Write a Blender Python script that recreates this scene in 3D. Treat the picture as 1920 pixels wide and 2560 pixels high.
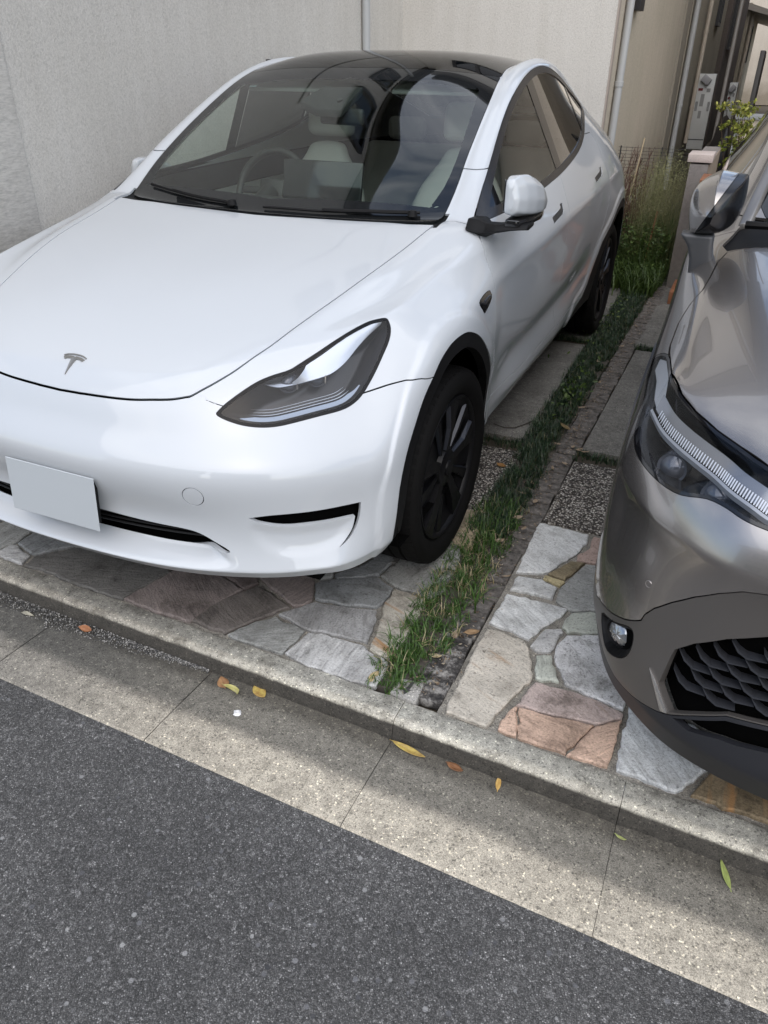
import bpy, bmesh, math, random
import numpy as np
from mathutils import Vector, Matrix
from mathutils.bvhtree import BVHTree
for o in list(bpy.data.objects): bpy.data.objects.remove(o)
SC = bpy.context.scene; COL = SC.collection
random.seed(7)
# ---------------------------------------------------------------- camera
cam = bpy.data.cameras.new('camera'); camo = bpy.data.objects.new('camera', cam); COL.objects.link(camo)
SC.camera = camo
CAM_P = (1.644617, -2.205587, 1.551219); PITCH, ROLL, YAW, FPX = 0.539379, 0.007367, -0.418703, 1886.51
def cam_axes():
    cy, sy = math.cos(YAW), math.sin(YAW)
    f = Vector((sy * math.cos(PITCH), cy * math.cos(PITCH), -math.sin(PITCH)))
    r = Vector((cy, -sy, 0)); u = r.cross(f)
    return math.cos(ROLL) * r + math.sin(ROLL) * u, -math.sin(ROLL) * r + math.cos(ROLL) * u, f
_r, _u, _f = cam_axes()
camo.matrix_world = Matrix(((_r.x, _u.x, -_f.x, CAM_P[0]), (_r.y, _u.y, -_f.y, CAM_P[1]), (_r.z, _u.z, -_f.z, CAM_P[2]), (0, 0, 0, 1)))
cam.sensor_fit = 'HORIZONTAL'; cam.sensor_width = 36; cam.lens = 36 * FPX / 1920
cam.clip_start = .05; cam.clip_end = 400

# ---------------------------------------------------------------- sky, sun, exposure
SUN_EL, SUN_AZ = math.radians(48), math.radians(160)
w = bpy.data.worlds.new('World'); SC.world = w; w.use_nodes = True
nt = w.node_tree; nt.nodes.clear()
sky = nt.nodes.new('ShaderNodeTexSky'); sky.sky_type = 'NISHITA'; sky.sun_disc = False
sky.sun_elevation = SUN_EL; sky.sun_rotation = SUN_AZ; sky.air_density = 1.0; sky.dust_density = 1.5
bg = nt.nodes.new('ShaderNodeBackground'); bg.inputs[1].default_value = .095
tc = nt.nodes.new('ShaderNodeTexCoord'); mp = nt.nodes.new('ShaderNodeMapping'); mp.inputs['Scale'].default_value = (1.6, 1.0, 2.6)
no = nt.nodes.new('ShaderNodeTexNoise'); no.inputs['Scale'].default_value = 2.4; no.inputs['Detail'].default_value = 9; no.inputs['Roughness'].default_value = .62; no.inputs['Distortion'].default_value = .6
rp = nt.nodes.new('ShaderNodeValToRGB'); rp.color_ramp.elements[0].position = .46; rp.color_ramp.elements[1].position = .76
cl = nt.nodes.new('ShaderNodeMixRGB'); cl.inputs[2].default_value = (7.8, 8.05, 8.5, 1)
nt.links.new(tc.outputs['Generated'], mp.inputs[0]); nt.links.new(mp.outputs[0], no.inputs[0]); nt.links.new(no.outputs[0], rp.inputs[0])
nt.links.new(rp.outputs[0], cl.inputs[0]); nt.links.new(sky.outputs[0], cl.inputs[1]); nt.links.new(cl.outputs[0], bg.inputs[0])
out = nt.nodes.new('ShaderNodeOutputWorld'); nt.links.new(bg.outputs[0], out.inputs[0])
sl = bpy.data.lights.new('sun', 'SUN'); sl.energy = 1.3; sl.angle = math.radians(100); sl.color = (1, .955, .89)
so = bpy.data.objects.new('sun', sl); COL.objects.link(so)
so.rotation_euler = (math.pi / 2 - SUN_EL, 0, math.pi - SUN_AZ)
SC.view_settings.view_transform = 'Standard'; SC.view_settings.look = 'None'; SC.view_settings.exposure = 1.16; SC.view_settings.gamma = 1
SC.render.engine = 'CYCLES'; SC.cycles.use_denoising = True
SC.cycles.max_bounces = 10; SC.cycles.transparent_max_bounces = 16; SC.cycles.caustics_reflective = False; SC.cycles.caustics_refractive = False

# ---------------------------------------------------------------- materials
MATS = {}
def mat(name, col=(.5, .5, .5), rough=.5, metal=0., coat=0., coat_r=.03, spec=.5, emit=None):
    if name in MATS: return MATS[name]
    m = bpy.data.materials.new(name); m.use_nodes = True; b = m.node_tree.nodes['Principled BSDF']
    b.inputs['Base Color'].default_value = (*col, 1); b.inputs['Roughness'].default_value = rough; b.inputs['Metallic'].default_value = metal
    b.inputs['Coat Weight'].default_value = coat; b.inputs['Coat Roughness'].default_value = coat_r; b.inputs['Specular IOR Level'].default_value = spec
    MATS[name] = m; return m
def NT(m): return m.node_tree, m.node_tree.nodes, m.node_tree.links, m.node_tree.nodes['Principled BSDF']
def node(nt_, typ, **kw):
    n = nt_.nodes.new(typ)
    for k, v in kw.items():
        if k in n.inputs: n.inputs[k].default_value = v
        else: setattr(n, k, v)
    return n
def ramp(nt_, src, stops):
    r = nt_.nodes.new('ShaderNodeValToRGB'); el = r.color_ramp.elements
    while len(el) < len(stops): el.new(.5)
    for e, (p_, c) in zip(el, stops):
        e.position = p_; e.color = (*c, 1) if len(c) == 3 else c
    if src is not None: nt_.links.new(src, r.inputs[0])
    return r.outputs[0]
def mixc(nt_, fac, a, b, mode='MIX'):
    n = nt_.nodes.new('ShaderNodeMixRGB'); n.blend_type = mode
    for i, v in ((0, fac), (1, a), (2, b)):
        if hasattr(v, 'type') and hasattr(v, 'links'): nt_.links.new(v, n.inputs[i])
        else: n.inputs[i].default_value = v if i == 0 else (*v, 1) if len(v) == 3 else v
    return n.outputs[0]
def noise(nt_, vec, scale, detail=4, rough=.55, dist=0):
    n = node(nt_, 'ShaderNodeTexNoise'); n.inputs['Scale'].default_value = scale; n.inputs['Detail'].default_value = detail
    n.inputs['Roughness'].default_value = rough; n.inputs['Distortion'].default_value = dist
    if vec is not None: nt_.links.new(vec, n.inputs[0])
    return n.outputs[0]
def coords(nt_, which='Object', scale=None, rot=None):
    t = nt_.nodes.new('ShaderNodeTexCoord'); o = t.outputs[which]
    if scale or rot:
        m = nt_.nodes.new('ShaderNodeMapping')
        if scale: m.inputs['Scale'].default_value = scale
        if rot: m.inputs['Rotation'].default_value = rot
        nt_.links.new(o, m.inputs[0]); o = m.outputs[0]
    return o
def bump(nt_, h, strength, dist, b):
    n = nt_.nodes.new('ShaderNodeBump'); n.inputs['Strength'].default_value = strength; n.inputs['Distance'].default_value = dist
    nt_.links.new(h, n.inputs['Height']); nt_.links.new(n.outputs[0], b.inputs['Normal']); return n
def glass_mat(name, tint, ior=1.5, boost=1.0, rough=0.0):
    m = bpy.data.materials.new(name); m.use_nodes = True; t = m.node_tree; t.nodes.clear()
    tr = t.nodes.new('ShaderNodeBsdfTransparent'); tr.inputs[0].default_value = (*tint, 1)
    gl = t.nodes.new('ShaderNodeBsdfGlossy'); gl.inputs['Roughness'].default_value = rough; gl.inputs[0].default_value = (1, 1, 1, 1)
    fr = t.nodes.new('ShaderNodeFresnel'); ge = t.nodes.new('ShaderNodeNewGeometry'); mr = t.nodes.new('ShaderNodeMapRange')
    mr.inputs['To Min'].default_value = ior; mr.inputs['To Max'].default_value = 1 / ior; t.links.new(ge.outputs['Backfacing'], mr.inputs[0]); t.links.new(mr.outputs[0], fr.inputs[0])   # a thin pane reflects alike from both sides
    mu = t.nodes.new('ShaderNodeMath'); mu.operation = 'MULTIPLY'; mu.inputs[1].default_value = boost; mu.use_clamp = True
    mx = t.nodes.new('ShaderNodeMixShader'); o = t.nodes.new('ShaderNodeOutputMaterial')
    t.links.new(fr.outputs[0], mu.inputs[0]); t.links.new(mu.outputs[0], mx.inputs[0]); t.links.new(tr.outputs[0], mx.inputs[1]); t.links.new(gl.outputs[0], mx.inputs[2]); t.links.new(mx.outputs[0], o.inputs[0])
    MATS[name] = m; return m
WHITE = mat('white_paint', (.49, .518, .545), .42, 0, 1.0, .012, spec=.3)
BLACKPL = mat('matte_black_plastic', (.0065, .0065, .007), .55, spec=.2)
GLOSSBK = mat('gloss_black', (.008, .008, .009), .08, 0, .3)
FRIT = mat('black_glass_border', (.012, .013, .014), .03, 0, 0, spec=.7)

DARK = mat('dark_cavity', (.003, .003, .003), .9, spec=.02)
WIND = glass_mat('windscreen_glass', (.76, .85, .80), 1.55, 1.35)
SIDEGL = glass_mat('side_glass', (.84, .90, .86), 1.5, 1.15)
PRIVGL = glass_mat('privacy_glass', (.10, .10, .10), 1.5, 1.9)
ROOFGL = glass_mat('dark_roof_glass', (.035, .035, .034), 1.5, 1.0)
LENS = glass_mat('clear_lens', (.92, .93, .95), 1.45, .6)
TYRE = mat('tyre_rubber', (.0065, .0063, .0063), .75, spec=.12)
RIM = mat('dark_wheel_cover', (.0055, .0055, .0065), .42, spec=.22)
RIMG = mat('grey_blade_facet', (.022, .025, .034), .32, .3)
CHROME = mat('chrome', (.75, .76, .78), .12, 1)
GREYCL = mat('light_grey_cloth', (.42, .42, .40), .9)
SEATW = mat('white_leatherette', (.50, .49, .46), .55)
DASH = mat('dark_dashboard', (.03, .03, .03), .7)
SCREEN = mat('dark_screen', (.02, .02, .022), .08)
PLATE = mat('pale_plate', (.44, .475, .50), .6)
_t, _n, _l, _b = NT(WHITE)   # a thin, uneven film of dust dulls the lacquer in places
_l.new(ramp(_t, noise(_t, coords(_t), 3.5, 6, .65), [(.35, (.008, .008, .008)), (.70, (.07, .07, .07))]), _b.inputs['Coat Roughness'])
_t, _n, _l, _b = NT(TYRE)
bump(_t, noise(_t, coords(_t), 160, 3), .25, .002, _b)

# ---------------------------------------------------------------- mesh library
class M3:
    """triangle mesh: V points, N smooth normals, F triangles"""
    def __init__(s, V, N, F):
        s.V = np.asarray(V, float); s.N = np.asarray(N, float); s.F = np.asarray(F, int).reshape(-1, 3)
    def copy(s): return M3(s.V.copy(), s.N.copy(), s.F.copy())

def compact(m):
    u, inv = np.unique(m.F.ravel(), return_inverse=True)
    return M3(m.V[u], m.N[u], inv.reshape(-1, 3))

def split(m, f, want='both'):
    """cut the mesh along f = 0; returns (inside f<0, outside f>0)"""
    f = np.where(np.abs(f) < 1e-5, 1e-5, f)
    s = f[m.F] < 0
    k = s.sum(1)
    ins = m.F[k == 3]; outs = m.F[k == 0]
    mix = m.F[(k > 0) & (k < 3)]
    V = list(m.V); N = list(m.N); cache = {}
    def mid(a, b):
        key = (a, b) if a < b else (b, a)
        if key not in cache:
            a, b = key
            t = f[a] / (f[a] - f[b])
            V.append(m.V[a] * (1 - t) + m.V[b] * t)
            n = m.N[a] * (1 - t) + m.N[b] * t
            N.append(n / (np.linalg.norm(n) + 1e-12))
            cache[key] = len(V) - 1
        return cache[key]
    I = []; O = []
    for t in mix:
        sg = [f[i] < 0 for i in t]
        # rotate so that the lone vertex is first
        lone = sg.index(True) if sum(sg) == 1 else sg.index(False)
        a, b, c = t[lone], t[(lone + 1) % 3], t[(lone + 2) % 3]
        ab = mid(a, b); ac = mid(a, c)
        A = [(a, ab, ac)]; B = [(ab, b, c), (ab, c, ac)]
        if sum(sg) == 1: I += A; O += B
        else: O += A; I += B
    V = np.array(V); N = np.array(N)
    mi = compact(M3(V, N, np.vstack([ins, np.array(I, int).reshape(-1, 3)])))
    mo = compact(M3(V, N, np.vstack([outs, np.array(O, int).reshape(-1, 3)])))
    return mi, mo

def sdf(P, poly, closed=True):
    """signed distance of 2D points to a polygon (negative inside)"""
    P = np.asarray(P, float); poly = np.asarray(poly, float)
    A = poly; B = np.roll(poly, -1, 0)
    if not closed: A = A[:-1]; B = B[:-1]
    d = np.full(len(P), 1e9); inside = np.zeros(len(P), bool)
    for a, b in zip(A, B):
        ab = b - a; L = ab @ ab + 1e-12
        t = np.clip(((P - a) @ ab) / L, 0, 1)
        q = a + t[:, None] * ab
        d = np.minimum(d, np.hypot(*(P - q).T))
        c = (a[1] > P[:, 1]) != (b[1] > P[:, 1])
        with np.errstate(all='ignore'):
            xx = (b[0] - a[0]) * (P[:, 1] - a[1]) / (b[1] - a[1] + 1e-15) + a[0]
        inside ^= c & (P[:, 0] < xx)
    return np.where(inside, -d, d)

def smooth_poly(pts, closed=True, n=6):
    """Catmull-Rom through points; a repeated point keeps a corner"""
    pts = np.asarray(pts, float); out = []
    N = len(pts); rng = range(N if closed else N - 1)
    g = (lambda i: pts[i % N]) if closed else (lambda i: pts[min(max(i, 0), N - 1)])
    for i in rng:
        p0, p1, p2, p3 = g(i - 1), g(i), g(i + 1), g(i + 2)
        if np.allclose(p1, p2): continue
        if np.allclose(p0, p1): p0 = 2 * p1 - p2
        if np.allclose(p2, p3): p3 = 2 * p2 - p1
        for k in range(n):
            t = k / n
            out.append(.5 * ((2 * p1) + (-p0 + p2) * t + (2 * p0 - 5 * p1 + 4 * p2 - p3) * t * t + (-p0 + 3 * p1 - 3 * p2 + p3) * t ** 3))
    if not closed: out.append(pts[-1])
    return np.array(out)

def join(*ms):
    V = []; N = []; F = []; o = 0
    for m in ms:
        V.append(m.V); N.append(m.N); F.append(m.F + o); o += len(m.V)
    return M3(np.vstack(V), np.vstack(N), np.vstack(F))

def mirror(m):
    return M3(m.V * [-1, 1, 1], m.N * [-1, 1, 1], m.F[:, ::-1])

def both(m): return join(m, mirror(m))

def boundary_edges(m, skip_center=True):
    E = np.vstack([m.F[:, [0, 1]], m.F[:, [1, 2]], m.F[:, [2, 0]]])
    key = np.sort(E, 1)
    u, idx, cnt = np.unique(key, axis=0, return_index=True, return_counts=True)
    B = E[idx[cnt == 1]]
    if skip_center:
        B = B[~((np.abs(m.V[B[:, 0], 0]) < 1e-4) & (np.abs(m.V[B[:, 1], 0]) < 1e-4))]
    return B

def skirt(m, depth=.008, skip_center=True, rnd=.0015):
    """turn the free edge inwards along the normal, to give the panel its thickness"""
    B = boundary_edges(m, skip_center)
    if len(B) == 0: return m
    u = np.unique(B.ravel()); mp = {v: i for i, v in enumerate(u)}
    n0 = len(m.V)
    # outward direction in surface = average of edge x normal
    od = np.zeros((len(u), 3))
    for a, b in B:
        e = m.V[b] - m.V[a]; o = np.cross(e, m.N[a])
        L = np.linalg.norm(o)
        if L > 0: od[mp[a]] += o; od[mp[b]] += o
    od /= (np.linalg.norm(od, axis=1)[:, None] + 1e-12)
    V1 = m.V[u] + od * 0; N1 = od.copy()          # duplicate of the edge, looking outwards
    V2 = m.V[u] - m.N[u] * depth
    V = np.vstack([m.V, V1, V2]); N = np.vstack([m.N, N1, N1])
    k = len(u); F = []
    for a, b in B:
        i, j = mp[a], mp[b]
        F += [(n0 + j, n0 + i, n0 + k + i), (n0 + j, n0 + k + i, n0 + k + j)]
    return M3(V, N, np.vstack([m.F, F]))

def offset(m, d):
    r = m.copy(); r.V = r.V + r.N * d; return r

def weld_normals(m):
    """area weighted vertex normals from the faces"""
    a, b, c = m.V[m.F[:, 0]], m.V[m.F[:, 1]], m.V[m.F[:, 2]]
    fn = np.cross(b - a, c - a); N = np.zeros_like(m.V)
    for k in range(3): np.add.at(N, m.F[:, k], fn)
    N /= (np.linalg.norm(N, axis=1)[:, None] + 1e-12)
    m.N = N; return m

def to_obj(name, m, mat, parent=None, custom=True, smooth=True):
    me = bpy.data.meshes.new(name)
    me.from_pydata([tuple(v) for v in m.V.tolist()], [], m.F.tolist())
    me.update()
    for p_ in me.polygons: p_.use_smooth = smooth
    if custom and smooth:
        me.normals_split_custom_set_from_vertices([tuple(n) for n in m.N.tolist()])
    if mat: me.materials.append(mat)
    o = bpy.data.objects.new(name, me); COL.objects.link(o)
    if parent is not None: o.parent = parent
    return o

def ss(e0, e1, x):
    t = np.clip((x - e0) / (e1 - e0), 0, 1); return t * t * (3 - 2 * t)

def catmull(V, F, levels, crease=()):
    """subdivide a quad cage with Blender's own subdivision surface"""
    me = bpy.data.meshes.new('cage'); me.from_pydata([tuple(v) for v in V], [], F); me.update()
    if crease:
        at = me.attributes.new('crease_edge', 'FLOAT', 'EDGE')
        look = {tuple(sorted(e.vertices)): e.index for e in me.edges}
        for a, b, w in crease:
            i = look.get((min(a, b), max(a, b)))
            if i is not None: at.data[i].value = w
    o = bpy.data.objects.new('cage', me); COL.objects.link(o)
    md = o.modifiers.new('s', 'SUBSURF'); md.levels = levels; md.render_levels = levels
    dg = bpy.context.evaluated_depsgraph_get(); dg.update()
    ev = o.evaluated_get(dg); e = ev.to_mesh()
    n = len(e.vertices); P = np.empty(n * 3); e.vertices.foreach_get('co', P); P = P.reshape(-1, 3)
    q = np.array([p_.vertices[:] for p_ in e.polygons], int)
    ev.to_mesh_clear(); bpy.data.objects.remove(o); bpy.data.meshes.remove(me)
    T = np.vstack([q[:, [0, 1, 2]], q[:, [0, 2, 3]]])
    m = M3(P, P * 0, T); return weld_normals(m)

def refine(m, f, width, times=1):
    """split triangles close to f = 0 into four; returns mesh and the interpolated f"""
    for _ in range(times):
        fm = np.abs(f[m.F]).min(1); near = fm < width
        # conforming: a triangle with a split neighbour is split towards the shared midpoints
        T = m.F; E = {}
        V = [m.V]; N = [m.N]; Fv = [f]; n = len(m.V); newV = []; newN = []; newf = []
        def mid(a, b):
            nonlocal n
            k = (a, b) if a < b else (b, a)
            if k not in E:
                E[k] = n; n += 1
                newV.append((m.V[a] + m.V[b]) / 2); q = m.N[a] + m.N[b]; newN.append(q / (np.linalg.norm(q) + 1e-12)); newf.append((f[a] + f[b]) / 2)
            return E[k]
        out = []
        for a, b, c in T[near].tolist():
            ab, bc, ca = mid(a, b), mid(b, c), mid(c, a)
            out += [(a, ab, ca), (ab, b, bc), (ca, bc, c), (ab, bc, ca)]
        keep = []
        mv = np.zeros(len(m.V), bool)
        for a, b in E: mv[a] = mv[b] = True
        rest = T[~near]; cand = mv[rest].sum(1) >= 2
        keep = rest[~cand]
        for t in rest[cand].tolist():
            a, b, c = t
            ms = [E.get((min(p, q), max(p, q))) for p, q in ((a, b), (b, c), (c, a))]
            k = sum(x is not None for x in ms)
            if k == 0: out.append((a, b, c)); continue
            while k == 1 and ms[0] is None or k == 2 and ms[2] is not None:
                a, b, c = b, c, a; ms = ms[1:] + ms[:1]
            if k == 1: out += [(a, ms[0], c), (ms[0], b, c)]
            elif k == 2: out += [(a, ms[0], c), (ms[0], ms[1], c), (ms[0], b, ms[1])]
            else: out += [(a, ms[0], ms[2]), (ms[0], b, ms[1]), (ms[2], ms[1], c), (ms[0], ms[1], ms[2])]
        if newV:
            m = M3(np.vstack([m.V, newV]), np.vstack([m.N, newN]), np.vstack([keep, np.array(out, int)])); f = np.r_[f, newf]
    return m

def take(m, fn, g=.0018, rf=0, w=.012):
    """cut the region fn<0 out of m, leaving a gap of 2g; returns (region, rest)"""
    f = fn(m.V)
    if rf: m = refine(m, f, w, rf); f = fn(m.V)
    a, _ = split(m, f + g); _, b = split(m, f - g)
    return a, b

# ---- plain solids: each returns (V list, F list)
def box(cx, cy, cz, sx, sy, sz, bev=0, rot=None):
    V = []
    for z in (-1, 1):
        for y in (-1, 1):
            for x in (-1, 1): V.append(Vector((x * sx / 2, y * sy / 2, z * sz / 2)))
    F = [(0, 2, 3, 1), (4, 5, 7, 6), (0, 1, 5, 4), (2, 6, 7, 3), (0, 4, 6, 2), (1, 3, 7, 5)]
    if rot is not None: V = [rot @ v for v in V]
    return [tuple(v + Vector((cx, cy, cz))) for v in V], F

def lathe(prof, n=48, axis='z', a0=0, a1=2 * math.pi):
    """revolve (r, h) pairs"""
    V = []; F = []; full = abs(a1 - a0 - 2 * math.pi) < 1e-6; m = n if full else n + 1
    for i in range(m):
        a = a0 + (a1 - a0) * i / n; c, s_ = math.cos(a), math.sin(a)
        for r, h in prof:
            V.append({'z': (r * c, r * s_, h), 'x': (h, r * c, r * s_), 'y': (r * s_, h, r * c)}[axis])
    k = len(prof)
    for i in range(n):
        j = (i + 1) % m
        for q in range(k - 1):
            F.append((i * k + q, j * k + q, j * k + q + 1, i * k + q + 1))
    return V, F

def tube(pts, rad, n=8, caps=True):
    pts = [Vector(p_) for p_ in pts]; V = []; F = []; up = None
    for i, p_ in enumerate(pts):
        t = (pts[min(i + 1, len(pts) - 1)] - pts[max(i - 1, 0)]).normalized()
        if up is None:
            up = Vector((0, 0, 1)) if abs(t.z) < .9 else Vector((1, 0, 0))
        s_ = t.cross(up).normalized(); up = s_.cross(t).normalized()
        r = rad[i] if hasattr(rad, '__len__') else rad
        for k in range(n):
            a = 2 * math.pi * k / n
            V.append(tuple(p_ + (s_ * math.cos(a) + up * math.sin(a)) * r))
    for i in range(len(pts) - 1):
        for k in range(n):
            F.append((i * n + k, i * n + (k + 1) % n, (i + 1) * n + (k + 1) % n, (i + 1) * n + k))
    if caps:
        F.append(tuple(range(n))[::-1]); F.append(tuple((len(pts) - 1) * n + k for k in range(n)))
    return V, F

def prism(poly, h0, h1, axis='z', top_scale=1):
    """polygon (2D) extruded between two heights along an axis"""
    n = len(poly); cx = sum(p_[0] for p_ in poly) / n; cy = sum(p_[1] for p_ in poly) / n
    mk = {'z': lambda a, b, h: (a, b, h), 'x': lambda a, b, h: (h, a, b), 'y': lambda a, b, h: (a, h, b)}[axis]
    V = [mk(a, b, h0) for a, b in poly] + [mk(cx + (a - cx) * top_scale, cy + (b - cy) * top_scale, h1) for a, b in poly]
    F = [tuple(range(n))[::-1], tuple(range(n, 2 * n))] + [(i, (i + 1) % n, n + (i + 1) % n, n + i) for i in range(n)]
    return V, F

def merge(*parts):
    V = []; F = []
    for v, f in parts:
        o = len(V); V += list(v); F += [tuple(i + o for i in q) for q in f]
    return V, F

def xf(part, M):
    v, f = part
    return [tuple(M @ Vector(p_)) for p_ in v], f

def solid(name, part, mat, parent=None, bevel=0, smooth=35, seg=2, subsurf=0, crease=0):
    v, f = part
    me = bpy.data.meshes.new(name); me.from_pydata([tuple(p_) for p_ in v], [], [tuple(q) for q in f]); me.update()
    bm = bmesh.new(); bm.from_mesh(me); bmesh.ops.recalc_face_normals(bm, faces=bm.faces)
    if bevel:
        es = [e for e in bm.edges if len(e.link_faces) == 2 and e.calc_face_angle(0) > .4]
        bmesh.ops.bevel(bm, geom=es, offset=bevel, segments=seg, profile=.5, affect='EDGES', clamp_overlap=True)
    bm.to_mesh(me); bm.free()
    if crease:
        at = me.attributes.new('crease_edge', 'FLOAT', 'EDGE'); at.data.foreach_set('value', np.full(len(me.edges), crease, dtype=np.float32))
    if smooth is not None:
        for p_ in me.polygons: p_.use_smooth = True
        me.set_sharp_from_angle(angle=math.radians(smooth))
    if mat: me.materials.append(mat)
    o = bpy.data.objects.new(name, me); COL.objects.link(o)
    if parent is not None: o.parent = parent
    if subsurf:
        md = o.modifiers.new('s', 'SUBSURF'); md.levels = md.render_levels = subsurf
    return o

def thing(name, label, cat, loc=(0, 0, 0), rz=0, group=None):
    o = bpy.data.objects.new(name, None); COL.objects.link(o); o.location = loc; o.rotation_euler = (0, 0, rz)
    tag(o, label, cat, group); return o
def tag(o, label, cat, group=None):
    o['label'] = label; o['category'] = cat
    if group: o['group'] = group
    return o
def struct(o, kind='structure'):
    o['kind'] = kind; return o
def copy_tree(o, parent=None, M=None):
    c = o.copy(); COL.objects.link(c); c.parent = parent
    for ch in [q for q in bpy.data.objects if q.parent == o]: copy_tree(ch, c)
    return c

# ---------------------------------------------------------------- white car: control cage (left half, x >= 0)
# x to the car's left, y to its rear (0 = front axle), z up
CT = [  # top rows, centre -> crest
 [(0,-.79,.69),(.2,-.785,.69),(.38,-.757,.69),(.53,-.70,.692),(.625,-.635,.695),(.70,-.56,.705),(.755,-.48,.725),(.797,-.40,.76)],
 [(0,-.70,.808),(.2,-.69,.81),(.36,-.655,.82),(.50,-.585,.83),(.60,-.50,.845),(.685,-.42,.862),(.75,-.34,.88),(.80,-.27,.893)],
 [(0,-.40,.928),(.2,-.395,.928),(.40,-.375,.922),(.572,-.354,.914),(.655,-.31,.914),(.72,-.26,.922),(.77,-.20,.934),(.812,-.14,.938)],
 [(0,-.1,.992),(.22,-.1,.993),(.44,-.08,.991),(.638,-.064,.987),(.70,-.05,.978),(.745,-.02,.972),(.79,.02,.976),(.830,.06,.970)],
 [(0,.14,1.032),(.22,.14,1.032),(.45,.15,1.031),(.665,.178,1.030),(.72,.18,1.022),(.765,.19,1.012),(.81,.205,1.005),(.852,.22,.988)],
 [(0,.30,1.057),(.25,.31,1.058),(.5,.335,1.062),(.685,.36,1.066),(.735,.365,1.062),(.785,.37,1.052),(.83,.38,1.038),(.868,.385,1.012)],
 [(0,.36,1.068),(.25,.367,1.068),(.5,.40,1.070),(.683,.446,1.076),(.74,.455,1.080),(.79,.46,1.077),(.838,.465,1.060),(.872,.47,1.030)],
 [(0,.50,1.155),(.23,.51,1.155),(.46,.545,1.162),(.68,.61,1.178),(.725,.615,1.184),(.765,.62,1.170),(.83,.64,1.11),(.874,.65,1.055)],
 [(0,.68,1.258),(.22,.69,1.26),(.45,.73,1.268),(.661,.80,1.287),(.70,.81,1.293),(.737,.815,1.28),(.82,.84,1.17),(.875,.86,1.075)],
 [(0,.98,1.42),(.22,.99,1.422),(.43,1.03,1.42),(.637,1.08,1.422),(.675,1.09,1.426),(.71,1.10,1.41),(.80,1.12,1.24),(.876,1.14,1.095)],
 [(0,1.35,1.57),(.22,1.35,1.568),(.42,1.36,1.555),(.603,1.37,1.52),(.645,1.38,1.527),(.69,1.39,1.505),(.79,1.40,1.30),(.878,1.40,1.118)],
 [(0,1.75,1.59),(.22,1.75,1.588),(.42,1.75,1.575),(.60,1.75,1.545),(.638,1.75,1.565),(.685,1.75,1.535),(.785,1.75,1.33),(.876,1.75,1.135)],
 [(0,2.15,1.565),(.22,2.15,1.563),(.4,2.15,1.55),(.585,2.15,1.52),(.628,2.15,1.53),(.675,2.15,1.49),(.775,2.15,1.32),(.87,2.15,1.15)],
 [(0,2.55,1.49),(.22,2.55,1.487),(.39,2.55,1.475),(.56,2.55,1.445),(.612,2.55,1.44),(.67,2.55,1.395),(.775,2.52,1.275),(.872,2.5,1.155)],
 [(0,3.0,1.37),(.22,3.0,1.367),(.38,3.0,1.355),(.53,3.0,1.325),(.605,3.0,1.30),(.68,3.0,1.26),(.775,2.98,1.19),(.847,2.95,1.11)],
 [(0,3.4,1.25),(.23,3.4,1.248),(.38,3.4,1.235),(.52,3.4,1.205),(.60,3.4,1.175),(.68,3.39,1.145),(.765,3.36,1.095),(.815,3.28,1.03)],
 [(0,3.78,1.10),(.25,3.77,1.10),(.45,3.74,1.09),(.6,3.69,1.07),(.68,3.65,1.05),(.75,3.6,1.03),(.79,3.53,1.0),(.80,3.42,.95)]]
FX = [0,.2,.395,.56,.675,.757,.825]
CF = {4: ([-.850,-.844,-.818,-.764,-.693,-.613,-.526], .605), 3: ([-.838,-.834,-.812,-.764,-.701,-.631,-.548], .50),
      2: ([-.826,-.823,-.805,-.762,-.705,-.640,-.560], .395), 1: ([-.868,-.862,-.838,-.789,-.738,-.681,-.612], .312),
      0: ([-.838,-.832,-.808,-.759,-.706,-.649,-.585], .275)}
SY = [-.445,-.30,-.16,.04,.21,.385,.47,.65,.86,1.14,1.40,1.75,2.15,2.5,2.95,3.28,3.44]
SZ = {4: [.64,.77,.85,.885,.90,.91,.915,.925,.93,.94,.945,.95,.96,.975,.975,.93,.86],
      3: [.53,.62,.70,.72,.72,.72,.72,.72,.72,.72,.72,.72,.74,.78,.80,.77,.73],
      2: [.41,.48,.50,.50,.50,.50,.50,.50,.50,.50,.50,.50,.52,.54,.56,.54,.52],
      1: [.315,.36,.36,.36,.36,.37,.38,.38,.38,.38,.38,.38,.38,.38,.38,.38,.38],
      0: [.275,.29,.30,.30,.30,.31,.325,.325,.325,.325,.325,.325,.325,.325,.30,.30,.30]}
SX = {4: [.868,.893,.915,.930,.927,.922,.922,.926,.932,.940,.945,.948,.948,.946,.925,.88,.84],
      3: [.893,.912,.938,.952,.945,.935,.930,.926,.927,.932,.936,.936,.936,.950,.950,.905,.87],
      2: [.899,.912,.930,.945,.930,.908,.903,.905,.914,.918,.920,.918,.908,.93,.95,.92,.88],
      1: [.889,.900,.915,.925,.910,.895,.892,.898,.912,.915,.915,.912,.900,.91,.93,.91,.87],
      0: [.865,.87,.88,.89,.89,.89,.888,.888,.89,.89,.892,.892,.892,.90,.91,.89,.86]}
RB = {4: (.07,.86), 3: (.09,.70), 2: (.10,.52), 1: (.06,.38), 0: (.0,.30)}

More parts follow.
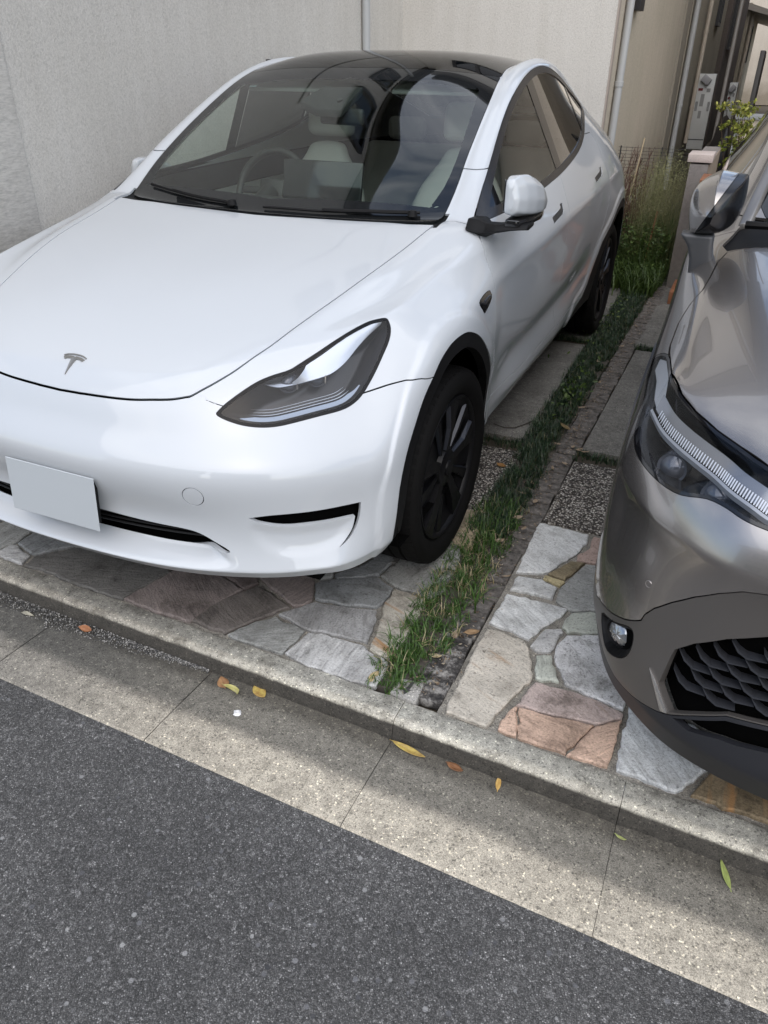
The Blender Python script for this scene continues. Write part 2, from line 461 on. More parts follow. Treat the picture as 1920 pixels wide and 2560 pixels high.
def car_cage():
    V = []; idx = {}
    def vid(p):
        k = tuple(round(c, 5) for c in p)
        if k not in idx: idx[k] = len(V); V.append(k)
        return idx[k]
    # wrap rows 0..5 with 31 columns
    R = []
    for r in range(5):
        row = [(FX[c] if r != 1 else FX[c] * 1.0, CF[r][0][c], CF[r][1]) for c in range(7)]
        row += [(SX[r][t], SY[t], SZ[r][t]) for t in range(17)]
        dy, z = RB[r]
        for k in range(6, -1, -1):
            x, y, _ = CT[16][k]
            row.append((x, y + dy, z))
        R.append(row)
    top = [CT[0][k] for k in range(7)] + [CT[t][7] for t in range(17)] + [CT[16][k] for k in range(6, -1, -1)]
    R.append(top)
    F = []; cr = []
    for sgn in (1, -1):
        g = lambda p: vid((p[0] * sgn, p[1], p[2]))
        def quad(a, b, c, d):
            q = [g(a), g(b), g(c), g(d)]
            F.append(q if sgn > 0 else q[::-1])
        for r in range(5):
            for c in range(30):
                quad(R[r][c], R[r][c + 1], R[r + 1][c + 1], R[r + 1][c])
        for t in range(16):
            for k in range(7):
                quad(CT[t][k], CT[t][k + 1], CT[t + 1][k + 1], CT[t + 1][k])
        def crs(line, w):
            for a, b in zip(line[:-1], line[1:]): cr.append((g(a), g(b), w))
        crs(R[1][:9], .55); crs(R[4][8:20], .35); crs(R[5][7:12], .25); crs(R[5][12:20], .5)
        crs([CT[t][5] for t in range(7, 15)], .5); crs([CT[t][3] for t in range(6, 14)], .5)
        crs(CT[6], .3); crs(R[1][12:19], .4)
    return V, F, cr

def car_master(levels=4):
    V, F, cr = car_cage()
    T = np.array(V); Vc = T.copy()
    for it in range(4):            # move the cage until its surface passes through the listed points
        q = catmull([tuple(v) for v in Vc], F, 2, cr)
        Vc += .85 * (T - q.V[:len(T)])
    m = catmull([tuple(v) for v in Vc], F, levels, cr)
    keep = (m.V[m.F][:, :, 0] > -1e-5).all(1)
    m = compact(M3(m.V, m.N, m.F[keep]))
    c = np.abs(m.V[:, 0]) < 1e-5
    m.V[c, 0] = 0; m.N[c, 0] = 0; m.N[c] /= np.linalg.norm(m.N[c], axis=1)[:, None]
    return m

# points measured on the white car body (metres)
TR = {'arch':[None,[0.89,-0.453,0.342],[0.898,-0.436,0.477],[0.902,-0.396,0.578],[0.906,-0.342,0.653],[0.911,-0.289,0.718],[0.918,-0.246,0.759],[0.923,-0.199,0.8],[0.93,-0.128,0.828],[0.939,-0.04,0.835],[0.945,0.03,0.82],[0.949,0.122,0.774],[0.941,0.247,0.679],[0.912,0.404,0.542],[0.894,0.474,0.418],[0.889,0.476,0.34]],'hl':[[0.475,-0.689,0.739],[0.49,-0.664,0.759],[0.519,-0.623,0.785],[0.547,-0.584,0.805],[0.575,-0.551,0.816],[0.607,-0.518,0.825],[0.627,-0.488,0.838],[0.657,-0.442,0.86],[0.685,-0.392,0.882],[0.713,-0.338,0.901],[0.738,-0.293,0.914],[0.757,-0.271,0.918],[0.776,-0.256,0.92],[0.787,-0.256,0.913],[0.8,-0.269,0.893],[0.805,-0.293,0.867],[0.802,-0.329,0.834],[0.796,-0.37,0.795],[0.785,-0.42,0.753],[0.771,-0.455,0.732],[0.75,-0.491,0.722],[0.706,-0.544,0.716],[0.661,-0.592,0.709],[0.626,-0.626,0.705],[0.589,-0.653,0.706],[0.548,-0.673,0.712],[0.512,-0.684,0.722],[0.488,-0.689,0.731]],'clear':[[-0.643,0.473,1.096],[-0.319,0.419,1.095],[0.042,0.41,1.099],[0.366,0.432,1.1],[0.602,0.469,1.099],[0.626,0.477,1.101],[0.637,0.495,1.111],[0.64,0.519,1.125],[0.638,0.568,1.157],[0.634,0.701,1.236],[0.609,0.879,1.331],[0.566,1.132,1.453],[0.552,1.131,1.454],[0.265,1.114,1.48],[0.056,1.1,1.48],[-0.085,1.101,1.48],[-0.553,1.152,1.463],[-0.58,1.145,1.456],[-0.606,1.042,1.408],[-0.631,0.891,1.335],[-0.645,0.742,1.258],[-0.647,0.59,1.169],[-0.654,0.491,1.105]],'win':[[0.797,0.457,1.074],[0.768,0.624,1.169],[0.748,0.77,1.25],[0.72,0.965,1.353],[0.703,1.14,1.431],[0.692,1.334,1.493],[0.686,1.506,1.526],[0.686,1.681,1.534],[0.691,1.901,1.509],[0.699,2.112,1.458],[0.709,2.302,1.402],[0.736,2.417,1.342],[0.79,2.241,1.287],[0.83,2.069,1.226],[0.855,1.853,1.179],[0.872,1.519,1.137],[0.873,1.227,1.11],[0.871,1.067,1.099]],'hood_side':[[0.683,0.363,1.066],[0.671,0.238,1.042],[0.66,0.118,1.02],[0.646,-0.006,0.998],[0.628,-0.113,0.975],[0.607,-0.216,0.951],[0.584,-0.309,0.927],[0.561,-0.399,0.902],[0.538,-0.482,0.876],[0.511,-0.542,0.853],[0.483,-0.595,0.828],[0.45,-0.639,0.806],[0.415,-0.677,0.783]],'hood_front':[[0.415,-0.677,0.783],[0.404,-0.687,0.778],[0.389,-0.696,0.774],[0.369,-0.706,0.77],[0.347,-0.715,0.767],[0.31,-0.726,0.763],[0.255,-0.739,0.759],[0.2,-0.747,0.756],[0.142,-0.752,0.754],[0.088,-0.755,0.753],[0.066,-0.756,0.753]],'hood_rear':[[0.681,0.36,1.065],[0.592,0.347,1.064],[0.505,0.347,1.063],[0.382,0.334,1.061],[0.258,0.325,1.06],[0.099,0.311,1.058]],'seamF':[[0.819,0.392,1.046],[0.831,0.37,1.036],[0.852,0.356,1.02],[0.871,0.367,1.002],[0.887,0.355,0.976],[0.91,0.326,0.936],[0.925,0.312,0.901],[0.935,0.314,0.84],[0.934,0.353,0.689]],'vent':[[0.934,0.14,0.882],[0.93,0.196,0.893],[0.928,0.253,0.894],[0.929,0.274,0.888],[0.933,0.272,0.871],[0.937,0.244,0.85],[0.941,0.189,0.837],[0.94,0.162,0.855]],'lamp_l1':[[0.563,-0.576,0.802],[0.594,-0.561,0.794],[0.619,-0.541,0.795],[0.654,-0.508,0.8],[0.689,-0.472,0.808],[0.71,-0.444,0.817],[0.728,-0.406,0.837],[0.742,-0.362,0.866],[0.757,-0.318,0.891],[0.778,-0.26,0.917]]}
TR2 = {'hl':[[1.506,-0.028,0.843],[1.545,-0.168,0.898],[1.57,-0.34,0.907],[1.605,-0.448,0.9],[1.643,-0.518,0.892],[1.693,-0.588,0.885],[1.74,-0.641,0.881],[1.796,-0.699,0.874],[1.825,-0.725,0.868],[1.847,-0.812,0.783],[1.818,-0.798,0.788],[1.772,-0.777,0.79],[1.74,-0.754,0.795],[1.702,-0.727,0.793],[1.653,-0.696,0.774],[1.609,-0.649,0.767],[1.567,-0.585,0.767],[1.537,-0.528,0.773],[1.524,-0.484,0.784],[1.52,-0.448,0.8],[1.519,-0.363,0.825],[1.505,-0.144,0.822],[1.501,-0.029,0.829],[1.506,-0.028,0.843]],'bon':[[1.587,0.13,0.999],[1.564,0.078,0.969],[1.547,0.007,0.933],[1.543,-0.111,0.905],[1.547,-0.168,0.9],[1.57,-0.34,0.907],[1.605,-0.448,0.9],[1.643,-0.518,0.892],[1.693,-0.588,0.885],[1.74,-0.641,0.881],[1.796,-0.699,0.874]],'fog':[None,[1.539,-0.6,0.324],[1.569,-0.667,0.387],[1.606,-0.73,0.429],[1.621,-0.75,0.425],[1.624,-0.758,0.389],[1.614,-0.749,0.355],[1.591,-0.715,0.322],[1.56,-0.65,0.296]],'strip':[[1.537,-0.421,0.845],[1.573,-0.516,0.839],[1.612,-0.579,0.835],[1.654,-0.635,0.833],[1.698,-0.685,0.829],[1.733,-0.723,0.821],[1.775,-0.758,0.814],[1.817,-0.785,0.805]]}
# ---------------------------------------------------------------- white car
YZ = lambda V: V[:, [1, 2]]
XY = lambda V: V[:, [0, 1]]
XZ = lambda V: V[:, [0, 2]]
def P2(name, ax): return np.array([[q[a] for a in ax] for q in TR[name] if q])
def build_white_car():
    m = car_master(4)
    car = thing('white_car', 'white electric hatchback with black glass roof and blank plate, parked nose to the kerb', 'car')
    # ---- outlines on the body
    archF = np.vstack([[(-.452, .0), (-.452, .25)], P2('arch', (1, 2))[:12], [(.355, .571), (.405, .464), (.425, .386), (.43, .25), (.43, .0)]])
    archF = smooth_poly(archF, True, 3)
    th = np.radians(np.linspace(-20, 125, 24))
    archR = [(2.89 + .475 * math.cos(a), .36 + .478 * math.sin(a)) for a in th]
    archR = np.array([(3.34, 0)] + archR + [(2.42, .665), (2.345, .56), (2.29, .46), (2.20, .40), (1.98, .385), (1.90, .33), (1.90, 0)])
    fAF = lambda V: sdf(YZ(V), archF); fAR = lambda V: sdf(YZ(V), archR)
    # ---- sculpting: arch lips, bumper tray, corner pocket, door scallop
    dF, dR = fAF(m.V), fAR(m.V)
    side = ss(.80, .88, m.V[:, 0])
    lip = .007 * (ss(.062, .05, dF) + ss(.062, .05, dR)) * side
    tray = smooth_poly([(-.6, .40), (0, .40), (.30, .398), (.42, .395), (.50, .378), (.555, .345), (.562, .322), (.50, .316), (.25, .313), (0, .311), (-.6, .311)], True, 3)
    ft = sdf(XZ(m.V), tray); front = m.V[:, 1] < -.3
    inw = np.zeros(len(m.V))
    yadd = front * .050 * ss(.004, -.040, ft) * ss(.575, .44, m.V[:, 0])
    pock = smooth_poly([(.60, .455), (.70, .44), (.80, .437), (.823, .43), (.818, .40), (.80, .362), (.74, .345), (.66, .355), (.60, .40)], True, 3)
    fp = sdf(XZ(m.V), pock)
    inw += front * .006 * ss(.006, -.034, fp)
    # hollow under the nose, between plate and lamps
    band = np.exp(-((m.V[:, 2] - .455) / .05) ** 2) * ss(.62, .3, m.V[:, 0]) * front * (m.V[:, 1] < -.6)
    inw += .006 * band
    sc = np.exp(-((m.V[:, 2] - (.50 + .04 * (m.V[:, 1] - .4))) / .07) ** 2) * ss(.42, .75, m.V[:, 1]) * ss(2.3, 1.8, m.V[:, 1]) * side
    inw += .016 * sc
    cz = np.interp(m.V[:, 1], [.2, .33, .97, 1.39, 2.1, 2.7, 3.4], [.885, .894, .917, .946, .985, 1.0, 1.0]); d_ = cz - m.V[:, 2]
    inw += np.where(d_ > 0, .30 * d_ * np.exp(-np.clip(d_, 0, 1) / .075), 0) * ss(.28, .50, m.V[:, 1]) * ss(3.2, 2.6, m.V[:, 1]) * side
    cz = np.interp(m.V[:, 1], [-.3, -.19, -.08, .06, .18, .36, .57, .8, 1.2], [.925, .938, .953, .974, .984, 1.002, 1.013, 1.015, 1.03]); d_ = cz - m.V[:, 2]
    inw += np.where(d_ > 0, .26 * d_ * np.exp(-np.clip(d_, 0, 1) / .045), 0) * ss(-.22, -.05, m.V[:, 1]) * ss(1.1, .5, m.V[:, 1]) * ss(.76, .80, m.V[:, 0])
    m.V = m.V - m.N * (inw - lip)[:, None]; m.V[:, 1] += yadd
    weld_normals(m)
    c0 = np.abs(m.V[:, 0]) < 1e-4; m.V[c0, 0] = 0; m.N[c0, 0] = 0; m.N[c0] /= np.linalg.norm(m.N[c0], axis=1)[:, None]
    full = m.copy()
    # ---- wheel openings with their dark cladding
    rest = m
    cladF, rest = take(rest, fAF, .0004)
    cladR, rest = take(rest, fAR, .0004)
    _, cladF = split(cladF, fAF(cladF.V) + .046)
    cR = lambda V: np.hypot(V[:, 1] - 2.89, V[:, 2] - .355) - .432
    _, cladR = split(cladR, cR(cladR.V))
    # ---- front openings
    gr = smooth_poly([(-.6, .432), (0, .430), (.30, .424), (.40, .422), (.45, .414), (.495, .392), (.538, .364), (.47, .357), (.36, .353), (.20, .352), (0, .352), (-.6, .352)], True, 4)
    fG = lambda V: np.where(V[:, 1] < -.3, sdf(XZ(V), gr), 1.)
    _, rest = take(rest, fG, 0, 1)
    sl_ = smooth_poly([(.590, .475), (.590, .475), (.65, .482), (.73, .481), (.79, .478), (.832, .476), (.832, .476), (.831, .440), (.826, .405), (.815, .374), (.797, .355), (.797, .355), (.808, .375), (.817, .400), (.821, .436), (.821, .436), (.783, .437), (.728, .441), (.67, .443), (.62, .456)], True, 4)
    fS = lambda V: np.where((V[:, 1] < -.3) & (V[:, 0] > 0), sdf(XZ(V), sl_), 1.)
    _, rest = take(rest, fS, 0, 2, .01)
    fT = lambda V: np.where((V[:, 1] < -.3), np.hypot((V[:, 0] - .4565), V[:, 2] - .5385) - .0285, 1.)
    tow, rest = take(rest, fT, .0011, 2, .01)
    # ---- lamp
    hl3 = np.array([q[:3] for q in TR['hl']]); hc = np.array([.66, -.47, .80])
    hn = np.array([.50, -.62, .60]); hn /= np.linalg.norm(hn); hu = np.cross([0, 0, 1], hn); hu /= np.linalg.norm(hu); hv = np.cross(hn, hu)
    hp = lambda V: np.c_[(V - hc) @ hu, (V - hc) @ hv]
    hpoly = smooth_poly(np.vstack([hp(hl3)[:1], hp(hl3)]), True, 4)
    near = lambda V: (V[:, 1] < .1) & (V[:, 0] > .3) & (V[:, 2] > .6)
    fH = lambda V: np.where(near(V), sdf(hp(V), hpoly), 1.)
    lamp, rest = take(rest, fH, .0006, 1, .012)
    # ---- windscreen, roof glass
    edge = [(.683, .452), (.684, .505), (.683, .564), (.679, .624), (.671, .692), (.664, .761), (.658, .83), (.649, .918), (.641, 1.002), (.632, 1.089), (.617, 1.216), (.601, 1.367)]
    seam = [(.593, 1.265), (.50, 1.244), (.415, 1.228), (.30, 1.212), (.218, 1.204), (.079, 1.203), (0, 1.203), (-.3, 1.203)]
    sx = [e for e in edge if e[1] < 1.23] + [(.612, 1.262)]
    wpoly = np.array([(-.3, .334), (0, .334), (.25, .345), (.5, .372), (.62, .398), (.668, .425)] + sx + seam)
    top = lambda V: (V[:, 2] > 1.0) & (V[:, 1] > .2)
    fW = lambda V: np.where(top(V), sdf(XY(V), wpoly), 1.)
    wind, rest = take(rest, fW, .0012)
    rpoly = np.array([(.613, 1.262)] + [(.601, 1.367), (.601, 1.56), (.600, 1.75), (.594, 1.95), (.585, 2.15), (.574, 2.35), (.56, 2.55), (.53, 3.0), (.50, 3.34), (.4, 3.40), (0, 3.42), (-.3, 3.42)] + [(-.3, 1.203)] + seam[::-1][1:])
    fR = lambda V: np.where(top(V), sdf(XY(V), rpoly), 1.)
    roof, rest = take(rest, fR, .0012)
    clear = np.array([(q[0], q[1]) for q in TR['clear'] if q and q[0] > -.1])
    cl = smooth_poly(np.vstack([[(-.2, .41)], [(0, .41)], clear[3:5], [(.62, .474)], clear[6:11], [(.563, 1.128)], [(.563, 1.128)], [(.40, 1.118)], [(.265, 1.112)], [(.056, 1.10)], [(-.2, 1.10)]]), True, 2)
    fC = lambda V: sdf(XY(V), cl)
    clearg, frit = take(wind, fC, 0)
    # ---- side windows
    wp = [[q[1], q[2]] for q in TR['win']]; wp = wp + [(.85, 1.090), (.62, 1.080), (.50, 1.074)]
    winp = smooth_poly(np.vstack([[wp[0]], wp]), True, 3)
    fWi = lambda V: np.where((V[:, 0] > .55) & (V[:, 2] > 1.0), sdf(YZ(V), winp), 1.)
    sidew, rest = take(rest, fWi, .0008, 1, .012)
    trim, sidew = sidew, sidew
    ins, trim = split(sidew, fWi(sidew.V) + .026)
    sidew = ins
    patchl = lambda V: V[:, 1] - (.645 + .50 * (V[:, 2] - 1.1))          # mirror triangle in front of the door glass
    tri_, sidew = split(sidew, patchl(sidew.V))
    bp1 = lambda V: V[:, 1] - (1.385 - .10 * (V[:, 2] - 1.1)); gF, sidew = split(sidew, bp1(sidew.V))
    bp2 = lambda V: V[:, 1] - (1.475 - .10 * (V[:, 2] - 1.1)); bpil, gR = split(sidew, bp2(sidew.V))
    bp3 = lambda V: V[:, 1] - (2.10 - .25 * (V[:, 2] - 1.2)); gR, q_ = split(gR, bp3(gR.V))
    bp4 = lambda V: V[:, 1] - (2.13 - .25 * (V[:, 2] - 1.2)); cpil, gQ = split(q_, bp4(q_.V))
    # ---- bonnet and scuttle
    hs = [(q[0], q[1]) for q in TR['hood_side']]; hf = [(q[0], q[1]) for q in TR['hood_front']]; hr = [(q[0], q[1]) for q in TR['hood_rear']]
    hs = [tuple(q) for q in smooth_poly(hs, False, 5)]; hf = [tuple(q) for q in smooth_poly([hs[-4]] + hf[1:] + [(0, -.7575)], False, 4)]
    hpol = np.array([(-.3, .305), (0, .305)] + hr[::-1][:-1] + hs[:-3] + hf[1:] + [(-.3, -.7575)])
    fHo = lambda V: np.where((V[:, 2] > .70), sdf(XY(V), hpol), 1.)
    hood, rest = take(rest, fHo, .0022, 1, .014)
    scp = np.array([(-.3, .25), (.6, .30), (.70, .34), (.70, .47), (.655, .46), (.5, .40), (0, .36), (-.3, .36)])
    fSc = lambda V: np.where(V[:, 2] > 1.0, sdf(XY(V), scp), 1.)
    scut, rest = take(rest, fSc, 0)
    # ---- bumper / wing seam
    zl = np.array([(-1.2, 1.05), (-.72, .845), (-.69, .79), (-.668, .755), (-.62, .74), (-.50, .745), (-.42, .753), (-.355, .768), (-.30, .771), (-.22, .760), (.1, .76)])
    zl = smooth_poly(zl, False, 5)
    fB = lambda V: np.where(V[:, 1] < .05, V[:, 2] - np.interp(V[:, 1], zl[:, 0], zl[:, 1]), 1.)
    bumper, rest = take(rest, fB, .0017, 2, .02)
    # ---- doors and wing
    sF = [(q[1], q[2]) for q in TR['seamF']]
    sF = [(.44, 1.20), (.44, 1.085), (.425, 1.066), (.402, 1.046)] + [(.378, 1.030), (.362, 1.012), (.352, .99), (.338, .95), (.326, .90), (.322, .84), (.330, .75), (.352, .60), (.40, .45), (.45, .33), (.46, .1)]
    wing = np.array([(-.9, .1), (-.9, 1.2)] + sF)
    fF = lambda V: np.where(V[:, 1] < 1.5, sdf(YZ(V), wing), 1.)
    fender, rest = take(rest, fF, .0016, 1, .012)
    sB = [(1.402, 1.135), (1.399, 1.062), (1.396, .99), (1.394, .95), (1.392, .90), (1.397, .80), (1.405, .70), (1.425, .58), (1.46, .48), (1.485, .425)]
    d1 = np.array([(.42, 1.2), (1.395, 1.25)] + sB + [(.0, .425), (.0, 1.2)])
    fD1 = lambda V: np.where(V[:, 0] > .6, sdf(YZ(V), d1), 1.)
    door1, rest = take(rest, fD1, .0016, 1, .012)
    sR = [(2.314, 1.16), (2.321, 1.082), (2.352, 1.02), (2.396, .959), (2.427, .912), (2.415, .86), (2.37, .78), (2.31, .68), (2.25, .58), (2.19, .49), (2.10, .425)]
    d2 = np.array([(1.3, 1.25), (2.25, 1.235), (2.30, 1.20)] + sR + [(1.3, .425)])
    fD2 = lambda V: np.where(V[:, 0] > .6, sdf(YZ(V), d2), 1.)
    door2, rest = take(rest, fD2, .0016, 1, .012)
    fK = lambda V: np.where((V[:, 1] < 2.3) & (V[:, 0] > .6), V[:, 2] - .435, 1.)
    sill, rest = take(rest, fK, .0006)
    fuel = None
    # ---- pockets of the door handles and the wing vent
    vp = smooth_poly([(q[1], q[2]) for q in TR['vent']], True, 3)
    fV = lambda V: sdf(YZ(V), vp)
    vent, fender = take(fender, fV, .0008, 2, .01)
    def handle_poly(y0, z0):     # flush handle: long bar, short upturned end
        return [(y0 - .004, z0 + .006), (y0 + .006, z0 - .017), (y0 + .165, z0 + .000), (y0 + .182, z0 + .010), (y0 + .188, z0 + .038), (y0 + .150, z0 + .038), (y0 + .146, z0 + .026), (y0 + .135, z0 + .021)]
    h1 = np.array(handle_poly(1.125, .986)); h2 = np.array(handle_poly(2.030, 1.040))
    ha1, door1 = take(door1, lambda V: sdf(YZ(V), h1), .0008, 2, .01)
    ha2, door2 = take(door2, lambda V: sdf(YZ(V), h2), .0008, 2, .01)

    PT = lambda name, mm, mt, parent=car, sk=.008: to_obj(name, skirt(mm, sk) if sk else mm, mt, parent)
    o_hood = PT('bonnet', both(hood), WHITE); o_hood['label'] = 'smooth white bonnet with a small emblem near its front edge'
    o_bump = PT('front_bumper', both(bumper), WHITE, sk=.012)
    PT('body_side', both(rest), WHITE)
    PT('scuttle_panel', offset(both(scut), -.010), BLACKPL, sk=0)
    o_wind = PT('windscreen', both(clearg), WIND, sk=0)
    PT('black_border', both(frit), FRIT, o_wind, sk=.005)
    PT('glass_roof', both(roof), ROOFGL, sk=.006)
    for sgn, fn in ((1, lambda q: q), (-1, mirror)):
        w_ = PT('wing', fn(fender), WHITE); v_ = offset(vent, 0)
        # vent: wedge bulging outwards
        f_ = -fV(v_.V); v_.V = v_.V + v_.N * (np.clip(f_, 0, .02) * .55)[:, None]; weld_normals(v_)
        PT('wing_vent', fn(v_), GLOSSBK, w_, sk=.01)
        for nm, dd, hh in (('front_door', door1, ha1), ('rear_door', door2, ha2)):
            o = PT(nm, fn(dd), WHITE); PT('door_handle', fn(offset(hh, -.002)), mat('door_handle_black', (.03, .032, .035), .35), o, sk=.01)
        PT('side_sill', fn(sill), WHITE)
        c_ = PT('wheel_arch_trim', fn(offset(cladF, -.003)), BLACKPL, sk=.03); PT('wheel_arch_trim', fn(offset(cladR, -.003)), BLACKPL, sk=.03)
        wn = PT('window_trim', fn(trim), mat('satin_black_trim', (.022, .022, .024), .25), sk=.004)
        PT('mirror_corner_panel', fn(offset(tri_, -.003)), GLOSSBK, wn, sk=0)
        PT('door_pillar_trim', fn(offset(bpil, -.002)), GLOSSBK, wn, sk=0); PT('door_pillar_trim', fn(offset(cpil, -.002)), GLOSSBK, wn, sk=0)
        PT('side_window', fn(offset(gF, -.004)), SIDEGL, sk=0); PT('side_window', fn(offset(gR, -.004)), PRIVGL, sk=0); PT('side_window', fn(offset(gQ, -.004)), PRIVGL, sk=0)
        build_lamp(fn, lamp, hp, hpoly, hn, hu, hv, hc, car, sgn)
        PT('tow_eye_cover', fn(tow), WHITE, o_bump, sk=.01) if sgn > 0 else PT('tow_eye_cover', fn(tow), WHITE, o_bump, sk=.01)
        # fog slot lining
        q_, _ = split(full, fS(full.V) - .012); PT('corner_slot', fn(offset(q_, -.030)), DARK, o_bump, sk=0)
    # ---- near-black liners added behind the panels to keep the gaps dark
    li = full.copy()
    for f_ in (fAF, fAR, fG, fS): _, li = split(li, f_(li.V))
    _, li = split(li, fH(li.V) - .0)
    _, li = split(li, fW(li.V)); _, li = split(li, fWi(li.V) + .02)
    up = lambda V: np.where((V[:, 1] > .42), 1.115 - V[:, 2], 1.)     # inside: <0 above the belt
    hi, lo = split(li, up(li.V))
    PT('dark_gap_liner', both(offset(lo, -.014)), DARK, sk=0)
    _, hi = split(hi, fR(hi.V) + .03); hl_ = offset(hi, -.035); PT('headlining', both(hl_), GREYCL, sk=0)
    # grille: recess and slats
    gg, _ = split(full, fG(full.V) - .03); gg = both(offset(gg, -.055)); g0 = PT('lower_grille', gg, DARK, sk=0)
    for zz in (.388, .402, .416):
        pts = [(x, -.842 + .30 * (abs(x) ** 2.3) + .035, zz) for x in np.linspace(-.47, .47, 25)]
        solid('grille_slat', tube(pts, .0035, 6), BLACKPL, g0)
    # sensor dot
    solid('parking_sensor', lathe([(0, .002), (.004, .0015), (.0045, 0)], 12, 'y'), mat('sensor_grey', (.2, .2, .2), .4), o_bump).location = (.267, -.833, .553)
    # ---- underside and wheel housings
    solid('underbody', box(0, 1.45, .27, 1.5, 4.2, .04), DARK, car)
    for sgn in (1, -1):
        for y0 in (0, 2.89):
            v, f = lathe([(.432, .52), (.432, .90)], 40, 'x')
            v2, f2 = lathe([(.01, .52), (.432, .52)], 40, 'x')
            v, f = merge((v, f), (v2, f2)); v = [(p_[0] * sgn, p_[1] + y0, max(p_[2] + .355, .26)) for p_ in v]
            solid('wheel_housing', (v, f), DARK, car)
    # ---- number plate
    pl = solid('number_plate', box(0, 0, 0, .330, .0035, .165), PLATE, car, bevel=.0015, seg=1)
    pl.location = (0, -.866, .472); pl.rotation_euler = (math.radians(-5.5), 0, math.radians(0))
    solid('plate_holder', box(0, .014, 0, .30, .022, .13), BLACKPL, pl)
    build_emblem(o_hood, full)
    build_mirrors(car); build_wheels(car); build_cabin(car, full, fW, fWi); build_wipers(car, full)
    return car, full

def bvh_of(m):
    return BVHTree.FromPolygons([Vector(v) for v in m.V], m.F.tolist())

def build_emblem(parent, full):
    b = bvh_of(full)
    # flat mark: curved bar over a tapering stem with two shoulders (x, s); s runs down the bonnet
    L = [(0, .0065), (.012, .0065), (.026, .0085), (.039, .0135), (.0335, .0215), (.026, .0180), (.0165, .0165), (.0165, .0165)]
    top = [(0, 0), (.014, .0005), (.028, .003), (.041, .0085), (.0395, .0115), (.027, .0062), (.013, .004), (0, .0038)]
    stem = [(0, .0125), (.004, .0085), (.0125, .0085), (.014, .0175), (.0085, .0185), (0, .068)]
    wingp = [(.0125, .0085), (.026, .0105), (.0375, .0150), (.0315, .0225), (.025, .0190), (.014, .0175)]
    parts = []
    for poly in (top, stem, wingp):
        for s_ in (1, -1):
            pp = [(x * s_, y) for x, y in poly]
            V = []; n = len(pp)
            for h in (-.001, .0035):
                for x, y in pp:
                    Y = -.668 - y * .86 - .0
                    h_ = b.ray_cast(Vector((abs(x), Y, 1.5)), Vector((0, 0, -1)))
                    p_ = h_[0]; nn = h_[1]
                    V.append((x, p_.y + nn.y * h, p_.z + nn.z * h))
            F = [tuple(range(n)), tuple(range(n, 2 * n))[::-1]] + [(i, n + i, n + (i + 1) % n, (i + 1) % n) for i in range(n)]
            parts.append((V, F))
    solid('emblem', merge(*parts), mat('brushed_badge', (.30, .29, .27), .3, .8), parent, smooth=None)

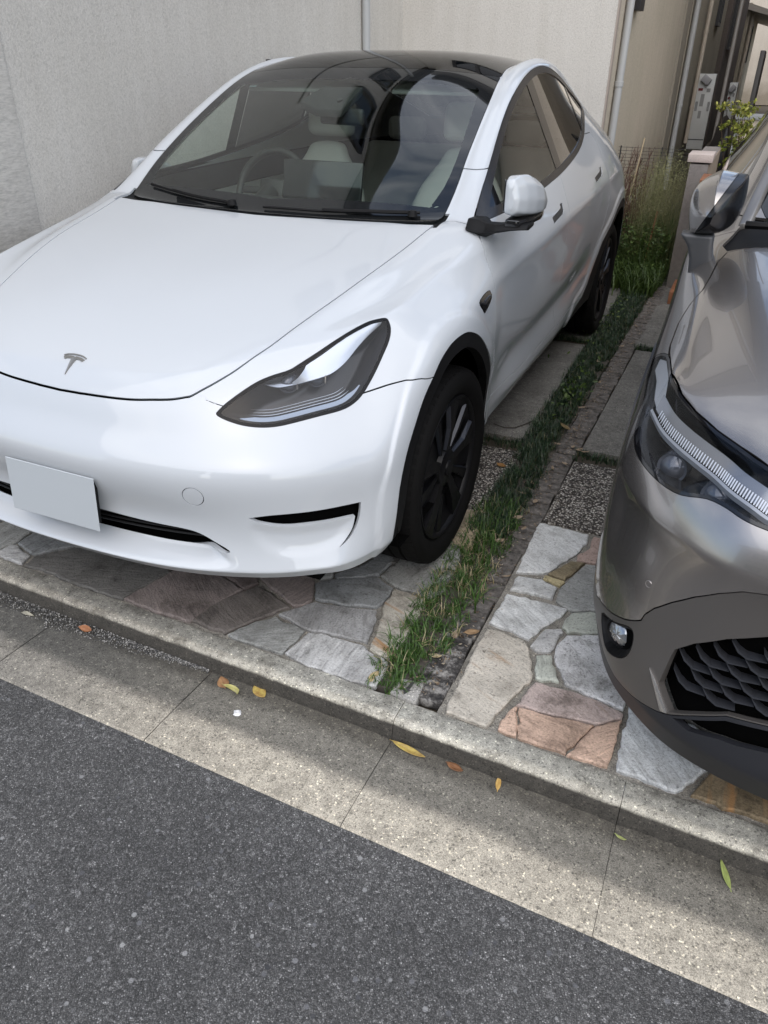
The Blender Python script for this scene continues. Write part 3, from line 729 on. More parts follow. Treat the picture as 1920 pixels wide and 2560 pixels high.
def build_lamp(fn, lamp, hp, hpoly, hn, hu, hv, hc, car, sgn):
    """lamp unit: black rim, clear cover and the parts seen through it"""
    f = sdf(hp(lamp.V), hpoly)
    cov, rim = split(lamp, f + .0095)
    L = to_obj('headlight', fn(skirt(rim, .01)), mat('lamp_seal_black', (.005, .005, .006), .35, spec=.2), car)
    to_obj('lamp_cover', fn(cov), LENS, L)
    back = offset(lamp, 0); d = .075 * ss(0, .05, -sdf(hp(back.V), hpoly)) + .004
    back.V = back.V - hn * d[:, None] - back.N * (.010 * ss(-.001, .012, -sdf(hp(back.V), hpoly)))[:, None] - back.N * .002; weld_normals(back)
    to_obj('lamp_bowl', fn(back), mat('lamp_bowl_grey', (.035, .036, .040), .3, .0, spec=.4), L)
    # upper light guide: from the inner end, under the brow, up to the rear tip
    b = bvh_of(lamp)
    def onsurf(a, c, depth):
        o = Vector(hc + hu * a + hv * c + hn * .5); h = b.ray_cast(o, Vector(-hn))
        P = np.array(h[0]) if h[0] is not None else hc + hu * a + hv * c
        return P - hn * depth
    g3 = [np.array(q[:3]) for q in TR['lamp_l1']]
    g2 = smooth_poly(np.array([hp(np.array([p_]))[0] for p_ in g3]), False, 4)
    up3 = np.array([q[:3] for q in TR['hl']]); u2 = hp(up3)
    def ribbon(line, w0, w1, depth, dd=.01):
        V = []; F = []
        n = len(line)
        for i, (a, c) in enumerate(line):
            t = line[min(i + 1, n - 1)] - line[max(i - 1, 0)]; t = t / (np.linalg.norm(t) + 1e-9); nn = np.array([-t[1], t[0]])
            k = i / (n - 1); wd = w0 + (w1 - w0) * k; wd *= min(1, 6 * k + .25, 6 * (1 - k) + .25)
            for s_, dz in ((0, depth), (1, depth + dd)):
                q = np.array([a, c]) + nn * wd * s_; V.append(onsurf(q[0], q[1], dz))
        for i in range(n - 1): F.append((2 * i, 2 * i + 1, 2 * i + 3, 2 * i + 2))
        V = [tuple(v * [sgn, 1, 1]) for v in V]
        return V, F
    solid('light_guide', ribbon(g2, .013, .010, .020), mat('pale_light_guide', (.62, .68, .78), .25), L)
    # silver field between the guide and the upper outline
    uo = smooth_poly(u2[3:13], False, 6); V = []; F = []; gg = g2[int(len(g2) * .26):-1]; n = len(gg)
    for i, q in enumerate(gg):
        j = np.hypot(*(uo - q).T).argmin() if i < n * .25 else int(np.interp(i, [n * .25, n - 1], [np.hypot(*(uo - gg[int(n * .25)]).T).argmin(), len(uo) - 1]))
        e = uo[j]; dv = e - q; dl = np.linalg.norm(dv) + 1e-9; e = q + dv * max(0, (dl - .013) / dl)
        e = q + (e - q) * min(1, .15 + i / (n * .22))
        for k in range(4):
            pt_ = q + (e - q) * k / 3; V.append(tuple(onsurf(pt_[0], pt_[1], .016 - .004 * k) * [sgn, 1, 1]))
    for i in range(n - 1):
        for k in range(3): F.append((i * 4 + k, i * 4 + k + 1, i * 4 + 5 + k, i * 4 + 4 + k))
    solid('brow_reflector', (V, F), mat('silver_brow', (.60, .63, .67), .25, .35), L)
    brow2 = g2[:int(len(g2) * .45)]
    solid('brow_reflector', ribbon(brow2, .014, .024, .026, .006), mat('dim_brow', (.16, .18, .20), .25, .3), L)
    # lower fins
    lo = hp(np.array([q[:3] for q in TR['hl']]))[::-1]
    low = smooth_poly(lo[1:11], False, 3)
    fl_ = mat('fine_line', (.55, .60, .66), .3)
    for k, (o_, wd, mt) in enumerate(((.020, .013, mat('pale_fin', (.26, .31, .38), .3)), (.038, .0026, fl_), (.047, .0022, fl_), (.056, .0020, fl_))):
        n = len(low); ln = []
        cen = np.array([0., 0.])
        for i in range(2, n - 2):
            t = low[min(i + 1, n - 1)] - low[max(i - 1, 0)]; t = t / np.linalg.norm(t); nn = np.array([-t[1], t[0]])
            if sdf(np.array([low[i] + nn * .01]), hpoly)[0] > 0: nn = -nn
            ln.append(low[i] + nn * o_)
        ln = np.array(ln)
        if k > 0: ln = ln[2:-2]
        v, f_ = ribbon(ln, wd, wd, .020 + .004 * k, .003)
        solid('lamp_fin', (v, f_), mt, L)
    # two projector lenses with small chrome shields
    for a, c in ((-.075, -.006), (.005, .004)):
        P = onsurf(a, c, .040)
        M = Matrix.Translation(Vector(P * [sgn, 1, 1])) @ Vector((hn[0] * sgn * .5, hn[1] - .4, hn[2] * .3)).to_track_quat('Z', 'Y').to_matrix().to_4x4()
        v, f_ = lathe([(0, .020), (.013, .017), (.023, .007), (.026, 0), (.030, .003), (.032, -.02)], 28)
        pr = solid('projector_lens', xf((v, f_), M), mat('projector_glass', (.09, .10, .12), .05, .3), L)
        for q_ in (box(.031, -.004, .008, .003, .022, .010), box(-.031, .0, .008, .003, .022, .010)): solid('chrome_shield', xf(q_, M), CHROME, L)

def build_mirrors(car):
    # both mirrors are folded back along the doors; the driver's one lies further back
    for sgn, dy, dz in ((1, 0, 0), (-1, .50, -.083)):
        R_ = [(.326, .948, .966, 1.140, 1.205), (.336, .932, .982, 1.120, 1.230), (.38, .925, 1.000, 1.110, 1.238), (.45, .926, 1.014, 1.101, 1.234), (.53, .930, 1.020, 1.096, 1.214), (.60, .938, 1.014, 1.096, 1.180), (.635, .948, .998, 1.102, 1.150)]
        V = []; F = []
        for y, x0, x1, z0, z1 in R_:
            h = z1 - z0
            V += [(x0, y, z0 + .006), (x0 + (x1 - x0) * .55, y, z0), (x1 - .004, y, z0 + .012), (x1, y, z0 + h * .45), (x1 - .010, y, z0 + h * .80), (x0 + (x1 - x0) * .55, y, z1), (x0, y, z1 - .004)]
        k = 7
        for i in range(len(R_) - 1):
            for j in range(k): F.append((i * k + j, (i + 1) * k + j, (i + 1) * k + (j + 1) % k, i * k + (j + 1) % k))
        F.append(tuple(range(k))); F.append(tuple((len(R_) - 1) * k + j for j in range(k))[::-1])
        T = lambda p_: ((p_[0] + (.045 if sgn < 0 else 0)) * sgn, p_[1] + dy, p_[2] + dz)
        mi = solid('door_mirror', ([T(p_) for p_ in V], F), WHITE, car, subsurf=3, smooth=180, crease=.42)
        gl = [(.922, .36, 1.125), (.930, .60, 1.108), (.930, .60, 1.172), (.922, .36, 1.225)]
        solid('mirror_glass', ([T(p_) for p_ in gl], [(0, 1, 2, 3)]), CHROME, mi)
        lo = [(.935, .345), (.985, .345), (1.006, .45), (1.012, .53), (1.004, .60), (.985, .640), (.945, .635), (.930, .50)]
        v, f = prism(lo, 1.082, 1.106); solid('mirror_lower_shell', ([T(p_) for p_ in v], f), GLOSSBK, mi, bevel=.006)
        A = [(.79, .44, 1.070, .030), (.83, .435, 1.065, .034), (.86, .41, 1.062, .028), (.90, .385, 1.072, .018), (.95, .38, 1.080, .014), (.985, .385, 1.083, .013), (1.012, .39, 1.084, .012)]
        V = []; F = []
        for x, y, z, h in A:
            wd = .075 if x < .86 else .050
            V += [(x, y - wd * .9, z - h * .4), (x, y - wd * .2, z - h), (x, y + wd, z - h * .6), (x, y + wd, z + h * .5), (x, y - wd * .5, z + h * .7)]
        for i in range(len(A) - 1):
            for j in range(5): F.append((i * 5 + j, i * 5 + (j + 1) % 5, (i + 1) * 5 + (j + 1) % 5, (i + 1) * 5 + j))
        F.append((0, 1, 2, 3, 4)); F.append(tuple(len(A) * 5 - 5 + j for j in range(5))[::-1])
        solid('mirror_arm', ([T((v[0], v[1], v[2] + 0)) for v in V], F), BLACKPL, mi, bevel=.004, smooth=50)

def build_wheels(car):
    r0 = .354
    k_ = lambda r: .24 + (r - .24) * .93
    prof = [(.240, .078), (.256, .088), (.270, .104), (.297, .114), (.322, .114), (.338, .106), (.349, .092), (.3535, .07)]
    for g in (.045, 0, -.045): prof += [(.3545, g + .006), (.346, g + .0055), (.346, g - .0055), (.3545, g - .006)]
    prof += [(.3535, -.07), (.349, -.092), (.338, -.106), (.322, -.114), (.295, -.115), (.262, -.108), (.238, -.098)]
    for sgn in (1, -1):
        for y0 in (0, 2.89):
            steer = -.02 if y0 == 0 else 0
            M = Matrix.Translation((.817 * sgn, y0, r0 - .008)) @ Matrix.Rotation(steer, 4, 'Z') @ Matrix.Diagonal((sgn, 1, 1, 1)).to_4x4()
            w_ = bpy.data.objects.new('wheel', None); COL.objects.link(w_); w_.parent = car
            v, f = lathe([(k_(r), h * .95) for r, h in prof], 96, 'x')
            # shoulder blocks
            parts = [(v, f)]
            for k in range(64):
                a = 2 * math.pi * k / 64
                for side in (1, -1):
                    q = box(.079 * side, 0, k_(.3462), .028, .019, .009, rot=Matrix.Rotation(math.radians(13) * side, 3, 'Y'))
                    parts.append(xf(q, Matrix.Rotation(a, 4, 'X')))
            solid('tyre', xf(merge(*parts), M), TYRE, w_, smooth=40)
            # cover: rim ring, hub, blades
            ring = lathe([(.238, .080), (.243, .092), (.2475, .0955), (.252, .094), (.2545, .088), (.2545, .07)], 96, 'x')
            back = lathe([(.0, .062), (.12, .064), (.20, .060), (.238, .080)], 72, 'x')
            rm = solid('wheel_rim', xf(merge(ring, back), M), RIM, w_, smooth=40)
            hub = lathe([(0, .096), (.026, .096), (.029, .093), (.030, .088), (.05, .088), (.066, .082), (.072, .066)], 40, 'x')
            solid('hub_cap', xf(hub, M), RIM, rm, smooth=30)
            bl = []; fc = []
            def pt(r, da, h): return (h, r * math.cos(a + da), r * math.sin(a + da))
            for k in range(5):
                a = 2 * math.pi * k / 5 + .35
                V = [pt(.055, -.42, .080), pt(.15, -.30, .088), pt(.240, -.34, .090), pt(.2415, -.16, .0905), pt(.242, .02, .090), pt(.15, -.02, .092), pt(.058, .15, .082)]
                Vb = [(h - .022, y, z) for h, y, z in V]; n = 7
                bl.append((V + Vb, [tuple(range(n))] + [(i, i + n, (i + 1) % n + n, (i + 1) % n) for i in range(n)]))
                V = [pt(.070, .13, .0825), pt(.15, -.012, .0925), pt(.235, .025, .0905), pt(.234, .060, .078), pt(.15, .030, .078), pt(.073, .17, .072)]
                fc.append((V, [(0, 5, 4, 1), (1, 4, 3, 2)]))
                V = [pt(.060, .30, .072), pt(.15, .30, .078), pt(.241, .30, .082), pt(.241, .46, .084), pt(.15, .47, .081), pt(.060, .52, .075)]
                Vb = [(h - .014, y, z) for h, y, z in V]; n = 6
                bl.append((V + Vb, [tuple(range(n))] + [(i, i + n, (i + 1) % n + n, (i + 1) % n) for i in range(n)]))
                V = [pt(.075, .53, .0755), pt(.15, .475, .0815), pt(.238, .465, .0845), pt(.237, .49, .074), pt(.15, .51, .070), pt(.077, .57, .068)]
                fc.append((V, [(0, 5, 4, 1), (1, 4, 3, 2)]))
            solid('wheel_blades', xf(merge(*bl), M), RIM, rm, smooth=None)
            solid('blade_facets', xf(merge(*fc), M), RIMG, rm, smooth=None)

def seat(parent, x, y, zb=.50, wid=.50, tilt=18):
    s_ = bpy.data.objects.new('front_seat', None); COL.objects.link(s_); s_.parent = parent
    def pad(nm, cx, cy, cz, sx, sy, sz, rx, b=.05):
        M = Matrix.Translation((cx, cy, cz)) @ Matrix.Rotation(math.radians(rx), 4, 'X')
        v, f = box(0, 0, 0, sx, sy, sz); return solid(nm, xf((v, f), M), SEATW, s_, bevel=b, seg=4, smooth=60)
    pad('seat_cushion', x, y - .22, zb, wid, .52, .16, -6)
    # back: rings narrowing to the shoulders
    V = []; F = []
    R_ = [(.0, .25, .07), (.12, .265, .075), (.30, .26, .075), (.42, .235, .07), (.52, .17, .055), (.58, .11, .045), (.64, .10, .05)]
    n = 12
    for h, w_, d in R_:
        for k in range(n):
            a = 2 * math.pi * k / n; V.append((x + w_ * (abs(math.cos(a)) ** .6) * (1 if math.cos(a) >= 0 else -1), y + h * .30 + d * (abs(math.sin(a)) ** .7) * (1 if math.sin(a) >= 0 else -1), zb + .06 + h))
    for i in range(len(R_) - 1):
        for k in range(n): F.append((i * n + k, i * n + (k + 1) % n, (i + 1) * n + (k + 1) % n, (i + 1) * n + k))
    F.append(tuple(range(n))[::-1]); F.append(tuple((len(R_) - 1) * n + k for k in range(n)))
    solid('seat_back', (V, F), SEATW, s_, subsurf=2, smooth=180)
    pad('headrest', x, y + .235, zb + .80, .25, .10, .17, -12, .04)
    return s_

def build_cabin(car, full, fW, fWi):
    # dashboard: slab from scuttle back to the wheel
    d = [(.39, 1.035), (.46, 1.050), (.62, 1.052), (.86, 1.035), (.90, 1.005), (.88, .93), (.80, .80), (.5, .75), (.39, .9)]
    v, f = prism(d, -.72, .72, 'x'); solid('dashboard', (v, f), DASH, car, bevel=.012)
    solid('dashboard_insert', box(0, .898, .955, 1.36, .014, .045), mat('pale_wood', (.30, .27, .22), .5), car, bevel=.003)
    sw = bpy.data.objects.new('steering_wheel', None); COL.objects.link(sw); sw.parent = car
    M = Matrix.Translation((-.37, 1.02, 1.03)) @ Matrix.Rotation(math.radians(66), 4, 'X')
    V = []; F = []; n = 40; k = 10
    for i in range(n):
        a = 2 * math.pi * i / n
        for j in range(k):
            b = 2 * math.pi * j / k; r = .176 + .016 * math.cos(b); V.append((r * math.cos(a), r * math.sin(a), .016 * math.sin(b)))
    for i in range(n):
        for j in range(k): F.append((i * k + j, ((i + 1) % n) * k + j, ((i + 1) % n) * k + (j + 1) % k, i * k + (j + 1) % k))
    blk = mat('black_leather', (.02, .02, .02), .5)
    solid('wheel_ring', xf((V, F), M), blk, sw, smooth=180)
    hub = merge(box(0, 0, -.01, .13, .10, .05), box(-.11, 0, -.01, .13, .035, .02), box(.11, 0, -.01, .13, .035, .02), box(0, -.11, -.01, .04, .12, .02))
    solid('wheel_hub', xf(hub, M), blk, sw, bevel=.01)
    solid('steering_column', tube([(-.37, .82, .95), (-.37, 1.0, 1.02)], .045, 12), blk, sw)
    solid('column_stalk', tube([(-.37, .93, .99), (-.52, .93, 1.01)], .010, 8), blk, sw)
    scn = solid('touch_screen', box(0, 0, 0, .375, .018, .235), SCREEN, car, bevel=.006)
    scn.location = (0, .82, 1.075); scn.rotation_euler = (math.radians(-12), 0, 0)
    for x in (.37, -.37): seat(car, x, 1.40)
    rs = bpy.data.objects.new('rear_seat', None); COL.objects.link(rs); rs.parent = car
    solid('seat_cushion', box(0, 2.20, .52, 1.25, .5, .18), SEATW, rs, bevel=.05, seg=3)
    M = Matrix.Translation((0, 2.52, .82)) @ Matrix.Rotation(math.radians(-20), 4, 'X')
    solid('seat_back', xf(box(0, 0, 0, 1.25, .14, .62), M), SEATW, rs, bevel=.05, seg=3)
    for x in (-.38, 0, .38): solid('headrest', box(x, 2.66, 1.19, .24, .09, .13), SEATW, rs, bevel=.035, seg=3)
    solid('cabin_floor', box(0, 1.7, .36, 1.5, 2.6, .03), DASH, car)
    solid('centre_console', box(0, 1.2, .58, .24, 1.0, .36), DASH, car, bevel=.03)
    # door cards and inner pillars follow the body shell
    sh = full.copy()
    m_, _ = split(sh, np.abs(sh.V[:, 1] - 1.45) - 1.05); m_, _ = split(m_, np.abs(m_.V[:, 2] - .79) - .335)
    _, m_ = split(m_, .70 - m_.V[:, 0]) if False else (None, m_)
    up, dn = split(m_, 1.0 - m_.V[:, 2])
    for fn in (lambda q: q, mirror):
        a = to_obj('door_card', fn(offset(dn, -.07)), SEATW, car); to_obj('door_top_roll', fn(offset(up, -.06)), DASH, a)
    # windscreen top: camera housing, mirror, visors
    V, F = prism([(-.115, 1.085), (.07, 1.085), (.045, 1.0), (.03, .955), (-.09, .955), (-.19, 1.0)][::-1], 0, .02, 'z')
    V = [(x, y, 1.470 + (y - 1.09) * .62 - (.03 if z == 0 else 0) - .012) for x, y, z in V]
    solid('camera_housing', (V, F), mat('dark_grey_housing', (.02, .02, .02), .7), car, bevel=.004)
    rm = solid('rear_view_mirror', box(0, 0, 0, .23, .03, .065), blk, car, bevel=.014, seg=3)
    rm.location = (0, 1.02, 1.345); rm.rotation_euler = (math.radians(-8), 0, math.radians(-12))
    solid('mirror_stem', tube([(0, 1.0, 1.41), (0, 1.02, 1.37)], .012, 8), blk, rm).matrix_parent_inverse = rm.matrix_basis.inverted()
    for x in (-.36, .36):
        v = solid('sun_visor', box(0, 0, 0, .40, .17, .018), GREYCL, car, bevel=.008); v.location = (x, 1.255, 1.462); v.rotation_euler = (math.radians(20), 0, 0)
    solid('parcel_shelf', box(0, 3.05, 1.0, 1.2, .7, .02), DASH, car)
    # small inspection sticker in the top corner
    st = solid('inspection_sticker', box(0, 0, 0, .038, .001, .03), mat('sticker_blue_white', (.55, .68, .72), .5), car)
    st.location = (-.505, 1.142, 1.452); st.rotation_euler = (math.radians(-62), 0, math.radians(-12))

def build_wipers(car, full):
    b = bvh_of(both(full))
    def on(x, y, h):
        q = b.ray_cast(Vector((x, y, 2)), Vector((0, 0, -1))); return tuple(q[0] + q[1] * h)
    for pts, pv in (([(-.13, .372), (-.30, .392), (-.45, .425), (-.60, .47)], (-.13, .352)), ([(.60, .438), (.45, .405), (.25, .372), (.0, .362)], (.585, .405))):
        o = bpy.data.objects.new('wiper', None); COL.objects.link(o); o.parent = car
        ln = smooth_poly(pts, False, 5)
        blade = tube([on(x, y, .010) for x, y in ln], .005, 6)
        solid('wiper_blade', blade, BLACKPL, o)
        n = len(ln); arm = [on(pv[0], pv[1], .016)] + [on(ln[i][0], ln[i][1] - .012 * (1 - i / n), .019) for i in range(1, int(n * .72))]
        solid('wiper_arm', tube(arm, [.011] + [.0065] * (len(arm) - 1), 6), BLACKPL, o)
        q = on(pv[0], pv[1], .015); solid('wiper_pivot', xf(lathe([(0, .02), (.014, .018), (.018, 0)], 16), Matrix.Translation(q)), BLACKPL, o)

# ---------------------------------------------------------------- grey car on the right: cage (lateral distance from its centre line, y, z)
C2X = 2.37
K2 = [
 [(0,-.80,.885),(.2,-.79,.885),(.4,-.755,.885),(.55,-.695,.885),(.63,-.635,.883),(.70,-.565,.885),(.762,-.47,.892),(.803,-.37,.90)],
 [(0,-.58,.965),(.2,-.57,.963),(.4,-.54,.955),(.55,-.49,.945),(.635,-.44,.938),(.705,-.39,.932),(.768,-.33,.925),(.818,-.26,.895)],
 [(0,-.22,1.03),(.2,-.21,1.03),(.4,-.19,1.022),(.55,-.16,1.012),(.65,-.13,1.0),(.725,-.10,.985),(.785,-.07,.965),(.838,-.03,.90)],
 [(0,.15,1.075),(.2,.15,1.072),(.4,.16,1.065),(.55,.17,1.055),(.65,.18,1.045),(.725,.19,1.03),(.785,.20,1.008),(.850,.22,.935)],
 [(0,.42,1.10),(.2,.42,1.097),(.4,.44,1.09),(.55,.46,1.082),(.65,.47,1.075),(.72,.48,1.065),(.785,.49,1.045),(.862,.50,.985)],
 [(0,.56,1.13),(.2,.57,1.13),(.4,.59,1.125),(.55,.62,1.12),(.66,.66,1.125),(.73,.68,1.12),(.80,.70,1.085),(.868,.72,1.02)],
 [(0,.95,1.34),(.2,.96,1.34),(.4,.99,1.335),(.54,1.03,1.325),(.635,1.08,1.33),(.69,1.10,1.31),(.79,1.12,1.17),(.872,1.14,1.045)],
 [(0,1.35,1.53),(.2,1.36,1.53),(.4,1.38,1.52),(.52,1.42,1.50),(.60,1.45,1.49),(.655,1.47,1.46),(.77,1.5,1.25),(.875,1.5,1.06)],
 [(0,2.0,1.60),(.2,2.0,1.60),(.4,2.0,1.59),(.52,2.0,1.565),(.60,2.0,1.54),(.655,2.0,1.50),(.77,2.0,1.27),(.875,2.0,1.075)],
 [(0,2.8,1.58),(.2,2.8,1.58),(.4,2.8,1.57),(.52,2.8,1.54),(.59,2.8,1.51),(.65,2.8,1.46),(.76,2.8,1.27),(.872,2.8,1.09)],
 [(0,3.3,1.48),(.2,3.3,1.48),(.4,3.3,1.46),(.5,3.3,1.43),(.57,3.3,1.39),(.63,3.28,1.34),(.74,3.25,1.22),(.85,3.2,1.08)],
 [(0,3.55,1.10),(.2,3.55,1.10),(.4,3.53,1.09),(.52,3.50,1.08),(.60,3.47,1.07),(.67,3.44,1.06),(.75,3.40,1.04),(.82,3.35,1.0)]]
K2F = {4: ([-.875,-.865,-.835,-.79,-.735,-.655,-.56], .80), 3: ([-.915,-.905,-.88,-.845,-.80,-.72,-.625], .68), 2: ([-.925,-.918,-.90,-.87,-.825,-.755,-.66], .50),
       1: ([-.965,-.96,-.945,-.910,-.862,-.780,-.672], .30), 0: ([-.935,-.93,-.915,-.880,-.828,-.742,-.638], .22)}
K2X = [0,.2,.4,.55,.65,.735,.80]
K2Y = [-.46,-.28,-.04,.22,.50,.72,1.14,1.5,2.0,2.8,3.15,3.3]
K2Z = {4: [.80,.79,.79,.80,.82,.86,.88,.89,.90,.92,.92,.86], 3: [.66,.66,.66,.66,.67,.68,.70,.70,.70,.72,.74,.70], 2: [.49,.50,.50,.5,.5,.5,.5,.5,.5,.5,.52,.52],
       1: [.31,.34,.34,.34,.34,.34,.34,.34,.34,.34,.36,.36], 0: [.22,.24,.25,.25,.25,.25,.25,.25,.25,.25,.27,.27]}
K2S = {4: [.850,.868,.880,.884,.884,.884,.884,.884,.884,.89,.87,.83], 3: [.872,.885,.892,.89,.886,.884,.884,.884,.884,.90,.88,.84], 2: [.880,.888,.895,.89,.882,.88,.88,.88,.88,.90,.88,.84],
       1: [.876,.885,.89,.885,.875,.87,.87,.87,.87,.89,.87,.82], 0: [.85,.86,.87,.86,.85,.84,.84,.84,.84,.86,.84,.78]}
def car2_master(levels=4):
    V = []; idx = {}
    def vid(p):
        k = tuple(round(c, 5) for c in p)
        if k not in idx: idx[k] = len(V); V.append(k)
        return idx[k]
    R = []
    for r in range(5):
        row = [(K2X[c], K2F[r][0][c], K2F[r][1]) for c in range(7)] + [(K2S[r][t], K2Y[t], K2Z[r][t]) for t in range(12)]
        for k in range(6, -1, -1):
            x, y, _ = K2[11][k]; row.append((x, y + (.05, .10, .12, .10, .06)[r], (.3, .38, .52, .7, .86)[r]))
        R.append(row)
    R.append([K2[0][k] for k in range(7)] + [K2[t][7] for t in range(12)] + [K2[11][k] for k in range(6, -1, -1)])
    F = []; cr = []
    for sgn in (1, -1):
        g = lambda p: vid((p[0] * sgn, p[1], p[2]))
        def quad(*a):
            q = [g(p_) for p_ in a]; F.append(q if sgn > 0 else q[::-1])
        for r in range(5):
            for c in range(len(R[0]) - 1): quad(R[r][c], R[r][c + 1], R[r + 1][c + 1], R[r + 1][c])
        for t in range(11):
            for k in range(7): quad(K2[t][k], K2[t][k + 1], K2[t + 1][k + 1], K2[t + 1][k])
        def crs(line, w):
            for a, b in zip(line[:-1], line[1:]): cr.append((g(a), g(b), w))
        crs(R[1][:9], .5); crs([K2[t][6] for t in range(1, 6)], .35); crs(R[5][:8], .25)
    T = np.array(V); Vc = T.copy()
    for it in range(3): Vc += .85 * (T - catmull([tuple(v) for v in Vc], F, 2, cr).V[:len(T)])
    m = catmull([tuple(v) for v in Vc], F, levels, cr)
    keep = (m.V[m.F][:, :, 0] > -1e-5).all(1); m = compact(M3(m.V, m.N, m.F[keep]))
    c = np.abs(m.V[:, 0]) < 1e-5; m.V[c, 0] = 0; m.N[c, 0] = 0; m.N[c] /= np.linalg.norm(m.N[c], axis=1)[:, None]
    return m
def c2world(m):      # the half we see is the car's right side: lateral -> world x
    return M3(m.V * [-1, 1, 1] + [C2X, 0, 0], m.N * [-1, 1, 1], m.F[:, ::-1])

def build_grey_car():
    T2 = TR2
    m = c2world(car2_master(4))
    paint = mat('taupe_metallic', (.36, .335, .318), .26, .85, 1.0, .02)
    satin = mat('satin_grey_cover', (.14, .13, .122), .38, .55)
    lowbk = mat('dark_lower_trim', (.018, .019, .023), .45)
    car = thing('grey_car', 'taupe grey metallic crossover at the right edge, its front corner and folded mirror in view', 'car')
    g3 = lambda n: [q for q in T2[n] if q]
    full = m.copy()
    # crease from the lamp down to the cover, hollow beside it
    V = m.V
    front = V[:, 1] < -.3
    def fold(P, a, b): return None
    x, y, z = V.T
    dn = .700 - z                              # sharp shoulder across the bumper, the face below it leans in
    inw = front * np.where(dn > 0, .42 * dn * np.exp(-np.clip(dn, 0, 1) / .085), 0) * ss(1.495, 1.53, x) * ss(.36, .44, z)
    inw = inw - front * .010 * np.exp(-((z - .735) / .03) ** 2) * 0
    m.V = m.V - m.N * inw[:, None]; weld_normals(m)
    rest = m
    xz = lambda V: V[:, [0, 2]]; xy = lambda V: V[:, [0, 1]]; yz = lambda V: V[:, [1, 2]]
    # wheel openings
    fA = lambda V: np.where(V[:, 0] < 1.75, np.hypot(V[:, 1] - .13, V[:, 2] - .34) - .415, 1.); _, rest = take(rest, fA, 0)
    fA2 = lambda V: np.where(V[:, 0] < 1.75, np.hypot(V[:, 1] - 2.77, V[:, 2] - .34) - .415, 1.); _, rest = take(rest, fA2, 0)
    # lamp
    hl = np.array(g3('hl')); hc = hl.mean(0); hn = np.array([-.50, -.62, .60]); hn /= np.linalg.norm(hn)
    hu = np.cross([0, 0, 1], hn); hu /= np.linalg.norm(hu); hv = np.cross(hn, hu)
    hp = lambda V: np.c_[(V - hc) @ hu, (V - hc) @ hv]
    near = lambda V: (V[:, 1] < .15) & (V[:, 2] > .70) & (V[:, 0] < 2.2)
    L = [tuple(q) for q in hl]
    # right end lies outside the picture: close it beside the badge panel
    i0 = 7; L = L[:8] + [(1.90, -.765, .862), (1.99, -.80, .855), (2.02, -.845, .835), (2.0, -.862, .815), (1.92, -.842, .795)] + L[10:-1]
    hpoly = smooth_poly(hp(np.array(L)), True, 3)
    fH = lambda V: np.where(near(V), sdf(hp(V), hpoly), 1.)
    lamp, rest = take(rest, fH, .0008, 1, .012)
    # bonnet
    bo = np.array(g3('bon')); bl = [(2.37 + .3, -.785), (2.37, -.785), (2.17, -.778), (1.97, -.752), (1.87, -.722)] + [(q[0], q[1]) for q in bo[::-1]]
    bl = [p_ for p_ in bl] + [(1.597, .22), (1.606, .34), (1.625, .42), (1.70, .44), (1.95, .405), (2.37, .385), (2.67, .385)]
    bl = np.array(bl); fB = lambda V: np.where(V[:, 2] > .8, sdf(xy(V), bl), 1.)
    bon, rest = take(rest, fB, .0022, 1, .014)
    # dark slot between lamp and bonnet, towards the middle of the car
    # windscreen and side glass
    ws = np.array([(2.67, .53), (2.37, .53), (2.0, .57), (1.82, .60), (1.715, .65), (1.69, .72), (1.735, 1.05), (1.78, 1.36), (1.85, 1.42), (2.1, 1.37), (2.37, 1.35), (2.67, 1.35)])
    fW = lambda V: np.where(V[:, 2] > 1.08, sdf(xy(V), ws), 1.)
    wind, rest = take(rest, fW, .001)
    clr, border = split(wind, fW(wind.V) + .045)
    sc = np.array([(2.67, .38), (1.70, .44), (1.625, .43), (1.605, .50), (1.66, .66), (1.82, .63), (2.37, .56), (2.67, .56)])
    fS = lambda V: np.where(V[:, 2] > 1.02, sdf(xy(V), sc), 1.)
    scut, rest = take(rest, fS, 0)
    sw = smooth_poly([(.74, 1.10), (.74, 1.10), (.95, 1.21), (1.2, 1.33), (1.5, 1.435), (2.0, 1.475), (2.7, 1.435), (3.0, 1.33), (3.02, 1.20), (2.6, 1.13), (1.6, 1.10)], True, 3)
    fG = lambda V: np.where(V[:, 0] < 1.80, sdf(yz(V), sw), 1.)
    side, rest = take(rest, fG, .0008)
    sgl, strim = split(side, fG(side.V) + .02)
    # lower cover / grille / lip
    cov = [(1.35, .352), (1.48, .352), (1.497, .356), (1.511, .346), (1.521, .360), (1.56, .395), (1.60, .435), (1.630, .468), (1.632, .470), (1.637, .490), (1.653, .519), (1.685, .560), (1.724, .602), (1.765, .637), (1.804, .663), (1.845, .677), (1.90, .690), (2.0, .70), (2.67, .70), (2.67, .05), (1.35, .05)]
    fC = lambda V: np.where(V[:, 1] < -.35, sdf(xz(V), np.array(cov)), 1.)
    low, rest = take(rest, fC, .0012, 1, .012)
    gr = [(1.709, .455), (1.712, .470), (1.745, .508), (1.80, .552), (1.867, .591), (1.95, .61), (2.37, .625), (2.67, .625), (2.67, .43), (2.37, .43), (1.952, .419), (1.91, .415), (1.836, .400), (1.779, .366), (1.731, .335), (1.708, .361), (1.697, .376)]
    fg = lambda V: np.where(V[:, 1] < -.5, sdf(xz(V), np.array(gr)), 1.)
    grm, low = take(low, fg, 0, 1, .012)
    sl_ = [(1.775, .322), (1.74, .328), (1.779, .352), (1.837, .386), (1.912, .402), (2.37, .41), (2.67, .41), (2.67, .36), (1.966, .358), (1.922, .358), (1.863, .344), (1.832, .340)]
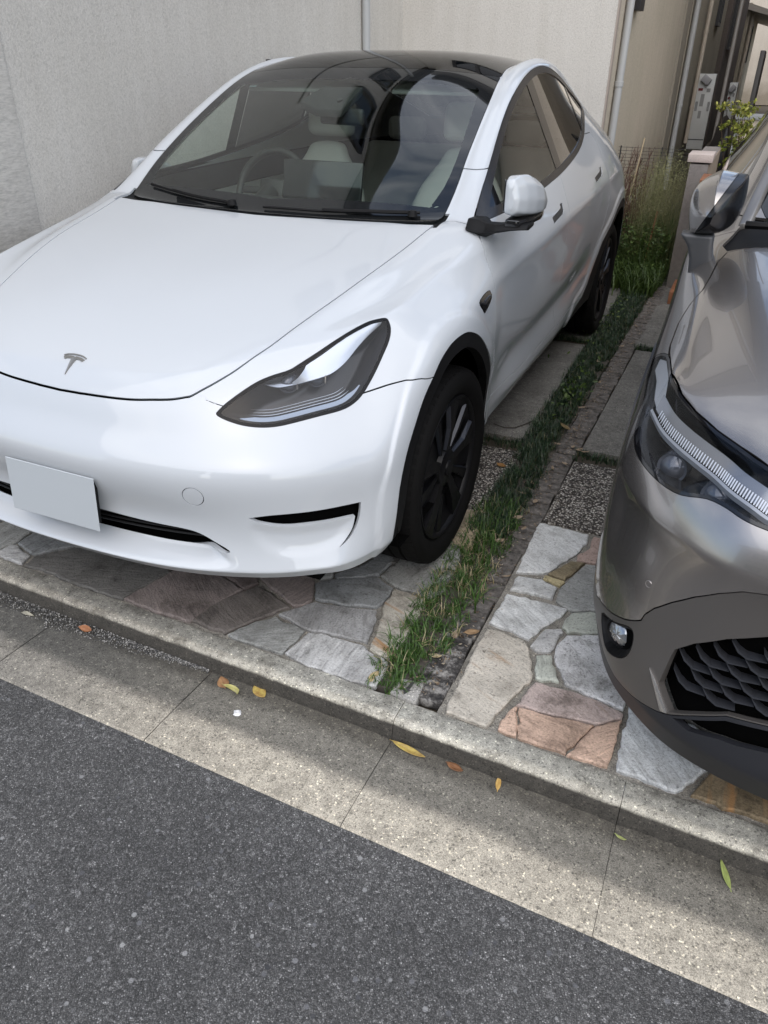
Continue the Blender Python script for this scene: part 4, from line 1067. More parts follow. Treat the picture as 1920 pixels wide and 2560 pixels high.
    lp = [(1.35, .33), (1.49, .322), (1.52, .285), (1.56, .262), (1.60, .268), (1.66, .295), (1.711, .317), (1.735, .331), (1.779, .362), (1.836, .396), (1.91, .411), (2.37, .425), (2.67, .425), (2.67, .05), (1.35, .05)]
    fL = lambda V: sdf(xz(V), np.array(lp))
    lip, low = take(low, fL, .001, 1, .012)
    fs = lambda V: np.where(V[:, 1] < -.5, sdf(xz(V), np.array(sl_)), 1.)
    _, lip = take(lip, fs, 0, 1, .012)
    # fog lamp
    fc = np.array([1.588, -.694, .365]); fn_ = np.array([-.62, -.77, .12]); fn_ /= np.linalg.norm(fn_); fu = np.cross([0, 0, 1], fn_); fu /= np.linalg.norm(fu); fv = np.cross(fn_, fu)
    fp = lambda V: np.c_[(V - fc) @ fu, (V - fc) @ fv]
    fpl = smooth_poly(fp(np.array([(1.534, -.59, .345)] + g3('fog')[1:])), True, 3)
    fF = lambda V: np.where((V[:, 1] < -.45) & (V[:, 0] < 1.8), sdf(fp(V), fpl), 1.)
    fogm, low = take(low, fF, .0008, 2, .01)
    # black side skirt strip along the sill and arches
    fK = lambda V: np.where(V[:, 1] > -.5, np.minimum(V[:, 2] - .345, np.maximum(np.minimum(np.hypot(V[:, 1] - .13, V[:, 2] - .34), np.hypot(V[:, 1] - 2.77, V[:, 2] - .34)) - .475, V[:, 2] - 3)), 1.)
    clad, rest = take(rest, fK, .0008)
    # wing / bumper seam by the lamp, door seams
    fB1 = lambda V: np.where(V[:, 2] < .86, V[:, 1] + .405 + 0 * V[:, 2], V[:, 1] + .405)
    bump, rest = take(rest, fB1, .001)
    fWg = lambda V: V[:, 1] - (.60 + .12 * (1.0 - V[:, 2]))
    wing, rest = take(rest, fWg, .0015)
    fD = lambda V: np.where((V[:, 1] < 1.62) & (V[:, 2] < 1.16), -1., 1.) * 0 + np.maximum(V[:, 1] - 1.62, V[:, 2] - 1.12)
    door, rest = take(rest, fD, .0015)
    O = lambda n, q, mt, par=car, sk=.01: to_obj(n, skirt(q, sk, False) if sk else q, mt, par)
    mir_ = lambda q: M3(q.V * [-1, 1, 1] + [2 * C2X, 0, 0], q.N * [-1, 1, 1], q.F[:, ::-1])
    bb = lambda q: join(q, mir_(q))
    O('bonnet', bb(bon), paint); bp = O('front_bumper', bb(bump), paint); lc = O('lower_bumper_cover', bb(low), satin, bp, .02); O('bumper_lip', bb(lip), lowbk, bp, .02)
    O('body_side', bb(rest), paint); wd = O('windscreen', bb(clr), WIND, car, 0); O('black_border', bb(border), FRIT, wd, .004); O('scuttle_panel', bb(offset(scut, -.012)), BLACKPL, car, 0)
    for fn in (lambda q: q, mir_):
        O('wing', fn(wing), paint); O('front_door', fn(door), paint); O('lower_cladding', fn(offset(clad, .004)), lowbk)
        O('side_window', fn(sgl), PRIVGL, car, 0); O('window_trim', fn(strim), GLOSSBK)
        # lamp
        sg = 1 if fn is not mir_ else -1
        cover, rim = split(lamp, sdf(hp(lamp.V), hpoly) + .008)
        H = O('headlight', fn(rim), GLOSSBK); O('lamp_cover', fn(cover), LENS, H, 0)
        bk = offset(lamp, 0); dd = .085 * ss(0, .05, -sdf(hp(bk.V), hpoly)) + .004; bk.V = bk.V - hn * dd[:, None] - bk.N * (.012 * ss(-.001, .012, -sdf(hp(bk.V), hpoly)))[:, None] - bk.N * .002; weld_normals(bk); O('lamp_bowl', fn(bk), mat('black_lamp_bowl', (.02, .021, .023), .2), H, 0)
        fix = (lambda v: tuple(v)) if sg > 0 else (lambda v: (2 * C2X - v[0], v[1], v[2]))
        st = smooth_poly(np.array(g3('strip') + [[1.90, -.815, .80], [1.96, -.832, .80]]) , False, 4)
        n = len(st); Vv = []; Ff = []
        for i, p_ in enumerate(st):
            for h, dp in ((.006, .020), (-.002, .013), (-.012, .016)): Vv.append(fix(p_ + np.array([0, 0, h]) - hn * dp))
        for i in range(n - 1):
            for j in range(2): Ff.append((i * 3 + j, i * 3 + j + 1, (i + 1) * 3 + j + 1, (i + 1) * 3 + j))
        band = solid('light_band', (Vv, Ff), mat('ribbed_light_band', (.32, .34, .37), .3, .3), H)
        tk = []; up_ = []
        for i in range(2, n - 1):
            for q in (0, .5):
                p_ = st[i] * (1 - q) + st[min(i + 1, n - 1)] * q
                a = p_ + np.array([0, .0, .008]) - hn * .022; b = p_ + np.array([.003, .008, .027]) - hn * .028; t = (st[min(i + 1, n - 1)] - st[i]); t = t / np.linalg.norm(t) * .0016
                o_ = len(tk); tk += [fix(a - t), fix(a + t), fix(b + t), fix(b - t)]; up_.append((o_, o_ + 1, o_ + 2, o_ + 3))
        solid('light_teeth', (tk, up_), mat('bright_teeth', (.62, .65, .70), .3), band)
        Vv = []; Ff = []
        for i, p_ in enumerate(st):
            k = i / (n - 1); Vv += [fix(p_ + np.array([0, 0, .012]) - hn * .034), fix(p_ + np.array([.008, .02, .046]) - hn * .040)]
        for i in range(n - 1): Ff.append((2 * i, 2 * i + 1, 2 * i + 3, 2 * i + 2))
        solid('upper_reflector', (Vv, Ff), mat('grey_reflector', (.30, .31, .33), .15, .6), H)
        # side signal piece at the rear end of the lamp
        s3 = [(1.515, -.10, .868), (1.535, -.16, .884), (1.555, -.30, .885), (1.56, -.38, .87), (1.55, -.42, .845), (1.535, -.36, .850), (1.525, -.24, .855), (1.51, -.14, .848)]
        v = [fix(np.array(p_) - hn * .018) for p_ in s3]; solid('side_reflector', (v, [tuple(range(len(v)))]), mat('silver_signal', (.6, .62, .64), .2, .5), H)
        # projector
        for cc in ((1.60, -.60, .80), (1.70, -.70, .80)):
            P = np.array(cc) - hn * .045; q_ = Vector(fix(P)); dirv = Vector((hn[0] * sg * .6, -1, .1))
            Mx = Matrix.Translation(q_) @ dirv.to_track_quat('Z', 'Y').to_matrix().to_4x4()
            solid('projector_lens', xf(lathe([(0, .016), (.015, .013), (.024, .004), (.028, 0), (.034, .003), (.036, -.02)], 24), Mx), mat('projector_glass', (.05, .055, .065), .04, .2), H)
        # fog lamp
        fo = M3(fogm.V - fn_ * (.028 * ss(0, .022, -sdf(fp(fogm.V), fpl)))[:, None], fogm.N, fogm.F); weld_normals(fo)
        fg_ = O('fog_lamp_bezel', fn(fo), BLACKPL, bp, .006)
        q_ = Vector(fix(np.array([1.583, -.694, .370]) - fn_ * .016)); Mx = Matrix.Translation(q_) @ Vector((fn_[0] * sg, fn_[1], fn_[2])).to_track_quat('Z', 'Y').to_matrix().to_4x4()
        v, f = lathe([(0, .013), (.014, .012), (.028, .007), (.036, 0)], 32); v = [(a, b * .8, c + .0012 * math.sin(a * 700) + .0008 * math.sin(b * 900)) for a, b, c in v]
        solid('fog_lamp_glass', xf((v, f), Mx), mat('fog_glass', (.38, .39, .40), .14, .7), fg_)
        solid('fog_lamp_ring', xf(lathe([(.036, .0), (.039, .006), (.042, .0)], 28), Mx @ Matrix.Diagonal((1, .8, 1, 1))), BLACKPL, fg_)
        # parking sensor
        h_ = bvh_of(bump).ray_cast(Vector((1.6315, -2, .558)), Vector((0, 1, 0))); q_ = Vector(fix((1.6315, h_[0].y if h_[0] else -.744, .558))); Mx = Matrix.Translation(q_) @ Vector((-.5 * sg, -.85, .1)).to_track_quat('Z', 'Y').to_matrix().to_4x4()
        solid('parking_sensor', xf(lathe([(.0, .0022), (.0068, .0022), (.0074, .0016), (.0076, -.004)], 24), Mx), paint, bp, smooth=30)
        solid('sensor_ring', xf(lathe([(.0076, .0012), (.0081, .0022), (.0086, .0010)], 24), Mx), mat('ring_shine', (.35, .33, .32), .4, .2), bp)
        # folded mirror
        rings = [(.285, 1.560, 1.580, 1.165, 1.190), (.305, 1.528, 1.602, 1.135, 1.226), (.35, 1.502, 1.628, 1.108, 1.252), (.42, 1.484, 1.645, 1.096, 1.270), (.49, 1.480, 1.650, 1.092, 1.276), (.55, 1.486, 1.64, 1.098, 1.268), (.575, 1.50, 1.62, 1.115, 1.250)]
        Vv = []; Ff = []
        for y_, x0, x1, z0, z1 in rings:
            zm = (z0 + z1) / 2; Vv += [(x0 + .02, y_, z0), (x0, y_, zm - .01), (x0 + .012, y_, z1 - .035), ((x0 + x1) / 2 - .005, y_, z1), (x1 - .010, y_, z1 - .010), (x1, y_, zm), (x1 - .03, y_, z0)]
        for i in range(len(rings) - 1):
            for j in range(7): Ff.append((i * 7 + j, i * 7 + (j + 1) % 7, (i + 1) * 7 + (j + 1) % 7, (i + 1) * 7 + j))
        Ff += [tuple(range(7))[::-1], tuple((len(rings) - 1) * 7 + j for j in range(7))]
        cs = [(i * 7 + j, (i + 1) * 7 + j, .8) for i in range(len(rings) - 1) for j in (0, 3, 4)]
        mm = catmull(Vv, Ff, 4, cs)
        if np.sum(mm.N * (mm.V - mm.V.mean(0))) < 0: mm = M3(mm.V, -mm.N, mm.F[:, ::-1])
        fcap = lambda V: V[:, 0] - (1.524 + .50 * (V[:, 2] - 1.115) + .05 * (V[:, 1] - .3))
        capm, inn = take(mm, fcap, .0012, 1, .006)
        mr = O('door_mirror', fn(capm), paint); O('mirror_inner_shell', fn(inn), mat('mirror_black', (.006, .006, .007), .25), mr)
        A_ = [(1.53, .40, 1.105, .050, .04), (1.545, .40, 1.07, .036, .035), (1.555, .41, 1.03, .034, .034), (1.57, .43, .985, .045, .045), (1.585, .45, .955, .055, .055)]
        Vv = []; Ff = []
        for x_, y_, z_, a, b in A_: Vv += [fix(p_) for p_ in ((x_ - a, y_ - b, z_), (x_ + a, y_ - b, z_), (x_ + a, y_ + b, z_), (x_ - a, y_ + b, z_))]
        for i in range(len(A_) - 1):
            for j in range(4): Ff.append((i * 4 + j, i * 4 + (j + 1) % 4, (i + 1) * 4 + (j + 1) % 4, (i + 1) * 4 + j))
        Ff += [(3, 2, 1, 0), tuple((len(A_) - 1) * 4 + j for j in range(4))]
        solid('mirror_arm', (Vv, Ff), mat('dark_grey_arm', (.07, .072, .076), .35), mr, bevel=.012, seg=3, smooth=50)
        # bright strip up the windscreen pillar, wheels
        pl = [(1.655, .62, 1.085), (1.675, .75, 1.165), (1.70, .90, 1.25), (1.735, 1.12, 1.36)]
        Vv = []; Ff = []
        for x_, y_, z_ in pl: Vv += [fix(p_) for p_ in ((x_ - .022, y_, z_ - .012), (x_ - .016, y_, z_ + .016), (x_ + .016, y_, z_ + .024), (x_ + .026, y_, z_ + .006))]
        for i in range(len(pl) - 1):
            for j in range(4): Ff.append((i * 4 + j, i * 4 + (j + 1) % 4, (i + 1) * 4 + (j + 1) % 4, (i + 1) * 4 + j))
        Ff += [(3, 2, 1, 0), tuple((len(pl) - 1) * 4 + j for j in range(4))]
        solid('pillar_garnish', (Vv, Ff), mat('satin_pillar', (.22, .215, .21), .25, .6), car, bevel=.004)
        for y0 in (.13, 2.77):
            wl = bpy.data.objects.new('wheel', None); COL.objects.link(wl); wl.parent = car
            Mx = Matrix.Translation(fix((1.60, y0, .34)))
            ty = solid('tyre', xf(lathe([(.22, -.10), (.30, -.112), (.335, -.09), (.342, 0), (.335, .09), (.30, .112), (.22, .10)], 48, 'x'), Mx), TYRE, wl)
            solid('wheel_rim', xf(lathe([(0, -.07), (.06, -.075), (.15, -.055), (.21, -.08), (.225, -.10)], 48, 'x'), Mx), RIM, wl)
    li = full
    for f_ in (fH, fW, fG, fA, fA2, fg, fs): _, li = split(li, f_(li.V))
    O('dark_gap_liner', bb(offset(li, -.02)), DARK, car, 0)  # near-black liner added so the panel gaps read dark
    # grille: recessed sheet with rows of wave blades
    gb, _ = split(full, fg(full.V) - .02); gb = bb(offset(gb, -.05)); G = O('lower_grille', gb, DARK, bp, 0)
    b = bvh_of(bb(full)); Vv = []; Ff = []
    for r in range(9):
        for c in range(23):
            x0 = 1.69 + c * .060 + (.030 if r % 2 else 0); z0 = .592 - r * .0255
            P = [(0, .010), (.018, -.006), (.034, -.0125), (.070, -.0075), (.034, -.0165), (.015, -.0095)]
            pts = []
            for dx, dz in P:
                X = x0 + dx; Zz = z0 + dz - .0
                if sdf(np.array([[min(X, 2 * C2X - X), Zz]]), np.array(gr))[0] > -.001: pts = []; break
                h = b.ray_cast(Vector((X, -2, Zz)), Vector((0, 1, 0)))
                pts.append((X, (h[0].y if h[0] else -.9) + .014, Zz))
            if not pts: continue
            o_ = len(Vv); Vv += pts + [(p_[0], p_[1] + .03, p_[2] - .004) for p_ in pts]; k = len(P)
            Ff.append(tuple(o_ + i for i in range(k))); Ff += [(o_ + i, o_ + k + i, o_ + k + (i + 1) % k, o_ + (i + 1) % k) for i in range(k)]
    solid('grille_blades', (Vv, Ff), mat('grille_blade_grey', (.035, .037, .043), .3), G, smooth=None)
    lb, _ = split(full, fs(full.V) - .02); O('lower_slot', bb(offset(lb, -.06)), DARK, bp, 0)
    for sgm in (1, -1):   # bright corner strip of the cover beside the grille
        pl = [(1.672, .395), (1.690, .380), (1.728, .331), (1.712, .325)]; Vv = []
        for dx in (-.006, .006):
            for X, Zz in pl:
                h = b.ray_cast(Vector((X, -2, Zz)), Vector((0, 1, 0))); Vv.append(((X if sgm > 0 else 2 * C2X - X), (h[0].y if h[0] else -.85) + dx, Zz))
        solid('corner_strip', (Vv, [(0, 1, 2, 3), (7, 6, 5, 4)] + [(i, 4 + i, 4 + (i + 1) % 4, (i + 1) % 4) for i in range(4)]), mat('silver_strip', (.45, .44, .43), .25, .7), lc, bevel=.002)
    solid('underbody', box(C2X, 1.4, .27, 1.4, 4.1, .04), DARK, car)
    # cabin seen through the glass
    v, f = prism([(.50, 1.03), (.62, 1.06), (.95, 1.08), (1.02, 1.02), (1.0, .8), (.5, .8)], C2X - .70, C2X + .70, 'x'); solid('dashboard', (v, f), DASH, car, bevel=.012)
    for x_ in (C2X - .36, C2X + .36):
        solid('seat_back', box(x_, 1.62, .95, .48, .14, .70, rot=Matrix.Rotation(math.radians(-14), 3, 'X')), DASH, car, bevel=.05, seg=3)
    w = [(1.66, .56, 1.112), (1.80, .53, 1.118), (2.0, .50, 1.128), (2.25, .485, 1.135)]
    wp = bpy.data.objects.new('wiper', None); COL.objects.link(wp); wp.parent = car
    solid('wiper_arm', tube(w, [.013, .010, .009, .008], 6), BLACKPL, wp)
    return car

# ---------------------------------------------------------------- ground: road, gutter, kerb, pads, planting strip
STONES = [('grey',[(-0.744,-0.526),(-0.709,-0.496),(-0.771,-0.468),(-0.984,-0.478),(-0.831,-0.607)]),('grey',[(-0.725,-0.551),(-0.704,-0.496),(-0.647,-0.509),(-0.564,-0.522),(-0.56,-0.619),(-0.577,-0.681),(-0.668,-0.688),(-0.743,-0.607)]),('pale',[(-0.575,-0.694),(-0.562,-0.633),(-0.541,-0.629),(-0.445,-0.661),(-0.434,-0.71),(-0.492,-0.71),(-0.556,-0.712)]),('slate',[(-0.551,-0.619),(-0.553,-0.519),(-0.51,-0.499),(-0.354,-0.505),(-0.317,-0.526),(-0.393,-0.592),(-0.441,-0.653)]),('dark',[(-0.416,-0.716),(-0.426,-0.664),(-0.382,-0.603),(-0.311,-0.533),(-0.166,-0.518),(0.017,-0.499),(0.077,-0.529),(0.063,-0.612),(0.032,-0.725),(-0.085,-0.728),(-0.211,-0.722),(-0.34,-0.709)]),('redbrown',[(0.034,-0.719),(0.081,-0.521),(0.102,-0.494),(0.225,-0.466),(0.367,-0.511),(0.335,-0.614),(0.31,-0.726),(0.162,-0.735)]),('darkred',[(0.23,-0.463),(0.297,-0.446),(0.371,-0.421),(0.397,-0.458),(0.372,-0.509)]),('darkstreak',[(0.31,-0.721),(0.328,-0.606),(0.402,-0.474),(0.482,-0.495),(0.561,-0.529),(0.495,-0.631),(0.444,-0.731)]),('redbrown',[(0.386,-0.433),(0.372,-0.406),(0.41,-0.332),(0.544,-0.338),(0.561,-0.363),(0.611,-0.466),(0.601,-0.499),(0.568,-0.521),(0.485,-0.478)]),('grey',[(0.453,-0.73),(0.5,-0.638),(0.545,-0.589),(0.665,-0.613),(0.664,-0.676),(0.655,-0.735),(0.582,-0.739),(0.482,-0.737)]),('mottle',[(0.546,-0.575),(0.623,-0.47),(0.738,-0.448),(0.829,-0.426),(0.847,-0.465),(0.869,-0.582),(0.808,-0.588),(0.734,-0.595),(0.667,-0.605)]),('slate',[(0.573,-0.379),(0.615,-0.333),(0.747,-0.256),(0.829,-0.288),(0.831,-0.385),(0.822,-0.411),(0.734,-0.441),(0.652,-0.452),(0.615,-0.454)]),('pale',[(0.66,-0.729),(0.671,-0.677),(0.68,-0.617),(0.738,-0.602),(0.868,-0.599),(0.888,-0.616),(0.962,-0.636),(0.973,-0.667),(0.972,-0.744),(0.959,-0.75),(0.835,-0.754),(0.729,-0.747)]),('tanstreak',[(0.84,-0.291),(0.963,-0.305),(0.963,-0.412),(0.977,-0.515),(0.962,-0.624),(0.889,-0.607),(0.865,-0.485),(0.838,-0.392)]),('grey',[(0.761,-0.244),(0.781,-0.126),(0.802,0.019),(0.85,0.146),(0.955,0.039),(0.981,-0.034),(0.992,-0.239),(0.966,-0.298),(0.913,-0.287),(0.832,-0.281)]),('slate',[(0.611,-0.307),(0.666,-0.237),(0.703,-0.101),(0.702,-0.052),(0.774,-0.093),(0.754,-0.241),(0.69,-0.287),(0.629,-0.323)]),('grey',[(0.537,-0.33),(0.584,-0.274),(0.613,-0.323),(0.58,-0.354)]),('tancream',[(0.892,0.04),(0.884,0.128),(0.864,0.313),(0.975,0.338),(0.989,0.205),(0.982,0.041),(0.972,0.041)]),('white',[(1.18,0.337),(1.372,0.331),(1.378,0.282),(1.36,0.187),(1.339,0.141),(1.292,0.027),(1.267,0.004),(1.186,-0.022),(1.182,0.129)]),('pink',[(1.392,0.325),(1.451,0.329),(1.47,0.154),(1.443,0.153),(1.367,0.139),(1.362,0.176),(1.393,0.239)]),('brown',[(1.348,0.127),(1.398,0.135),(1.385,0.098),(1.354,0.005),(1.292,0.015)]),('yellow',[(1.283,0.0),(1.357,-0.01),(1.347,-0.042),(1.283,-0.022)]),('white',[(1.198,-0.045),(1.281,-0.028),(1.34,-0.052),(1.34,-0.123),(1.287,-0.121),(1.195,-0.129)]),('grey',[(1.405,0.13),(1.47,0.149),(1.518,-0.121),(1.465,-0.13),(1.411,-0.162),(1.352,-0.129),(1.348,-0.048),(1.364,-0.003),(1.391,0.097)]),('white',[(1.192,-0.16),(1.295,-0.154),(1.398,-0.158),(1.388,-0.209),(1.342,-0.295),(1.321,-0.359),(1.245,-0.34),(1.183,-0.331)]),('palegreen',[(1.415,-0.17),(1.467,-0.139),(1.515,-0.132),(1.532,-0.231),(1.427,-0.277),(1.402,-0.254),(1.402,-0.212)]),('pale',[(1.357,-0.287),(1.402,-0.266),(1.413,-0.283),(1.397,-0.387),(1.356,-0.403),(1.333,-0.388),(1.344,-0.332)]),('cream',[(1.188,-0.364),(1.239,-0.358),(1.311,-0.372),(1.331,-0.397),(1.355,-0.453),(1.375,-0.524),(1.336,-0.653),(1.308,-0.759),(1.192,-0.755),(1.184,-0.726),(1.186,-0.61),(1.182,-0.44)]),('palegreen',[(1.361,-0.422),(1.404,-0.404),(1.45,-0.507),(1.383,-0.52)]),('white2',[(1.407,-0.35),(1.425,-0.289),(1.538,-0.237),(1.644,-0.393),(1.639,-0.489),(1.638,-0.539),(1.562,-0.528),(1.468,-0.508),(1.412,-0.407)]),('rose',[(1.388,-0.535),(1.461,-0.531),(1.514,-0.529),(1.587,-0.539),(1.641,-0.557),(1.64,-0.577),(1.578,-0.627),(1.513,-0.634),(1.444,-0.644),(1.361,-0.648)]),('salmon',[(1.36,-0.653),(1.368,-0.654),(1.393,-0.759),(1.341,-0.755),(1.338,-0.723)]),('salmon',[(1.372,-0.653),(1.446,-0.649),(1.514,-0.639),(1.575,-0.634),(1.526,-0.764),(1.405,-0.763),(1.396,-0.759)]),('salmon',[(1.58,-0.633),(1.641,-0.581),(1.64,-0.662),(1.633,-0.761),(1.529,-0.765)]),('whiteblue',[(1.653,-0.499),(1.786,-0.512),(1.99,-0.571),(1.87,-0.662),(1.802,-0.768),(1.656,-0.76),(1.65,-0.656)]),('brownrust',[(1.875,-0.666),(2.047,-0.552),(2.175,-0.57),(2.123,-0.75),(2.02,-0.77),(1.836,-0.764)])]
TILT = -.028      # the kerb runs at a slight angle to the cars
def ky(x, y0): return y0 + TILT * x
def sheet(name, poly, z, mt, sub=0):
    v = [(x, y, z if not callable(z) else z(x, y)) for x, y in poly]
    return solid(name, (v, [tuple(range(len(v)))]), mt, None, smooth=None)
def grid(name, x0, x1, y0, y1, nx, ny, zf, mt, skew=True):
    V = []; F = []
    for j in range(ny + 1):
        for i in range(nx + 1):
            x = x0 + (x1 - x0) * i / nx; y = y0 + (y1 - y0) * j / ny
            if skew: y = y + TILT * x
            V.append((x, y, zf(x, y)))
    for j in range(ny):
        for i in range(nx):
            a = j * (nx + 1) + i; F.append((a, a + 1, a + nx + 2, a + nx + 1))
    return solid(name, (V, F), mt, None, smooth=180)

def speckle(t, co, scale, lo, hi, a=.55, b=.72):
    v = node(t, 'ShaderNodeTexVoronoi'); v.inputs['Scale'].default_value = scale; t.links.new(co, v.inputs[0])
    return ramp(t, v.outputs['Color'], [(a, (0, 0, 0)), (b, (1, 1, 1))])

def mat_asphalt():
    m = mat('asphalt', (.05, .05, .05), .85); t, n, l, b = NT(m); co = coords(t)
    v = node(t, 'ShaderNodeTexVoronoi'); v.inputs['Scale'].default_value = 360; l.new(co, v.inputs[0])
    v2 = node(t, 'ShaderNodeTexVoronoi'); v2.inputs['Scale'].default_value = 125; l.new(co, v2.inputs[0])
    base = ramp(t, noise(t, co, 3.2, 6), [(.3, (.148, .146, .143)), (.7, (.186, .183, .178))])
    sep = t.nodes.new('ShaderNodeSeparateColor'); l.new(v.outputs['Color'], sep.inputs[0])
    st = ramp(t, sep.outputs[0], [(0, (.55, .55, .55)), (.6, (1.0, 1.0, 1.0)), (.88, (1.5, 1.5, 1.5)), (.955, (1.7, 1.7, 1.7)), (1, (3.4, 3.4, 3.4))])
    c = mixc(t, 1, base, st, 'MULTIPLY')
    sep2 = t.nodes.new('ShaderNodeSeparateColor'); l.new(v2.outputs['Color'], sep2.inputs[0])
    big = ramp(t, sep2.outputs[1], [(.0, (.75, .75, .75)), (.70, (1.0, 1.0, 1.0)), (.88, (1.25, 1.25, 1.25)), (.975, (1.5, 1.5, 1.5)), (1, (1.9, 1.9, 1.9))])
    c = mixc(t, 1, c, big, 'MULTIPLY')
    dk = ramp(t, v.outputs['Distance'], [(0, (1.15, 1.15, 1.15)), (.55, (.45, .45, .45))]); c = mixc(t, 1, c, dk, 'MULTIPLY')
    wear = ramp(t, noise(t, co, 1.1, 7, .6), [(.35, (.80, .80, .80)), (.62, (1.08, 1.08, 1.08))]); c = mixc(t, 1, c, wear, 'MULTIPLY')
    v3 = node(t, 'ShaderNodeTexVoronoi'); v3.inputs['Scale'].default_value = 46; l.new(co, v3.inputs[0]); s3 = t.nodes.new('ShaderNodeSeparateColor'); l.new(v3.outputs['Color'], s3.inputs[0])
    sel = ramp(t, s3.outputs[0], [(.86, (0, 0, 0)), (.88, (1, 1, 1))]); blob = ramp(t, v3.outputs['Distance'], [(.22, (1, 1, 1)), (.30, (0, 0, 0))]); tone = ramp(t, s3.outputs[1], [(0, (.045, .046, .05)), (.5, (.16, .16, .165)), (1, (.34, .34, .33))])
    c = mixc(t, mixc(t, 1, sel, blob, 'MULTIPLY'), c, tone)
    l.new(c, b.inputs['Base Color'])
    h = mixc(t, .5, v.outputs['Distance'], v2.outputs['Distance']); bp = bump(t, h, 1.0, .004, b); bp.invert = True
    r = ramp(t, sep.outputs[1], [(0, (.75, .75, .75)), (1, (1., 1., 1.))]); l.new(r, b.inputs['Roughness'])
    return m

def mat_concrete(name, dark, light, stain=None, scale=420, spk=True, big=0):
    m = mat(name, light, .85); t, n, l, b = NT(m); co = coords(t)
    base = ramp(t, noise(t, co, 5, 8, .6), [(.3, dark), (.7, light)])
    fine = ramp(t, noise(t, co, scale, 3, .7), [(.32, (.50, .50, .50)), (.5, (1, 1, 1)), (.68, (1.45, 1.45, 1.42))])
    c = base
    if stain: c = stain(t, co, c)
    mid = ramp(t, noise(t, co, 34, 5, .7), [(.34, (.72, .72, .71)), (.5, (1, 1, 1)), (.66, (1.18, 1.18, 1.17))])
    c = mixc(t, 1, mixc(t, 1, c, fine, 'MULTIPLY'), mid, 'MULTIPLY')
    if spk:
        v = node(t, 'ShaderNodeTexVoronoi'); v.inputs['Scale'].default_value = 230; l.new(co, v.inputs[0])
        sep = t.nodes.new('ShaderNodeSeparateColor'); l.new(v.outputs['Color'], sep.inputs[0])
        s1 = ramp(t, sep.outputs[0], [(0, (.35, .35, .36)), (.06, (.5, .5, .5)), (.12, (1, 1, 1)), (.94, (1, 1, 1)), (.99, (2.2, 2.2, 2.1))]); c = mixc(t, .8, c, s1, 'MULTIPLY')
    l.new(c, b.inputs['Base Color'])
    h = mixc(t, .5, noise(t, co, scale, 3, .7), noise(t, co, 60, 3)); bump(t, h, .55, .003, b)
    return m

def along(t, co):
    """kerb-aligned coordinate: v = y - TILT x"""
    s = t.nodes.new('ShaderNodeSeparateXYZ'); t.links.new(co, s.inputs[0])
    a = t.nodes.new('ShaderNodeMath'); a.operation = 'MULTIPLY_ADD'; t.links.new(s.outputs[0], a.inputs[0]); a.inputs[1].default_value = -TILT; t.links.new(s.outputs[1], a.inputs[2])
    return a.outputs[0], s
def wob(t, co, v, amp, sc):
    n = noise(t, co, sc, 4, .6); q = t.nodes.new('ShaderNodeMath'); q.operation = 'MULTIPLY_ADD'; t.links.new(n, q.inputs[0]); q.inputs[1].default_value = amp; t.links.new(v, q.inputs[2]); return q.outputs[0]
def mrange(t, v, a, b):
    r = t.nodes.new('ShaderNodeMapRange'); r.inputs['From Min'].default_value = a; r.inputs['From Max'].default_value = b; r.interpolation_type = 'SMOOTHSTEP'; t.links.new(v, r.inputs[0]); return r.outputs[0]

